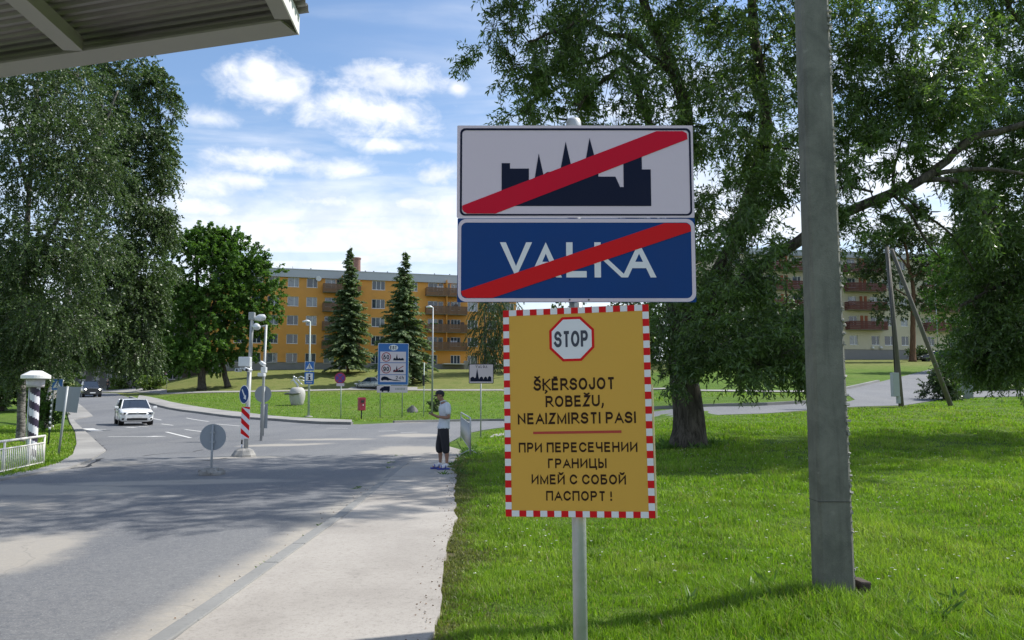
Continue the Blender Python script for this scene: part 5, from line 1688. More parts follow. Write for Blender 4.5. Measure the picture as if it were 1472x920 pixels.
# corrugated sheet: ridges run with the front edge
m = MB(); prof = []
pitch = .115; b_ = -0.02; i = 0
while b_ < LY:
    prof += [(b_, .0), (b_ + pitch * .28, .0), (b_ + pitch * .42, .035), (b_ + pitch * .82, .035)]
    b_ += pitch
vs = []
for (bb_, z) in prof: vs += [pt(-.10, bb_, .195 + z), pt(LX, bb_, .195 + z)]
m.add(vs, [(2 * j, 2 * j + 1, 2 * j + 3, 2 * j + 2) for j in range(len(prof) - 1)])
cs = m.build('corrugated_sheet', M_CORR, CN)
sm_ = cs.modifiers.new('thickness', 'SOLIDIFY'); sm_.thickness = .004
for xx, yy in ((2.0, 5.0), (6.5, 5.0)):
    v = pt(xx, yy)
    MB().tube([v + Vector((0, 0, -ZC)), v + Vector((0, 0, 0))], .06, 12).build('support_post', M_CAN, CN)


# ------------------------------------------------------------------ street furniture
def post(mb, h_, r_=.03, lean=(0, 0), n=12): return mb.tube([(0, 0, -.15), (lean[0], lean[1], h_)], r_, n)


def disc(name, r_, z, material, parent, yaw=0, y=-.035, th=.004, x=0):
    fr_ = lambda u, v, w_: Vector((x + u * math.cos(yaw) + (w_ - y) * math.sin(yaw), u * math.sin(yaw) - (w_ - y) * math.cos(yaw), z + v))
    o = MB().prism(circle(0, 0, r_, 36), 0, th, fr_).build(name, material, parent)
    return o, fr_


# round sign seen from behind, on a concrete foot
g = G(303.5, 683); Y = g.y; k = Y / FPX
t = thing('round_sign', 'round sign seen from behind on a concrete foot, nearest on the road', 'road sign', tuple(g))
hz = (683 - 630) * k
post(MB(), hz + .26, .024, (0, 0)).build('post', M_POLEG, t)
disc('sign_disc', 18.7 * k, hz, M_SBACK, t, y=.03)
MB().box((0, .0, hz + .1), (.1, .03, .03)).box((0, .0, hz - .1), (.1, .03, .03)).build('bracket', M_POLEG, t)
ft = MB()
ft.bbox((.02, 0, .04), (.44, .4, .10), .03); ft.bbox((.0, .0, .10), (.26, .26, .12), .04)
for i in range(16):
    a_ = random.uniform(0, 6.28); ft.bbox((math.cos(a_) * random.uniform(.08, .22), math.sin(a_) * .18, .08), (.11, .10, .08), .025, 0, Euler((random.random(), random.random(), 0)).to_matrix())
ft.build('foot', M_CONC, t)

# lamp post on the island: boxes, cameras, keep-right sign and striped board
g = G(353, 656); Y = g.y; k = Y / FPX; zz_ = lambda py: (656 - py) * k
t = thing('lamp_post', 'grey camera and lamp post on the island with blue arrow sign and striped board', 'lamp post', tuple(g))
post(MB(), zz_(522), .062, (2 * k, 0)).build('lower_pole', M_POLEG, t)
MB().tube([(2 * k, 0, zz_(522)), (3.5 * k, 0, zz_(452))], .052, 12).bbox((3.2 * k, 0, zz_(456)), (.16, .16, .22), .02).build('upper_pole', M_POLEG, t)
lum = MB(); M_LUM = mat('lamp_housing', (0.62, 0.64, 0.66), 0.4, .2)
for (x0, z0, x1, z1, yy_, w_) in ((4, 460, 23, 457, .0, .16), (8, 470, 19, 474, -.4, .14)):
    a_ = Vector((x0 * k, yy_ * .3, zz_(z0))); c_ = Vector((x1 * k, yy_, zz_(z1)))
    mid_ = (a_ + c_) / 2
    lum.tube([a_, a_.lerp(c_, .25), a_.lerp(c_, .55), a_.lerp(c_, .9), c_], [.035, .06, .10, .085, .03], 10)
lum.tube([(3 * k, 0, zz_(472)), (8 * k, -.12, zz_(470))], .03, 8)
lum.build('luminaire', M_LUM, t)
MB().bbox((-2 * k, -.16, zz_(522)), (16.5 * k, .2, 13.5 * k), .02).build('junction_box', M_LUM, t)
cm = MB().bbox((-12 * k, -.12, zz_(534)), (6.5 * k, .25, 4.5 * k), .015).bbox((3 * k, -.2, zz_(533.5)), (8 * k, .3, 5 * k), .02, 0, Euler((0, .5, 0)).to_matrix())
cm.box((-6 * k, 0, zz_(531)), (12 * k, .04, .03))
cam_o = cm.build('camera_housing', M_LUM, t)
MB().lathe((-12 * k, -.25, zz_(534)), [(.03, 0), (.028, -.03)], 12, axis='Y').lathe((4 * k, -.36, zz_(534)), [(.04, 0), (.035, -.03)], 12, axis='Y').build('camera_lens', M_BLACK, cam_o)
do, frd = disc('arrow_sign', 13.2 * k, zz_(568.5), M_SWHITE, t, yaw=R(-42), y=-.10, x=-.0)
MB().prism(circle(0, 0, 12.3 * k, 36), .0045, .0062, frd).build('blue_disc', M_SBLUE, do)
ar = MB(); q45 = lambda x, y: (x * math.cos(R(-52)) - y * math.sin(R(-52)), x * math.sin(R(-52)) + y * math.cos(R(-52)))
ar.prism([q45(x * k, y * k) for x, y in [(-9, -1.3), (3.4, -1.3), (3.4, -4.2), (9.5, 0), (3.4, 4.2), (3.4, 1.3), (-9, 1.3)]], .0066, .0078, frd)
ar.build('white_arrow', M_SWHITE, do)
# striped board
bw, bh = 12.0 * k, 45 * k
bz_ = zz_(631)
frb = lambda u, v, w_: Vector((-.0 + (u - bw / 2), -.11 - w_, bz_ + v))
sb = MB().prism([(0, 0), (bw, 0), (bw, bh), (0, bh)], -.004, 0, frb).build('striped_board', M_SWHITE, t)
rs = MB(); ph_ = bh / 3.0
for i in range(-1, 4):
    y0 = bh - i * ph_ * 1.0
    poly = [(0, y0), (bw, y0 - bw * .95), (bw, y0 - bw * .95 - ph_ * .5), (0, y0 - ph_ * .5)]
    poly = [(x, min(max(y, 0), bh)) for x, y in poly]
    if max(p[1] for p in poly) - min(p[1] for p in poly) > .02: rs.prism(poly[::-1], .0004, .002, frb)
rs.build('red_stripe_pattern', M_SRED2, sb)
ft = MB().lathe((-.03, -.04, -.05), [(.34, 0), (.33, .10), (.25, .22), (.16, .27)], 9, 0, False)
ft.build('foot', M_CONC, t)
# thin black and white marker beside
g2 = G(347, 656)
m2 = thing('marker_post', 'thin black and white marker stick beside the striped board', 'bollard', tuple(g2))
for i in range(6):
    MB().lathe((0, 0, i * 6 * k - .02), [(.022, 0), (.022, 6 * k)], 8).build('band', M_BLACK if i % 2 else M_SWHITE, m2)

# second post on the island with sign backs
g = G(375, 634); Y = g.y; k = Y / FPX; zz_ = lambda py: (634 - py) * k
t = thing('camera_post', 'slim pole behind the island lamp post with two white camera boxes', 'camera post', tuple(g))
MB().tube([(0, 0, -.15), (2.8 * k, 0, zz_(468))], .048, 12).build('pole', M_POLEG, t)
MB().tube([(2.8 * k, 0, zz_(469)), (-6 * k, 0, zz_(471))], .03, 8).build('arm', M_POLEG, t)
cm = MB().bbox((1 * k, -.15, zz_(524)), (7 * k, .3, 4.5 * k), .02, 0, Euler((0, .7, 0)).to_matrix()).bbox((3 * k, -.12, zz_(533)), (7 * k, .22, 8 * k), .02).bbox((1 * k, -.2, zz_(540)), (9 * k, .3, 5 * k), .02)
cm.build('camera_housing', M_LUM, t)
g = G(376, 631); Y = g.y + 2.0; g = Vector((P(379, 600, Y).x, Y, Hs(0, Y))); k = Y / FPX; zz_ = lambda py: P(379, py, Y).z - g.z
t = thing('round_sign', 'round sign seen from behind on the island, above a narrow grey board', 'road sign', tuple(g))
post(MB(), zz_(556), .03).build('post', M_POLEG, t)
disc('sign_disc', 12.0 * k, zz_(566.5), M_SBACK, t, y=.03, x=-2 * k)
MB().box((0, .035, zz_(598)), (10.5 * k, .006, 35 * k)).build('board_back', M_SBACK, t)

# grey sign board from behind on the left footway, leaning post
g = G(83.5, 655); Y = g.y; k = Y / FPX; zz_ = lambda py: (655 - py) * k
t = thing('sign_board', 'large grey board seen from behind on a leaning post, left footway', 'road sign', tuple(g))
MB().tube([(0, 0, -.1), (8.5 * k, 0, zz_(557))], .033, 10).build('post', M_POLEG, t)
m = MB(); ry_ = .5
m.add([(-9 * k, .05, zz_(592)), (17.5 * k, .22, zz_(595)), (22 * k, .22, zz_(558)), (-7.5 * k, .05, zz_(557)),
       (-9 * k, .06, zz_(592)), (17.5 * k, .23, zz_(595)), (22 * k, .23, zz_(558)), (-7.5 * k, .06, zz_(557))], [(0, 1, 2, 3), (4, 5, 6, 7), (0, 1, 5, 4), (1, 2, 6, 5), (2, 3, 7, 6), (3, 0, 4, 7)])
m.build('board_back', M_SBACK, t)

# crosswalk sign with reflective banded post behind it
def crosswalk_sign(parent, cx, cz, s_, y=-.04, mats=(M_SBLUE2, M_SWHITE, M_BLACK)):
    fr_ = lambda u, v, w_: Vector((cx + u, y - w_, cz + v))
    h_ = s_ / 2
    o = MB().prism(rrect(-h_, -h_, h_, h_, s_ * .06, 3), -.003, 0, fr_).build('crossing_sign', mats[1], parent)
    MB().prism(rrect(-h_ * .93, -h_ * .93, h_ * .93, h_ * .93, s_ * .05, 3), .0005, .003, fr_).build('blue_field', mats[0], o)
    MB().prism([(-h_ * .74, -h_ * .62), (h_ * .74, -h_ * .62), (0, h_ * .68)], .0035, .005, fr_).build('white_triangle', mats[1], o)
    f = MB(); q_ = h_
    f.prism([(x * q_, y_ * q_) for x, y_ in arc(.03, .34, .09, .09, 0, 360, 10)[:-1]], .0055, .007, fr_)
    for pts in ([(.0, .22), (.02, -.12)], [(.02, -.1), (-.18, -.55)], [(.02, -.1), (.2, -.3), (.22, -.55)], [(.0, .16), (-.18, -.02)], [(.0, .16), (.2, .02)]):
        for qd in stroke_poly([(x * q_, y_ * q_) for x, y_ in pts], .09 * q_): f.prism([(p.x, p.y) for p in qd], .0055, .0068, fr_)
    for i in range(5): f.prism([((-.55 + .24 * i) * q_, -.62 * q_), ((-.43 + .24 * i) * q_, -.62 * q_), ((-.40 + .24 * i) * q_, -.52 * q_), ((-.5 + .24 * i) * q_, -.52 * q_)], .0055, .0066, fr_)
    f.build('walking_figure_print', mats[2], o)
    return o


g = G(69, 640); Y = g.y; k = Y / FPX; zz_ = lambda py: (640 - py) * k
t = thing('crossing_sign_post', 'blue pedestrian crossing sign on a dark banded post by the left lawn', 'road sign', tuple(g))
MB().tube([(0, 0, -.1), (4 * k, 0, zz_(548))], .03, 10).build('post', mat('dark_green_post', (0.05, 0.07, 0.06), .6), t)
for i in range(7):
    MB().lathe((.4 * k * i * 1.3 * .5 + 1 * k, 0, zz_(618 - i * 8)), [(.036, 0), (.036, 3.4 * k)], 8).build('white_band', M_SWHITE, t)
crosswalk_sign(t, 9.5 * k, zz_(554), 16.5 * k)
g = G(76, 616)
t = thing('marker_post', 'slim white marker stick behind the grey board by the left footway', 'bollard', tuple(g))
for i in range(5): MB().lathe((0, 0, i * .17), [(.03, 0), (.03, .17)], 8).build('band', M_BLACK if i % 2 else M_SWHITE, t)
g = G(24, 630)
tag(MB().tube([(0, 0, -.1), (.03, 0, 60 * g.y / FPX)], .022, 8).build('thin_post', mat('dark_green_post', (0.05, 0.07, 0.06), .6), None, loc=tuple(g)), 'thin dark bare post in the left lawn behind the white railing', 'post')

# striped border post with mushroom cap
g = G(45, 664); Y = g.y; k = Y / FPX; zz_ = lambda py: (664 - py) * k
t = thing('striped_post', 'black and white spiral striped border post with white mushroom cap', 'border post', tuple(g))
hh = zz_(558.5)
sp = MB(); n = 24; m_ = 60; r_ = 6.3 * k
vs = []
for i in range(m_ + 1):
    for j in range(n): a_ = 2 * PI * j / n; vs.append((r_ * math.cos(a_) * (1 - .0 * i), r_ * math.sin(a_), -.1 + (hh + .1) * i / m_))
mi0 = []
fs_ = []
for i in range(m_):
    for j in range(n):
        fs_.append((i * n + j, i * n + (j + 1) % n, (i + 1) * n + (j + 1) % n, (i + 1) * n + j))
        z_ = (i + .5) / m_ * (hh + .1)
        mi0.append(0 if ((z_ / (21.5 * k) + (j + .5) / n * 1.0) % 1.0) < .5 else 1)
sp.add(vs, fs_, 0, True); sp.mi = mi0
sp.build('post', [M_SWHITE, mat('post_black', (0.03, 0.02, 0.045), .45)], t)
MB().lathe((0, 0, hh), [(11 * k, 0), (11.5 * k, 3 * k), (12 * k, 12.2 * k)], 24).build('lamp_drum', mat('cloudy_plastic', (0.5, 0.47, 0.48), .4, var=.2), t)
MB().lathe((0, 0, zz_(546.5)), [(18.5 * k, 0), (19 * k, .6 * k), (19 * k, 5 * k), (18 * k, 5.6 * k), (8.5 * k, 11 * k), (7.5 * k, 11.6 * k), (2 * k, 11.8 * k)], 32, 0, False).build('mushroom_cap', mat('white_lacquer', (0.8, 0.8, 0.79), .35), t)
MB().tube([(-8 * k, -.02, zz_(640)), (-8 * k, -.02, zz_(552))], .014, 6).build('conduit', M_SWHITE, t)

# white railing on the left
M_RAILW = mat('white_railing_paint', (0.66, 0.64, 0.60), .5, var=.1)
g0 = G(-40, 691); g1 = G(62, 668)
RL = thing('railing', 'white metal railing with vertical bars on the left footway', 'railing', tuple(g1), math.atan2(g0.y - g1.y, g0.x - g1.x))
Lr = (g0 - g1).length; k = 17.3 / FPX; hr = 40.5 * g1.y / FPX
MB().tube([(-.02, 0, hr), (Lr, 0, hr)], .028, 8).build('top_rail', M_RAILW, RL)
MB().tube([(0, 0, hr * .76), (Lr, 0, hr * .76)], .018, 8).build('middle_rail', M_RAILW, RL)
MB().tube([(0, 0, hr * .08), (Lr, 0, hr * .08)], .018, 8).build('lower_rail', M_RAILW, RL)
bar = MB().tube([(0, 0, hr * .08), (0, 0, hr * .76)], .011, 6).mesh('bar'); bar.materials.append(M_RAILW)
pst = MB().tube([(0, 0, -.12), (0, 0, hr)], .024, 8).mesh('post'); pst.materials.append(M_RAILW)
nb = int(Lr / .105)
for i in range(nb):
    x = Lr * (i + .5) / nb
    obj('bar', bar, None, RL, loc=(x, 0, 0))
for px_ in (0.0, 25.0, 63): obj('post', pst, None, RL, loc=(px_ / 102 * Lr, 0.002, 0))

# VALGA town sign
g = G(691, 629); Y = g.y; k = Y / FPX; zz_ = lambda py: (629 - py) * k
t = thing('town_sign', 'grey white town sign with black skyline on a post right of the man', 'road sign', tuple(g))
MB().tube([(0, 0, -.1), (0, 0, zz_(530))], .028, 10).build('post', M_POLEG, t)
w2, h2 = 35.5 * k, 28 * k
fv = lambda u, v, w_: Vector((u - w2 / 2 + .5 * k, -.035 - w_, zz_(552.3) + v))
po = MB().prism(rrect(0, 0, w2, h2, .03, 3), -.004, 0, fv).build('sign_panel', M_NAVY, t)
MB().prism(rrect(.025, .025, w2 - .025, h2 - .025, .02, 3), .0005, .003, fv).build('white_field', M_SGREY, po)
q_ = MB()
add_quads(q_, text_quads('VALGA', w2 * .28, w2 * .74, h2 * .79, h2 * .93, .17, .45), fv, .0045)
q_.build('lettering', M_NAVY, po)
sk = [(.06, .10), (.06, .27), (.12, .34), (.19, .34), (.24, .27), (.28, .32), (.30, .50), (.335, .78), (.37, .50), (.39, .34), (.42, .22), (.46, .32), (.52, .36), (.57, .30), (.59, .2), (.62, .30), (.68, .36), (.73, .30), (.75, .2), (.78, .33), (.84, .38), (.90, .33), (.92, .10)]
MB().prism([(x * w2, y * h2) for x, y in sk][::-1], .0035, .0055, fv).build('skyline_silhouette', M_NAVY, po)

# EST speed limit board
g = G(562, 600.5); Y = g.y; k = Y / FPX; zz_ = lambda py: P(562, py, Y).z - g.z
t = thing('information_board', 'tall blue national speed limit board on two posts across the junction', 'road sign', tuple(g))
for px_ in (-16.5, 15): MB().tube([(px_ * k, .28, -.1), (px_ * k * 1.02, .28, zz_(497))], .038, 8).build('post', mat('greenish_post', (0.28, 0.33, 0.29), .5), t)
# panel sheared a little as seen: built upright and turned slightly
w3 = 43.5 * k; hz0 = zz_(553.5); h3 = zz_(493.5) - hz0
yw = R(8)
f3 = lambda u, v, w_: Vector(((u - w3 / 2 + 2.2 * k) * math.cos(yw), -.03 - w_ + (u - w3 / 2) * math.sin(yw), hz0 + v))
po = MB().prism(rrect(0, 0, w3, h3, .05, 3), -.01, 0, f3).build('main_panel', M_SWHITE, t)
MB().prism(rrect(.03, .03, w3 - .03, h3 - .03, .05, 3), .001, .006, f3).build('blue_field', M_SBLUE2, po)
c3 = lambda x, y: ((x - 135) / 455.0 * w3, (1 - (y - 90) / 620.0) * h3)


def rect3(name, x0, y0, x1, y1, material, d=(.007, .012), parent=po):
    p, q2 = c3(x0, y1), c3(x1, y0)
    return MB().prism([(p[0], p[1]), (q2[0], p[1]), (q2[0], q2[1]), (p[0], q2[1])], d[0], d[1], f3).build(name, material, parent)


rect3('white_field', 170, 215, 552, 375, M_SGREY); rect3('white_field', 170, 385, 552, 553, M_SGREY); rect3('white_field', 170, 562, 552, 665, M_SGREY)
p = c3(365, 155)
MB().prism([(p[0] + math.cos(R(a_)) * w3 * .15, p[1] + math.sin(R(a_)) * w3 * .095) for a_ in range(0, 360, 15)], .007, .012, f3).build('oval', M_SWHITE, po)
q_ = MB()
a_, b__ = c3(316, 182), c3(412, 130)
add_quads(q_, text_quads('EST', a_[0], b__[0], a_[1], b__[1], .19, .3), f3, .0145)
for s_, cyy in (('50', 295), ('90', 470)):
    a_, b__ = c3(218, cyy + 38), c3(304, cyy - 34)
    add_quads(q_, text_quads(s_, a_[0], b__[0], a_[1], b__[1], .18, .2), f3, .0165)
a_, b__ = c3(405, 626), c3(525, 574)
add_quads(q_, text_quads('24h', a_[0], b__[0], a_[1], b__[1], .15, .25), f3, .0145)
q_.build('lettering', M_NAVY, po)
for cyy in (295, 470):
    c_ = c3(260, cyy); rr_ = w3 * .155
    MB().prism([(c_[0] + math.cos(R(a_)) * rr_, c_[1] + math.sin(R(a_)) * rr_) for a_ in range(0, 360, 12)], .0125, .0135, f3).build('red_ring', mat('dull_red', (0.30, 0.02, 0.04), .5), po)
    MB().prism([(c_[0] + math.cos(R(a_)) * rr_ * .82, c_[1] + math.sin(R(a_)) * rr_ * .82) for a_ in range(0, 360, 12)], .0138, .015, f3).build('ring_field', M_SGREY, po)
for cyy in (0, 174):
    sk2 = [(365, 345), (365, 318), (385, 305), (402, 322), (410, 280), (418, 245), (426, 300), (436, 322), (455, 308), (475, 318), (500, 308), (520, 320), (520, 345)]
    MB().prism([c3(x, y + cyy) for x, y in sk2], .0125, .015, f3).build('skyline_silhouette', M_NAVY, po)
MB().prism([c3(x, y) for x, y in [(360, 516), (512, 424), (520, 432), (372, 520)]], .0155, .018, f3).build('cancel_stripe', mat('dull_red', (0.30, 0.02, 0.04), .5), po)
MB().prism([c3(x, y) for x, y in [(185, 632), (188, 610), (205, 590), (240, 582), (280, 592), (300, 608), (350, 628), (478, 646), (480, 652), (390, 648), (310, 636), (290, 645), (262, 636), (225, 636), (205, 648)]], .0125, .015, f3).build('car_symbol_print', M_NAVY, po)
# lower plate
zl = zz_(564.3); hl = zz_(554.3) - zl
f4 = lambda u, v, w_: Vector(((u - w3 / 2 + 1.4 * k) * math.cos(yw), -.03 - w_ + (u - w3 / 2) * math.sin(yw), zl + v))
lp = MB().prism(rrect(0, 0, w3, hl, .02, 2), -.01, 0, f4).build('lower_panel', M_SGREY, t)
MB().prism([(w3 * x, hl * y) for x, y in [(.10, .25), (.10, .5), (.16, .75), (.22, .8), (.22, .9), (.42, .9), (.42, .25)]][::-1], .001, .006, f4).lathe(tuple(f4(w3 * .17, hl * .25, .004)), [(.09, 0), (.09, .004)], 12, axis='Y').lathe(tuple(f4(w3 * .36, hl * .25, .004)), [(.09, 0), (.09, .004)], 12, axis='Y').build('truck_symbol_print', M_NAVY, lp)
q_ = MB()
for i in range(7): q_.prism([(w3 * (.60 + i * .047), hl * .38), (w3 * (.63 + i * .047), hl * .38), (w3 * (.63 + i * .047), hl * .66), (w3 * (.60 + i * .047), hl * .66)], .001, .003, f4)
q_.build('faded_print', mat('faded_ink', (0.30, 0.30, 0.32), .6), lp)

# lamp pole with crossing and information signs
g = G(443.5, 599.5); Y = g.y; k = Y / FPX; zz_ = lambda py: P(443, py, Y).z - g.z
t = thing('street_lamp', 'street lamp carrying a blue crossing sign above an information sign', 'street lamp', tuple(g))
MB().tube([(0, 0, -.1), (-.8 * k, 0, zz_(462))], [.085, .05], 10).build('pole', mat('pale_green_post', (0.36, 0.42, 0.38), .5), t)
MB().lathe((0, 0, 0), [(.30, -.05), (.30, .05), (.12, .09)], 12).build('base_plate', M_CONC, t)
MB().tube([(-.8 * k, 0, zz_(462)), (-5 * k, -.1, zz_(461.5)), (-11 * k, -.2, zz_(462.8))], [.04, .10, .05], 8).build('lamp_head', M_LUM, t)
crosswalk_sign(t, .2 * k, zz_(526.5), 13.5 * k, y=-.1)
fi = lambda u, v, w_: Vector((.2 * k + u, -.1 - w_, zz_(543.5) + v))
ip = MB().prism(rrect(-6.8 * k, -9 * k, 6.8 * k, 9 * k, .05, 2), -.004, 0, fi).build('information_sign', M_SBLUE2, t)
MB().prism(rrect(-5 * k, -4 * k, 5 * k, 6.8 * k, .02, 2), .001, .005, fi).build('white_field', M_SWHITE, ip)
q_ = MB(); q_.prism([(-1.0 * k, -2.6 * k), (1.4 * k, -2.6 * k), (1.4 * k, 2.0 * k), (-1.0 * k, 2.0 * k)], .006, .009, fi); q_.prism(circle(.1 * k, 4.2 * k, 1.4 * k, 10), .006, .009, fi)
q_.prism([(-2.2 * k, -2.9 * k), (2.6 * k, -2.9 * k), (2.6 * k, -1.9 * k), (-2.2 * k, -1.9 * k)], .0092, .01, fi); q_.prism([(-2.2 * k, 1.2 * k), (0 * k, 1.2 * k), (0 * k, 2.1 * k), (-2.2 * k, 2.1 * k)], .0092, .01, fi)
q_.build('letter_i_print', M_NAVY, ip)
q_ = MB()
for i in range(5): q_.prism([((-4 + i * 1.7) * k, -7.2 * k), ((-2.8 + i * 1.7) * k, -7.2 * k), ((-2.8 + i * 1.7) * k, -5.7 * k), ((-4 + i * 1.7) * k, -5.7 * k)], .001, .003, fi)
q_.build('small_print', M_SGREY, ip)

# plain street lamps
def lamp(label, px, pyb, pyt, Y=None, side=-1, arm=1.2):
    if Y is None: g = G(px, pyb)
    else: g = P(px, pyb, Y); g.z = Hs(g.x, Y)
    k = g.y / FPX
    zt = P(px, pyt, g.y).z - g.z
    t = thing('street_lamp', label, 'street lamp', tuple(g))
    MB().tube([(0, 0, -.1), (0, 0, zt)], [.08, .045], 10).build('pole', M_POLEG, t)
    MB().tube([(0, 0, zt), (side * arm * .4, -.1, zt + .05), (side * arm, -.2, zt + .02)], [.04, .10, .05], 8).build('lamp_head', M_LUM, t)
    return t


lamp('tall slim street lamp rising behind the man, right of the blue board', 621, 596, 442, None, -1, .5)
lamp('tall grey street lamp far right in front of the cream block', 1349, 512, 410, 100, 1, .6)
lamp('grey street lamp beside the far road near the pedestrian', 154, 556, 526, 120, 1, .6)

# no-stopping sign on a greenish post
g = G(490, 601); Y = g.y; k = Y / FPX; zz_ = lambda py: P(490, py, Y).z - g.z
t = thing('no_stopping_sign', 'round blue and red no stopping sign on a slim post', 'road sign', tuple(g))
MB().tube([(0, 0, -.1), (-1 * k, 0, zz_(536))], .035, 8).build('post', mat('pale_green_post', (0.36, 0.42, 0.38), .5), t)
d1, f5 = disc('red_disc', 8.0 * k, zz_(543.5), mat('backlit_sign_red', (0.36, 0.03, 0.09), .5), t, y=-.05, x=-2 * k)  # backlit look of the sign put into its red and purple blue
MB().prism(circle(0, 0, 6.2 * k), .005, .008, f5).build('blue_field', mat('purple_blue', (0.10, 0.05, 0.30), .5), d1)
x_ = MB()
for s_ in (1, -1): x_.prism([(-5.2 * k, -4.2 * k * s_), (-4.2 * k, -5.2 * k * s_), (5.2 * k, 4.2 * k * s_), (4.2 * k, 5.2 * k * s_)], .009 + .001 * (s_ > 0), .011 + .001 * (s_ > 0), f5)
x_.build('red_cross', mat('backlit_sign_red', (0.36, 0.03, 0.09), .5), d1)
MB().box((-1.5 * k, -.06, zz_(553)), (11 * k, .01, 4 * k)).build('small_plate', M_SGREY, t)

# give way sign far left
g = G(239.5, 559.5); Y = g.y; k = Y / FPX
t = thing('give_way_sign', 'small white and red give way triangle at the edge of the far lawn', 'road sign', tuple(g))
MB().tube([(0, 0, -.1), (0, 0, 22 * k)], .035, 6).build('post', M_POLEG, t)
f6 = lambda u, v, w_: Vector((u, -.05 - w_, 20.5 * k + v))
tp = MB().prism([(-3.2 * k, 2.8 * k), (0, -2.8 * k), (3.2 * k, 2.8 * k)], -.004, 0, f6).build('triangle', mat('pale_red', (0.55, 0.15, 0.16), .5), t)
MB().prism([(-2.2 * k, 2.1 * k), (0, -1.6 * k), (2.2 * k, 2.1 * k)], .002, .006, f6).build('white_field', M_SWHITE, tp)

# red litter bin
g = G(519.5, 603); Y = g.y; k = Y / FPX
t = thing('litter_bin', 'red litter bin on a short dark post at the lawn edge', 'litter bin', tuple(g), R(28))
M_BINR = mat('bin_red', (0.34, 0.03, 0.06), .45, var=.15)
MB().tube([(0, 0, -.1), (0, 0, .7)], .045, 8).build('post', M_BLACK, t)
bn_ = MB().bbox((0, 0, 21 * k), (9.5 * k, 9 * k, 16.5 * k), .03).build('bin_body', M_BINR, t)
hood = MB()
hood.prism([(x * k, z * k) for x, z in [(-5.0, 28.5), (5.0, 28.5), (5.0, 30), (3, 31.5), (-3, 31.5), (-5.0, 30)]], -5 * k, 5 * k, lambda u, v, w_: Vector((u, w_, v)))
hood.build('hood', M_BINR, t)
MB().bbox((-.0, -4.55 * k, 25.5 * k), (4.5 * k, .03, 3.5 * k), .01).build('opening', M_BLACK, bn_)
MB().bbox((.8 * k, -4.55 * k, 20.5 * k), (1.6 * k, .03, 1.6 * k), .008).build('white_sticker', M_SWHITE, bn_)

# thin post with black box beside the lamp
g = G(609, 599); Y = g.y; k = Y / FPX; zz_ = lambda py: P(609, py, Y).z - g.z
t = thing('signal_post', 'slim grey post with black box left of the tall lamp', 'post', tuple(g))
MB().tube([(0, 0, -.1), (0, 0, zz_(521))], .035, 8).build('pole', mat('pale_green_post', (0.36, 0.42, 0.38), .5), t)
MB().bbox((-.5 * k, -.05, zz_(547)), (3 * k, .18, 15 * k), .02).build('black_box', M_BLACK, t)


# boulders in the lawn
def boulder(label, px, py, wpx, hpx, seed):
    g = G(px, py); k = g.y / FPX; rg = random.Random(seed)
    bm = bmesh.new(); bmesh.ops.create_icosphere(bm, subdivisions=3, radius=1)
    off = [(Vector((rg.uniform(-1, 1), rg.uniform(-1, 1), rg.uniform(-.3, 1))).normalized(), rg.uniform(.5, .8)) for _ in range(9)]
    for v in bm.verts:
        for n_, d_ in off:
            q = v.co.dot(n_)
            if q > d_: v.co -= n_ * (q - d_) * .85
        v.co = Vector((v.co.x * wpx * k / 2, v.co.y * wpx * k / 2.4, v.co.z * hpx * k * .62 + hpx * k * .3))
    me = bpy.data.meshes.new('boulder'); bm.to_mesh(me); bm.free()
    o = obj('boulder', me, make_concrete('granite', (0.10, 0.10, 0.10), (0.20, 0.195, 0.19), False) if 'granite' not in bpy.data.materials else bpy.data.materials['granite'], None, loc=tuple(g))
    return tag(o, label, 'boulder')


boulder('grey boulder lying in the grass between blue board and man', 593, 593, 17, 12, 4)
boulder('small pale stone near the path right of the blue board', 594, 545.5, 7, 3.5, 8)

# sculpture: stone jar with a leaping metal figure
g = G(427, 582.5); Y = g.y; k = Y / FPX
t = thing('sculpture', 'pale stone jar sculpture with a metal figure leaping out of it', 'sculpture', tuple(g))
M_STONE = mat('pale_stone', (0.42, 0.41, 0.39), .8, var=.15, scale=2, bump=.4, bscale=8)
MB().lathe((0, 0, -.1), [(7 * k, 0), (9 * k, 4 * k), (10.5 * k, 10 * k), (11.3 * k, 16 * k), (10.8 * k, 21 * k), (8.8 * k, 25 * k), (7 * k, 26.5 * k), (5.5 * k, 27 * k)], 24).build('jar', M_STONE, t)
MB().tube([(-16 * k, -.4, 16 * k), (-11 * k, -.58, 16.5 * k), (-4 * k, -.72, 15.6 * k), (4 * k, -.72, 16.5 * k), (7 * k, -.6, 17.5 * k)], [1.3 * k, 1.6 * k, 1.6 * k, 1.4 * k, .8 * k], 8).build('ribbon', mat('dull_bronze', (0.16, 0.17, 0.15), .5, .5), t)
M_STEEL = mat('bright_metal', (0.62, 0.62, 0.62), .35, .6)
fg = MB()
fg.tube([(1 * k, 0, 26 * k), (-1 * k, 0, 30 * k), (-4 * k, 0, 33 * k), (-6 * k, 0, 37 * k), (-4 * k, 0, 39.5 * k), (-1 * k, 0, 38.5 * k)], [2.2 * k, 1.8 * k, 1.6 * k, 1.4 * k, 1.2 * k, .5 * k], 8)
fg.tube([(-4 * k, 0, 38 * k), (1 * k, 0, 35 * k), (4 * k, 0, 31 * k), (8 * k, 0, 29 * k)], [.8 * k, 1.2 * k, 1.0 * k, .3 * k], 6)
fg.tube([(-3 * k, 0, 34 * k), (-9 * k, 0, 35 * k), (-10 * k, 0, 31 * k)], [.8 * k, .6 * k, .3 * k], 6)
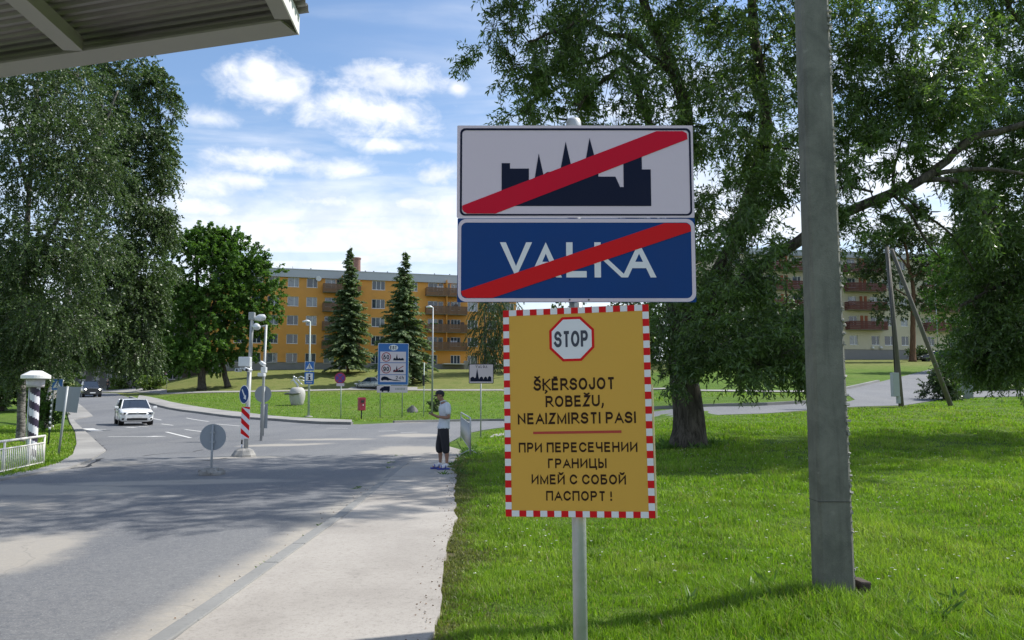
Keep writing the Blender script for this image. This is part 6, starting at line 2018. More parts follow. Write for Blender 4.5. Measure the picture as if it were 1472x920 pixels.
fg.tube([(0, 0, 38 * k), (4 * k, .1, 41 * k), (8 * k, .1, 39 * k), (12 * k, .1, 36 * k)], [.7 * k, .9 * k, .7 * k, .2 * k], 6)
fg.tube([(2 * k, 0, 36 * k), (7 * k, 0, 35.5 * k), (11 * k, 0, 34 * k)], [.5 * k, .6 * k, .2 * k], 6)
fg.lathe((-5.5 * k, 0, 39.5 * k), [(.3 * k, -1 * k), (1.5 * k, 0), (1.5 * k, 1.2 * k), (.5 * k, 2.4 * k)], 10)
fg.build('leaping_figure', M_STEEL, t)

# wooden A-shaped utility pole with box, right
g = G(1296, 585); Y = g.y; k = Y / FPX; zz_ = lambda py: P(1296, py, Y).z - g.z
t = thing('wooden_pole', 'old wooden utility pole with a slanting prop beside the drive', 'utility pole', tuple(g))
M_WOODP = mat('weathered_pole_wood', (0.14, 0.13, 0.115), .85, var=.25, scale=8, bump=.5, bscale=30)
MB().tube([(0, 0, -.2), (-11 * k, 0, zz_(355))], [.125, .095], 10).build('pole', M_WOODP, t)
g2 = G(1369, 584)
MB().tube([(g2.x - g.x, g2.y - g.y, g2.z - g.z - .2), (-8 * k, -.25, zz_(360))], [.115, .085], 10).build('prop', M_WOODP, t)
MB().tube([(-9.5 * k, -.16, zz_(560)), (-11.5 * k, -.16, zz_(365))], .03, 6).build('cable_pipe', M_BLACK, t)
MB().bbox((-11 * k, -.2, zz_(553)), (9 * k, .3, 34 * k), .02).bbox((-7 * k, -.2, zz_(575)), (4 * k, .2, 10 * k), .01).build('meter_box', mat('pale_grey_box', (0.40, 0.43, 0.44), .5, var=.08), t)
g = G(1384, 573); k = g.y / FPX
t = thing('utility_cabinet', 'grey electrical cabinet at the drive behind the slanting prop', 'cabinet', tuple(g), R(-8))
cbm = mat('cabinet_grey', (0.27, 0.29, 0.30), .55, var=.08)
MB().bbox((0, 0, 17 * k), (24 * k, .5, 36 * k), .02).build('cabinet_body', cbm, t)
MB().box((0, -.26, 18 * k), (22 * k, .02, 31 * k)).build('cabinet_door', cbm, t)
MB().box((0, 0, 35.6 * k), (26 * k, .6, 1.2 * k)).build('cabinet_roof', cbm, t)

# steel crowd barrier beside the man, seen nearly end on
g0 = G(676, 656); g1 = G(662.5, 634); k = g0.y / FPX
BR = thing('crowd_barrier', 'grey steel crowd barrier seen almost end on beside the man', 'barrier', tuple(g0), math.atan2(g1.y - g0.y, g1.x - g0.x))
Lb = (g1 - g0).length; hb = 1.05
MB().tube([(0, 0, 0), (0, 0, hb - .12), (.05, 0, hb - .03), (.14, 0, hb), (Lb - .14, 0, hb), (Lb - .05, 0, hb - .03), (Lb, 0, hb - .12), (Lb, 0, 0)], .022, 8).build('frame', M_GALV, BR)
MB().tube([(0, 0, .18), (Lb, 0, .18)], .014, 6).build('lower_rail', M_GALV, BR)
MB().tube([(0, 0, hb - .17), (Lb, 0, hb - .17)], .012, 6).build('upper_rail', M_GALV, BR)
bar = MB().tube([(0, 0, .18), (0, 0, hb - .17)], .008, 6).mesh('bar'); bar.materials.append(M_GALV)
nb = int(Lb / .13)
for i in range(nb): obj('bar', bar, None, BR, loc=(Lb * (i + .6) / nb, 0, 0))
for x in (.3, Lb - .3): MB().tube([(x, -.28, .02), (x, 0, .17), (x, .28, .02)], .014, 6).build('foot', M_GALV, BR)
# ------------------------------------------------------------------ vehicles
def car_paint(name, col, metal=0.0):
    return mat(name, col, 0.28, metal, var=.03, scale=2, coat=.7, spec=.5)


M_TYRE = mat('tyre_rubber', (0.02, 0.02, 0.02), .85, var=.2)
M_RIM = mat('alloy_rim', (0.5, 0.5, 0.52), .35, .8)
M_CGLASS = mat('car_glass', (0.018, 0.03, 0.05), .05, var=.3, scale=1.5, spec=.9)
M_TRIM = mat('black_trim', (0.015, 0.015, 0.017), .5)
M_CHROME = mat('chrome', (0.7, 0.7, 0.72), .15, 1.0, var=.02)
M_LIGHTG = mat('headlight_glass', (0.45, 0.47, 0.5), .1, .3, spec=.8)
M_TAIL = mat('tail_light', (0.45, 0.02, 0.02), .2)
M_PLATE = mat('plate_white', (0.7, 0.7, 0.7), .5)


def lamp_mat(strength):
    m, t_ = new_mat('lit_headlight')
    e = t_.n('ShaderNodeEmission', i_0=rgba((1, .96, .86)), i_1=strength)
    t_.n('ShaderNodeOutputMaterial', i_0=e.outputs[0])
    return m


def make_car(name, label, cat, loc_, rz, paint, L=4.25, W_=1.79, Hc=1.46, style='hatch', lights=False, emblem=False):
    t = thing(name, label, cat, loc_, rz)
    h = W_ / 2; f = L / 2
    gc = .17 if style != 'suv' else .24
    zb = .93 if style != 'suv' else 1.08
    # stations: x, half width, top z (bonnet, belt), bottom z
    if style == 'sedan':
        st = [(f, .62, .55, .30), (f - .06, .78, .66, gc + .02), (f - .35, .95, .74, gc), (f - .9, 1, .84, gc), (f - 1.35, 1, .93, gc), (f - 2.0, 1, .95, gc), (-f + 1.5, 1, .97, gc), (-f + .9, .99, 1.02, gc), (-f + .3, .95, 1.02, gc + .03), (-f + .05, .86, .98, gc + .08), (-f, .76, .85, .35)]
    elif style == 'suv':
        st = [(f, .74, .80, .34), (f - .05, .86, .96, gc + .03), (f - .28, .97, 1.02, gc), (f - .8, 1, 1.08, gc), (f - 1.3, 1, 1.12, gc), (0, 1, 1.12, gc), (-f + .7, 1, 1.14, gc), (-f + .12, .97, 1.14, gc + .05), (-f, .88, 1.05, .4)]
    else:
        st = [(f, .66, .60, .30), (f - .05, .80, .70, gc + .03), (f - .22, .93, .77, gc), (f - .55, .985, .85, gc), (f - 1.05, 1, .935, gc), (f - 1.6, 1, .95, gc), (0, 1, .96, gc), (-f + .8, 1, .99, gc), (-f + .15, .96, 1.0, gc + .04), (-f, .86, .9, .34)]
    rings = []
    for x, wf, zt, z0 in st:
        ww = h * wf
        rings.append([(x, -ww * .90, z0), (x, -ww * .985, z0 + (zt - z0) * .18), (x, -ww, z0 + (zt - z0) * .5), (x, -ww * .975, z0 + (zt - z0) * .86), (x, -ww * .90, zt - .012), (x, -ww * .45, zt + .022), (x, 0, zt + .03),
                      (x, ww * .45, zt + .022), (x, ww * .90, zt - .012), (x, ww * .975, z0 + (zt - z0) * .86), (x, ww, z0 + (zt - z0) * .5), (x, ww * .985, z0 + (zt - z0) * .18), (x, ww * .90, z0)])
    m = MB(); n = 13
    vs = [v for r_ in rings for v in r_]
    fs_ = [(i * n + j, i * n + (j + 1) % n, (i + 1) * n + (j + 1) % n, (i + 1) * n + j) for i in range(len(rings) - 1) for j in range(n)]
    m.add(vs, fs_, 0, True)
    m.add(rings[0], [tuple(range(n))], 0, False); m.add(rings[-1], [tuple(range(n))], 0, False)
    body = m.build('body', paint, t)
    sb_ = body.modifiers.new('smooth', 'SUBSURF'); sb_.levels = 1; sb_.render_levels = 1
    # greenhouse: (x at belt, x at roof)
    if style == 'sedan': xb0, xr0, xr1, xb1 = f - 1.15, f - 1.95, -f + 1.45, -f + .55
    elif style == 'suv': xb0, xr0, xr1, xb1 = f - 1.15, f - 1.7, -f + .45, -f + .12
    else: xb0, xr0, xr1, xb1 = f - 1.0, f - 1.72, -f + .42, -f + .10
    zbelt = st[5][2] - .05; zr = Hc
    wb_, wr = h * .90, h * .70
    def gh(grow, name_, material, parts):
        m = MB()
        q = {}
        for sy in (-1, 1):
            q[(0, sy)] = (xb0, sy * (wb_ * .93), zbelt); q[(1, sy)] = (xr0, sy * wr * .95, zr - .06); q[(2, sy)] = (xr1, sy * wr * .93, zr - .07); q[(3, sy)] = (xb1, sy * wb_ * .93, zbelt + .04)
            q[(4, sy)] = ((xr0 + xr1) / 2 + .1, sy * wr, zr - .035); q[(5, sy)] = ((xb0 + xb1) / 2, sy * wb_, zbelt)
        return q
    q = gh(0, '', None, None)
    g_m = MB()
    def quad(a, b_, c_, d_, mb, off=(0, 0, 0)): mb.add([tuple(Vector(v) + Vector(off)) for v in (a, b_, c_, d_)], [(0, 1, 2, 3)])
    ws = MB(); quad(q[(0, -1)], q[(0, 1)], q[(1, 1)], q[(1, -1)], ws); ws.build('windscreen', M_CGLASS, t)
    rw = MB(); quad(q[(3, -1)], q[(3, 1)], q[(2, 1)], q[(2, -1)], rw); rw.build('rear_window', M_CGLASS, t)
    for sy in (-1, 1):
        sw = MB()
        sw.add([q[(0, sy)], q[(5, sy)], q[(3, sy)], q[(2, sy)], q[(4, sy)], q[(1, sy)]], [(0, 1, 4, 5), (1, 2, 3, 4)])
        sw.build('side_window', M_CGLASS, t)
    # roof with a slight crown
    rf_ = MB(); xs = [xr0 + .03, xr0 - .25, (xr0 + xr1) / 2, xr1 + .2, xr1 - .08]; zs = [-.055, -.015, 0, -.02, -.06]
    rr = [[(x, -wr * 1.0, zr + z - .03), (x, -wr * .6, zr + z + .005), (x, 0, zr + z + .015), (x, wr * .6, zr + z + .005), (x, wr * 1.0, zr + z - .03)] for x, z in zip(xs, zs)]
    rf_.add([v for r_ in rr for v in r_], [(i * 5 + j, i * 5 + j + 1, i * 5 + 6 + j, i * 5 + 5 + j) for i in range(4) for j in range(4)], 0, True)
    rf_.build('roof_panel', paint, t)
    pl_ = MB()
    for sy in (-1, 1):
        up_ = Vector((0, sy * .004, .006))
        for a_, b_, w_ in ((q[(0, sy)], q[(1, sy)], .045), (q[(3, sy)], q[(2, sy)], .10), (q[(1, sy)], q[(4, sy)], .035), (q[(4, sy)], q[(2, sy)], .035)):
            pl_.tube([Vector(a_) + up_, Vector(b_) + up_], w_ * .75, 6)
    pl_.build('pillar', paint, t)
    pc = MB()
    for sy in (-1, 1): pc.tube([Vector(q[(5, sy)]) + Vector((-.05, sy * .003, 0)), Vector(q[(4, sy)]) + Vector((-.1, sy * .003, 0))], .035, 6)
    pc.build('centre_pillar', M_TRIM, t)
    # wheels
    R_ = .32 if style != 'suv' else .37
    xw = (f - .82, -f + .80)
    tm = MB().lathe((0, 0, 0), [(R_ * .66, -.11), (R_ * .93, -.115), (R_, -.07), (R_, .07), (R_ * .93, .115), (R_ * .66, .11)], 24, axis='Y').mesh('wheel'); tm.materials.append(M_TYRE)
    rm = MB().lathe((0, 0, 0), [(R_ * .66, -.10), (R_ * .62, -.085), (R_ * .5, -.06), (.05, -.075), (.05, .075), (R_ * .5, .06), (R_ * .62, .085), (R_ * .66, .10)], 20, axis='Y').mesh('rim'); rm.materials.append(M_RIM)
    for x in xw:
        for sy in (-1, 1):
            o = obj('wheel', tm, None, t, loc=(x, sy * (h - .185), R_)); obj('rim', rm, None, o)
            MB().lathe((x, sy * (h - .035), R_ + .02), [(R_ * 1.09, -.025 * sy), (R_ * 1.08, .004 * sy)], 22, axis='Y').build('wheel_arch', M_TRIM, t)
    # front
    fx = f + .005
    zl = .665 if style != 'suv' else .86
    hl_m = lamp_mat(9.0) if lights else M_LIGHTG
    for sy in (-1, 1):
        a_ = MB(); a_.bbox((f - .13, sy * h * .76, zl), (.22, .34, .14), .03, 0, Euler((0, 0, -sy * .45)).to_matrix())
        o = a_.build('headlight', M_LIGHTG, t)
        MB().lathe((f - .02, sy * h * .70, zl), [(.055 if not lights else .085, 0), (.05 if not lights else .08, .03)], 12, axis='X').build('lens', hl_m if lights else M_TRIM, o)
        MB().bbox((f - .98, sy * (h + .09), zbelt + .09), (.14, .2, .13), .03).build('mirror', paint, t)
        MB().bbox((f - .09, sy * h * .70, .36), (.08, .28, .10), .02, 0, Euler((0, 0, -sy * .3)).to_matrix()).build('fog_vent', M_TRIM, t)
        MB().bbox((-f + .05, sy * h * .74, .82), (.10, .34, .16), .02, 0, Euler((0, 0, sy * .35)).to_matrix()).build('tail_light', M_TAIL, t)
    MB().bbox((f - .02, 0, zl - .01), (.06, h * 1.02, .075), .012).build('grille', M_TRIM, t)
    MB().bbox((f - .01, 0, .345), (.06, h * 1.15, .13), .02).build('lower_intake', M_TRIM, t)
    MB().bbox((f + .025, 0, .475), (.015, .52, .11), .004).build('number_plate', M_PLATE, t)
    MB().bbox((-f - .012, 0, .78), (.015, .52, .11), .004).build('number_plate', M_PLATE, t)
    MB().box((f - .005, 0, zl + .025), (.05, h * 1.0, .012)).build('chrome_strip', M_CHROME, t)
    if emblem:
        e = MB(); fe = lambda u, v, w_: Vector((f + .03 + w_, u, zl + .01 + v))
        ro_, ri_ = circle(0, 0, .068, 20), circle(0, 0, .056, 20)
        e.add([fe(u, v, 0) for u, v in ro_] + [fe(u, v, 0) for u, v in ri_], [(i, (i + 1) % 20, 20 + (i + 1) % 20, 20 + i) for i in range(20)])
        for s_ in ([(-.03, .045), (0, .004), (.03, .045)], [(-.048, .022), (-.022, -.045), (0, -.002), (.022, -.045), (.048, .022)]):
            for qd in stroke_poly(s_, .012): e.add([fe(p.x, p.y, 0) for p in qd], [(0, 1, 2, 3)])
        e.build('round_emblem', M_CHROME, t)
    # door lines
    dl = MB()
    for sy in (-1, 1):
        for x in ((q[(5, sy)][0] - .05), xb0 - .25, xw[1] + .42): dl.box((x, sy * (h - .004), .62), (.012, .012, .56))
        dl.box((0.1, sy * (h - .003), .70), (1.8, .014, .02))
    dl.build('door_seam', M_TRIM, t)
    return t


def heading(px, off):
    a_ = ray(px, 568); return math.atan2(-1.0, -a_[0]) + off


g = G(186, 612.5)
make_car('car', 'white hatchback driving towards the junction with dark windscreen', 'car', tuple(g + Vector((-.6, 1.7, .03))), heading(186, R(5)), car_paint('white_car_paint', (0.78, 0.79, 0.80)), emblem=True)
g = G(126, 571.5)
make_car('car', 'dark off-roader with lit headlights coming out of the shaded road', 'car', tuple(g + Vector((-.8, 1.8, .03))), heading(126, R(8)), car_paint('black_car_paint', (0.015, 0.016, 0.02)), L=4.7, W_=1.93, Hc=1.78, style='suv', lights=True)
g = G(527, 560.2)
make_car('car', 'silver grey saloon parked on the garden path behind the blue board', 'car', tuple(g + Vector((.6, .8, .06))), R(180 - 33), car_paint('silver_car_paint', (0.30, 0.33, 0.33), .5), L=4.6, W_=1.8, Hc=1.45, style='sedan')
g = G(1345, 517)
make_car('car', 'dark car parked by the drive before the cream block', 'car', tuple(G(1352, 520) + Vector((0, 1, .06))), R(170), car_paint('dark_car_paint', (0.02, 0.022, 0.03)), L=4.3, W_=1.8, Hc=1.46)


# ------------------------------------------------------------------ people
def skin_mesh(name, nodes, edges, sub=2, root=0):
    me = bpy.data.meshes.new(name + '_line'); me.from_pydata([n_[:3] for n_ in nodes], edges, []); me.update()
    o = bpy.data.objects.new('tmp', me); COL.objects.link(o)
    md = o.modifiers.new('skin', 'SKIN'); md.use_smooth_shade = True
    for i, n_ in enumerate(nodes):
        r_ = n_[3]
        me.skin_vertices[0].data[i].radius = (r_, n_[4]) if len(n_) > 4 else (r_, r_)
        me.skin_vertices[0].data[i].use_root = (i == root)
    s_ = o.modifiers.new('sub', 'SUBSURF'); s_.levels = sub; s_.render_levels = sub
    dg = bpy.context.evaluated_depsgraph_get()
    out = bpy.data.meshes.new_from_object(o.evaluated_get(dg)); out.name = name
    bpy.data.objects.remove(o); bpy.data.meshes.remove(me)
    out.polygons.foreach_set('use_smooth', [True] * len(out.polygons))
    return out


M_SKIN = mat('tanned_skin', (0.30, 0.16, 0.105), .55, var=.06)
M_SHIRT = mat('grey_white_shirt_cloth', (0.58, 0.61, 0.66), .85, var=.05, scale=14, bump=.35, bscale=12)
M_SHORTS = mat('black_shorts_cloth', (0.018, 0.017, 0.022), .85, var=.2, scale=9, bump=.4, bscale=12)
M_CAP = mat('black_cap_cloth', (0.015, 0.016, 0.022), .8, var=.2)
M_HAIR = mat('dark_hair', (0.03, 0.022, 0.018), .7)
M_SOCK = mat('white_sock', (0.68, 0.68, 0.70), .9)
M_SANDAL = mat('blue_sandal', (0.03, 0.05, 0.28), .6)

g = G(637, 676.5)
man = thing('person', 'man in dark cap, pale polo shirt and long black shorts looking at his phone', 'person', (g.x, g.y, g.z + .045), R(18))
nd = []; ed = []


def chain(pts, parent=None):
    k_ = []
    for p_ in pts:
        nd.append(p_); i = len(nd) - 1
        if parent is not None: ed.append((parent, i))
        parent = i; k_.append(i)
    return k_


tor = chain([(0.0, 0, .93, .095, .12), (.015, 0, 1.05, .085, .11), (.035, 0, 1.20, .085, .12), (.04, 0, 1.33, .09, .135), (.02, 0, 1.42, .065, .10), (-.015, 0, 1.485, .052), (-.045, 0, 1.535, .054), (-.085, 0, 1.59, .082, .074), (-.105, 0, 1.655, .088, .078), (-.10, 0, 1.70, .06, .055)])
for sy, fxx in ((-1, .03), (1, -.06)):
    yo = .10 * sy if sy < 0 else .16
    chain([(0.0, sy * .09, .86, .088), (fxx * .5, yo, .66, .076), (fxx, yo, .49, .056), (fxx + .03, yo, .34, .054), (fxx + .03, yo, .20, .040), (fxx + .03, yo, .085, .034), (fxx - .06, yo - .01, .045, .038), (fxx - .155, yo - .02, .032, .030)], tor[0])
hands = []
for sy, elb, wr_ in ((-1, (.075, -.235, 1.135), (-.175, -.115, 1.165)), (1, (.02, .225, 1.145), (-.20, .055, 1.19))):
    a_ = chain([(.03, sy * .155, 1.39, .048), (.05, sy * .215, 1.28, .046), elb + (.040,), (elb[0] * .45 + wr_[0] * .55, elb[1] * .45 + wr_[1] * .55, 1.15, .036), wr_ + (.025,)], tor[3])
    v = Vector((-1, .35 * -sy * -1 if sy < 0 else -.25, .28)).normalized()
    pm = Vector(wr_) + v * .06
    b_ = chain([tuple(pm) + (.030, .020)], a_[-1])
    sidev = Vector((0, 0, 1)).cross(v).normalized(); upv = v.cross(sidev).normalized() * -1
    for q in range(4):
        o_ = sidev * (.030 - .02 * q) * 1.0
        ln = (.062, .072, .068, .052)[q]
        p0 = pm + o_ + v * .03; p1 = p0 + v * ln * .5 + upv * -.006; p2 = p1 + v * ln * .32 + Vector((0, 0, .028)); 
        chain([tuple(p0) + (.0095,), tuple(p1) + (.009,), tuple(p2) + (.0075,)], b_[0])
    th = pm + sidev * (.036 if sy > 0 else -.036) - v * .02
    chain([tuple(th) + (.012,), tuple(th + v * .035 + Vector((0, 0, .03))) + (.0105,), tuple(th + v * .055 + Vector((0, 0, .055))) + (.009,)], b_[0])
obj('body', skin_mesh('body', nd, ed, 2, 0), M_SKIN, man)
# head details
hd = MB(); hd.lathe((-.182, 0, 1.628), [(.012, -.022), (.017, -.008), (.010, .020), (.006, .03)], 8)
hd.build('nose', M_SKIN, man)
for sy in (-1, 1):
    MB().lathe((-.085, sy * .083, 1.635), [(.004, -.028), (.016, -.012), (.018, .01), (.006, .028)], 8, sx=1.2, sy=.5).build('ear', M_SKIN, man)
    MB().lathe((-.172, sy * .030, 1.652), [(.002, -.007), (.008, 0), (.002, .007)], 8).build('eye', M_BLACK, man)
MB().box((-.180, 0, 1.585), (.012, .042, .007)).build('mouth', mat('lip', (0.2, 0.07, 0.06), .6), man)
# hair under the cap and the cap with its peak
hr = bmesh.new(); bmesh.ops.create_uvsphere(hr, u_segments=18, v_segments=12, radius=1)
for v in hr.verts: v.co = Vector((v.co.x * .098 - .082, v.co.y * .089, v.co.z * .085 + 1.652))
bmesh.ops.delete(hr, geom=[v for v in hr.verts if v.co.x < -.13 and v.co.z < 1.66 or v.co.z < 1.60], context='VERTS')
me = bpy.data.meshes.new('hair'); hr.to_mesh(me); hr.free(); obj('hair', me, M_HAIR, man)
cp = bmesh.new(); bmesh.ops.create_uvsphere(cp, u_segments=20, v_segments=14, radius=1)
for v in cp.verts: v.co = Vector((v.co.x * .106 - .09, v.co.y * .098, v.co.z * .088 + 1.672))
bmesh.ops.delete(cp, geom=[v for v in cp.verts if v.co.z < 1.655], context='VERTS')
for v in cp.verts: v.co.z += -(v.co.x + .09) * -.28 * -1 if False else (v.co.x + .09) * -.0
me = bpy.data.meshes.new('cap'); cp.to_mesh(me); cp.free(); co_ = obj('cap', me, M_CAP, man)
pk = MB(); pts = [( -.155 - .085 * math.cos(a_ / 10 * PI - PI / 2), .082 * math.sin(a_ / 10 * PI - PI / 2)) for a_ in range(11)]
pk.add([(x, y_, 1.668 - (-x - .155) * .5) for x, y_ in pts] + [(x, y_, 1.660 - (-x - .155) * .5) for x, y_ in pts], [tuple(range(11)), tuple(range(21, 10, -1))] + [(i, i + 1, 12 + i, 11 + i) for i in range(10)])
pk.build('peak', M_CAP, co_)
# shirt: torso and short sleeves
nd = []; ed = []
tor = chain([(0.0, 0, .86, .165, .205), (.0, 0, .93, .155, .195), (.015, 0, 1.02, .128, .168), (.035, 0, 1.18, .128, .172), (.04, 0, 1.32, .130, .182), (.022, 0, 1.425, .092, .145), (-.01, 0, 1.475, .066, .072)])
for sy in (-1, 1):
    chain([(.03, sy * .165, 1.40, .080), (.048, sy * .215, 1.29, .074), (.062, sy * .228, 1.19, .070)], tor[4])
obj('shirt', skin_mesh('shirt', nd, ed, 2, 0), M_SHIRT, man)
MB().tube([(-.06, -.05, 1.505), (-.075, 0, 1.485), (-.06, .05, 1.505), (.0, .065, 1.515), (.055, 0, 1.51), (.0, -.065, 1.515), (-.06, -.05, 1.505)], .014, 6).build('collar', M_SHIRT, man)
nd = []; ed = []
tor = chain([(0.0, 0, 1.03, .120, .160), (0, 0, .88, .120, .155)])
for sy, fxx in ((-1, .03), (1, -.06)):
    yo = .10 * sy if sy < 0 else .15
    chain([(0.0, sy * .085, .80, .115), (fxx * .5, yo, .62, .108), (fxx, yo, .46, .098), (fxx + .015, yo, .32, .088)], tor[1])
obj('shorts', skin_mesh('shorts', nd, ed, 2, 0), M_SHORTS, man)
for sy, fxx in ((-1, .03), (1, -.06)):
    yo = .10 * sy if sy < 0 else .16
    nd = []; ed = []
    chain([(fxx + .03, yo, .13, .043), (fxx + .03, yo, .085, .046), (fxx - .05, yo - .01, .055, .047), (fxx - .14, yo - .02, .045, .040)])
    sk_ = obj('sock', skin_mesh('sock', nd, ed, 2, 0), M_SOCK, man)
    sd_ = MB(); sd_.prism([(fxx + .085, -.045), (fxx + .03, -.055), (fxx - .10, -.055), (fxx - .19, -.035), (fxx - .205, 0), (fxx - .19, .035), (fxx - .10, .055), (fxx + .03, .05), (fxx + .085, .04)], -.012, .018, lambda u, v, w_: Vector((u, v + yo - .01, w_)))
    for x in (-.01, -.11): sd_.tube([(fxx + x, yo - .062, .015), (fxx + x, yo - .045, .075), (fxx + x, yo - .01, .098 if x > -.05 else .085), (fxx + x, yo + .03, .075), (fxx + x, yo + .045, .015)], .011, 6)
    sd_.build('sandal', M_SANDAL, man)
hm = Matrix.Translation((g.x, g.y, g.z + .045)) @ Matrix.Rotation(R(18), 4, 'Z')
ph = MB().bbox((0, 0, 0), (.145, .010, .072), .004)
phone = ph.build('phone', mat('phone_black', (0.02, 0.02, 0.025), .2), None)
phone.matrix_world = hm @ Matrix.Translation((-.315, -.02, 1.243)) @ Euler((R(62), R(0), R(85))).to_matrix().to_4x4()
tag(phone, 'dark phone held in front of the chest by the man in the cap', 'phone')
MB().bbox((0, -.006, 0), (.13, .002, .062), .001).build('screen', mat('phone_screen', (0.10, 0.12, 0.14), .1), phone)

# far pedestrian beside the far road
g = P(154.5, 559, 112); g.z = Hs(g.x, 112) + .1
fp = thing('person', 'distant pedestrian in dark clothes on the far left footway', 'person', tuple(g), R(60))
nd = []; ed = []
tor = chain([(0, 0, .93, .11, .15), (0, 0, 1.2, .12, .16), (0, 0, 1.40, .10, .16), (0, 0, 1.5, .05), (0, 0, 1.6, .09), (0, 0, 1.68, .08)])
for sy in (-1, 1):
    chain([(0, sy * .09, .85, .09), (sy * .1, sy * .1, .48, .06), (sy * .18 - .02, sy * .1, .08, .04), (sy * .18 + .12, sy * .1, .04, .035)], tor[0])
    a_ = chain([(0, sy * .19, 1.38, .055), (-.02 * sy, sy * .25, 1.12, .042), (.08 - .08 * sy, sy * .24, .9, .03)], tor[2])
    b_ = chain([(.08 - .08 * sy, sy * .24, .83, .03, .02)], a_[-1])
    for q in range(4): chain([(.06 - .08 * sy + q * .018, sy * .24, .78, .009), (.07 - .08 * sy + q * .018, sy * .235, .74, .008)], b_[0])
    chain([(.12 - .08 * sy, sy * .22, .80, .01)], b_[0])
obj('body', skin_mesh('body', nd, ed, 2, 0), M_SKIN, fp)
nd = []; ed = []
tor = chain([(0, 0, .90, .13, .17), (0, 0, 1.2, .135, .175), (0, 0, 1.42, .11, .17)])
for sy in (-1, 1): chain([(0, sy * .2, 1.37, .068), (-.02 * sy, sy * .255, 1.12, .055), (.07 - .07 * sy, sy * .25, .93, .045)], tor[2])
obj('jacket', skin_mesh('jacket', nd, ed, 2, 0), mat('dark_jacket', (0.03, 0.03, 0.035), .8), fp)
nd = []; ed = []
tor = chain([(0, 0, .92, .12, .16)])
for sy in (-1, 1): chain([(0, sy * .09, .83, .10), (sy * .1, sy * .1, .48, .075), (sy * .17 - .02, sy * .1, .12, .06)], tor[0])
obj('trousers', skin_mesh('trousers', nd, ed, 2, 0), mat('dark_trousers', (0.02, 0.02, 0.025), .8), fp)


# ------------------------------------------------------------------ grass
def inside(poly, x, y):
    c_ = np.zeros(len(x), bool); n = len(poly)
    for i in range(n):
        ax, ay = poly[i]; bx_, by_ = poly[(i + 1) % n]
        cond = ((ay > y) != (by_ > y))
        c_ ^= cond & (x < (bx_ - ax) * (y - ay) / ((by_ - ay) if by_ != ay else 1e-9) + ax)
    return c_


_gn = RNG.normal(size=(64, 64))


def smooth_noise(x, y, s_):
    u = (x / s_) % 64; v = (y / s_) % 64
    i = u.astype(int); j = v.astype(int); fu = u - i; fv_ = v - j
    fu = fu * fu * (3 - 2 * fu); fv_ = fv_ * fv_ * (3 - 2 * fv_)
    i2 = (i + 1) % 64; j2 = (j + 1) % 64
    return (_gn[i, j] * (1 - fu) * (1 - fv_) + _gn[i2, j] * fu * (1 - fv_) + _gn[i, j2] * (1 - fu) * fv_ + _gn[i2, j2] * fu * fv_)


def blades(name, x, y, hgt, wid, material, bend=.5, label=None, flat=.0):
    n = len(x); z = H(x, y)
    a_ = RNG.uniform(0, 2 * PI, n); dx2, dy2 = np.cos(a_), np.sin(a_)
    w2 = wid * .5
    b_ = RNG.uniform(.1, 1.0, n) * bend
    ang = RNG.uniform(0, 2 * PI, n)
    sx, sy = np.cos(ang) * w2, np.sin(ang) * w2
    base = np.stack([x, y, z - .01], 1); sd = np.stack([sx, sy, np.zeros(n)], 1)
    up = np.array([0, 0, 1.0])
    mid = base + np.stack([dx2 * hgt * b_ * .28, dy2 * hgt * b_ * .28, hgt * .58], 1)
    tip = base + np.stack([dx2 * hgt * b_, dy2 * hgt * b_, hgt * (1.02 - .35 * b_)], 1)
    V = np.stack([base - sd, base + sd, mid + sd * .8, mid - sd * .8, tip], 1).reshape(-1, 3)
    k_ = np.arange(n)[:, None] * 5
    F = np.concatenate([k_ + np.array([[0, 1, 2]]), k_ + np.array([[0, 2, 3]]), k_ + np.array([[3, 2, 4]])], 1).reshape(-1, 3)
    me = np_mesh(name, V, 3, faces=F)
    o = obj(name, me, material)
    tag(o, label, 'grass', kind='stuff')
    return o


def grass_mat(name, c0, c1, c2):
    m, t_ = new_mat(name)
    g_2 = t_.n('ShaderNodeNewGeometry')
    rnd = g_2.outputs['Random Per Island']
    p = g_2.outputs['Position']
    big = t_.noise(p, 0.35, 5, 0.65, 0.4)
    c_ = t_.mix(rnd, rgba(c0), rgba(c1))
    c_ = t_.mix(t_.ramp(big, .45, .68, 0, .65), c_, rgba(c2))
    c_ = t_.mix(t_.ramp(t_.noise(p, 1.7, 4, .6), .52, .35, 0, .45), c_, rgba([v * .55 for v in c0]))
    dry = t_.ramp(rnd, .93, .95)
    c_ = t_.mix(dry, c_, rgba((0.30, 0.27, 0.13)))
    b_ = t_.n('ShaderNodeBsdfPrincipled', i_0=c_, i_Roughness=.5)
    b_.inputs['Specular IOR Level'].default_value = .35
    tr = t_.n('ShaderNodeBsdfTranslucent', i_0=t_.mix(1.0, c_, rgba((1.1, 1.3, .5)), 'MULTIPLY'))
    mx = t_.n('ShaderNodeMixShader', i_0=.42, i_1=b_.outputs[0], i_2=tr.outputs[0])
    t_.n('ShaderNodeOutputMaterial', i_0=mx.outputs[0])
    return m


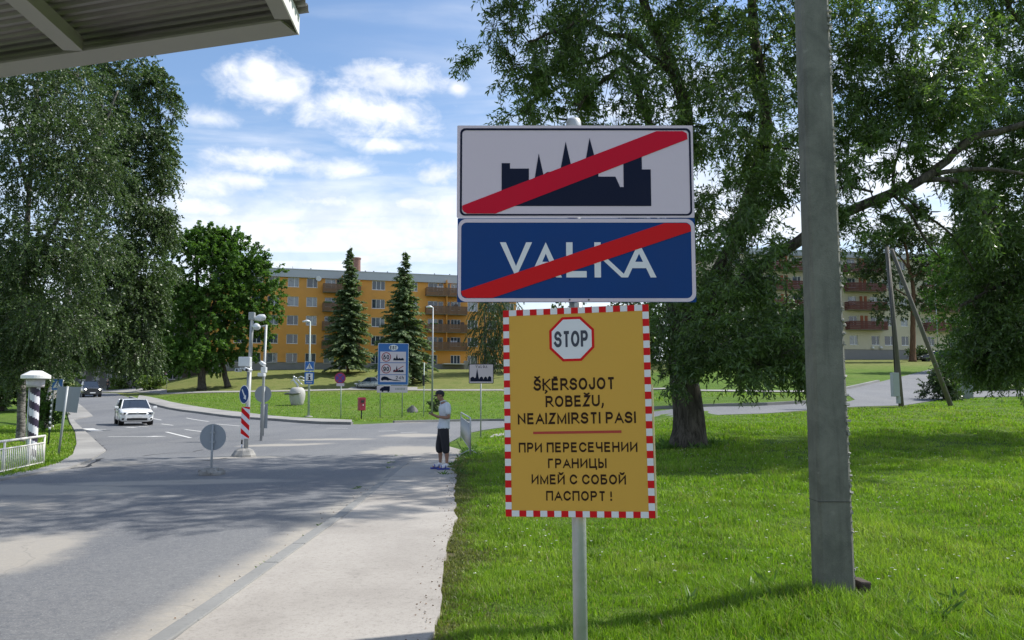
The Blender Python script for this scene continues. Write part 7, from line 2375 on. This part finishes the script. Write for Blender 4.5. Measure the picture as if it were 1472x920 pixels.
M_GRASS = grass_mat('grass_blade', (0.12, 0.22, 0.018), (0.27, 0.41, 0.04), (0.35, 0.43, 0.085))
M_GRASS2 = grass_mat('dry_grass_blade', (0.12, 0.15, 0.04), (0.20, 0.20, 0.075), (0.24, 0.22, 0.10))
edge_pts = [(-0.50, 2), (-0.52, 5), (-0.58, 7), (-0.68, 9), (-0.76, 11), (-0.93, 13.5), (-1.13, 16.5), (-1.33, 19.5), (-1.33, 22)]
lawn_poly = edge_pts + [gxy(668, 627), gxy(700, 619.5), gxy(735, 615.5), gxy(830, 610), gxy(940, 605), gxy(1080, 597.5), gxy(1150, 592.5), gxy(1211, 587), gxy(1300, 585), gxy(1368, 574), gxy(1472, 572), gxy(1700, 564), (45, 2)]


def scatter(y0, y1, n, xl, xr, poly, thin=0.0):
    y = RNG.uniform(y0, y1, n)
    x = xl + (xr(y) - xl) * RNG.random(n) if callable(xr) else RNG.uniform(xl, xr, n)
    k_ = inside(poly, x, y)
    # keep out of the trunks and poles
    for (cx2, cy2, r_) in ((pb.x, pb.y, .15), (wb.x, wb.y, .75)):
        k_ &= (x - cx2) ** 2 + (y - cy2) ** 2 > r_ * r_
    if thin: k_ &= RNG.random(n) > thin * np.clip(smooth_noise(x, y, .35) + .1, 0, 1)
    return x[k_], y[k_]


XS = []; YS = []; HS = []; WS = []
xr = lambda y: y * .70 + .8
for y0, y1, n, h0, w0 in ((3.6, 5.5, 66000, .078, .0056), (5.5, 8, 105000, .078, .0068), (8, 12, 95000, .078, .010), (12, 18, 90000, .085, .014), (18, 28, 80000, .085, .024), (28, 46, 60000, .07, .04)):
    x, y = scatter(y0, y1, n, -1.7, xr, lawn_poly, .35)
    hn = 1 + .45 * smooth_noise(x, y, .9) + .25 * smooth_noise(x, y, .23)
    e_ = np.interp(y, [p[1] for p in edge_pts], [p[0] for p in edge_pts])
    edge_f = np.clip((x - e_) / .5 + .35, .3, 1)
    dpole = np.hypot(x - pb.x, y - pb.y + .15)
    tall = 1 + .55 * np.exp(-(dpole / .55) ** 2)
    fa = np.exp(-((x - 3.4) / 1.6) ** 2 - ((y - 4.8) / .9) ** 2) * .8
    XS.append(x); YS.append(y); HS.append(h0 * np.clip(hn, .35, 2.4) * (tall + fa) * edge_f * RNG.uniform(.55, 1.25, len(x))); WS.append(w0 * RNG.uniform(.6, 1.3, len(x)) * (1 + .25 * (tall - 1)))
blades('grass', np.concatenate(XS), np.concatenate(YS), np.concatenate(HS), np.concatenate(WS), M_GRASS, .75, 'lush green grass of the near lawn right of the footway')
# dry fringe by the footway
y = RNG.uniform(3.8, 22, 26000); e_ = np.interp(y, [p[1] for p in edge_pts], [p[0] for p in edge_pts])
x = e_ + np.abs(RNG.normal(size=len(y))) * .24 - .07 + .07 * smooth_noise(e_ * 0 + 3, y, .3)
blades('dry_grass', x, y, .055 * RNG.uniform(.4, 1.5, len(y)), .006 + y * .0006, M_GRASS2, 1.2, 'dry pale grass fringe along the footway edge')
# left lawn
left_poly = [gxy(0, 690), gxy(50, 680), gxy(84, 669), gxy(103, 657), gxy(109, 641), gxy(107, 623), gxy(98, 605), gxy(94, 592), gxy(90, 582), (-40, 60), (-40, 12)]
y = RNG.uniform(14, 44, 42000); x = -y * RNG.uniform(.48, .72, len(y)); k_ = inside(left_poly, x, y); x, y = x[k_], y[k_]
blades('grass', x, y, .09 * RNG.uniform(.5, 1.5, len(y)), .016 + .0009 * y, M_GRASS, .8, 'short grass of the left lawn below the birches')
# lawn across the junction
far_poly = [gxy(*p) for p in [(300, 588), (380, 597.5), (465, 604), (540, 607), (600, 606.5), (720, 604.5), (940, 591), (1080, 583.5), (1161, 579), (1215, 575), (1211, 565), (1100, 565), (1000, 564), (720, 563), (560, 562.5), (400, 564), (250, 568), (225, 572)]]
n = 100000
y = RNG.uniform(44, 100, n); x = RNG.uniform(-45, 42, n); k_ = inside(far_poly, x, y); x, y = x[k_], y[k_]
blades('grass', x, y, .10 * RNG.uniform(.5, 1.4, len(y)), .05, M_GRASS, .8, 'mown grass on the lawn across the junction')

# rank leaves and seed heads round the pole
def weeds(name, label, pts, n_leaf, L0, W0, material, up=.9):
    P_, D_ = [], []
    for (x, y) in pts:
        z = Hs(x, y)
        for q in range(n_leaf):
            a_ = random.uniform(0, 6.28); P_.append((x + random.uniform(-.02, .02), y + random.uniform(-.02, .02), z)); D_.append((math.cos(a_), math.sin(a_), random.uniform(.3, 1.6) * up))
    me = leaves_mesh(name, np.array(P_), np.array(D_), L0, W0)
    return tag(obj(name, me, material), label, 'weeds', kind='stuff')


L_WEED = leaf_mat('weed_leaf', (0.05, 0.12, 0.02), (0.11, 0.21, 0.035), (0.15, 0.24, 0.05), .35, .5)
pts = [(pb.x + random.gauss(0, .45), pb.y - .25 + random.gauss(0, .25)) for _ in range(46)] + [(random.uniform(1.6, 4.6), random.uniform(4.2, 5.6)) for _ in range(70)]
weeds('weeds', 'broad leafed weeds round the foot of the concrete pole', pts, 8, .17, .035, L_WEED)
pts = []
for (px, py, s_, n_) in ((512, 702, .12, 9), (389, 812, .10, 14), (398, 806, .08, 8), (462, 757, .08, 6), (441, 772, .06, 5), (563, 665, .15, 6), (560, 672, .1, 5), (570, 655, .15, 4)):
    g = G(px, py)
    pts += [(g.x + random.gauss(0, s_ * .35), g.y + random.gauss(0, s_)) for _ in range(n_)]
weeds('kerb_weeds', 'small weeds growing in the gutter along the footway kerb', pts, 5, .055, .013, L_WEED, .5)
pts = [(random.uniform(-1.6, -.7), random.uniform(16.8, 24)) for _ in range(40)] + [(G(668, 650).x + random.gauss(0, .35), G(668, 650).y + random.gauss(0, .9)) for _ in range(60)]
weeds('verge_weeds', 'coarse weeds round the foot of the crowd barrier', [p for p in pts if p[0] > -1.45], 7, .16, .03, L_WEED, .8)
# fallen leaves and grit on the footway
P_, D_ = [], []
for _ in range(520):
    y = random.uniform(4, 22); e_ = float(np.interp(y, [p[1] for p in edge_pts], [p[0] for p in edge_pts]))
    x = e_ - abs(random.gauss(0, .10)) if random.random() < .75 else random.uniform(-2.75, -2.35)
    P_.append((x, y, Hs(x, y) + (.064 if x > -2.2 else .012))); a_ = random.uniform(0, 6.28); D_.append((math.cos(a_), math.sin(a_), random.uniform(-.05, .25)))
tag(obj('leaf_litter', leaves_mesh('leaf_litter', np.array(P_), np.array(D_), .024, .012), mat('dead_leaf', (0.14, 0.085, 0.045), .9, var=.4)), 'dry leaf litter along both edges of the footway', 'leaf litter', kind='stuff')
# clover and daisies
P_, D_ = [], []
for _ in range(500):
    y = random.uniform(7, 22); x = random.uniform(-.4, y * .68)
    for q in range(6):
        a_ = q * 1.047; P_.append((x, y, Hs(x, y) + .085)); D_.append((math.cos(a_), math.sin(a_), .15))
P_ = np.array(P_); D_ = np.array(D_); k_ = inside(lawn_poly, P_[:, 0], P_[:, 1])
tag(obj('daisies', leaves_mesh('daisies', P_[k_], D_[k_], .016, .008), mat('daisy_white', (0.7, 0.7, 0.66), .8)), 'tiny white clover and daisy flowers scattered in the near lawn', 'flowers', kind='stuff')
# tufts of bark shoots at the willow foot
pts = [(wb.x + math.cos(a_ := random.uniform(0, 6.28)) * random.uniform(.6, 1.15), wb.y + math.sin(a_) * random.uniform(.6, 1.15)) for _ in range(60)]
weeds('root_shoots', 'leafy shoots and tall grass round the willow foot', pts, 8, .22, .035, L_WEED, 1.3)
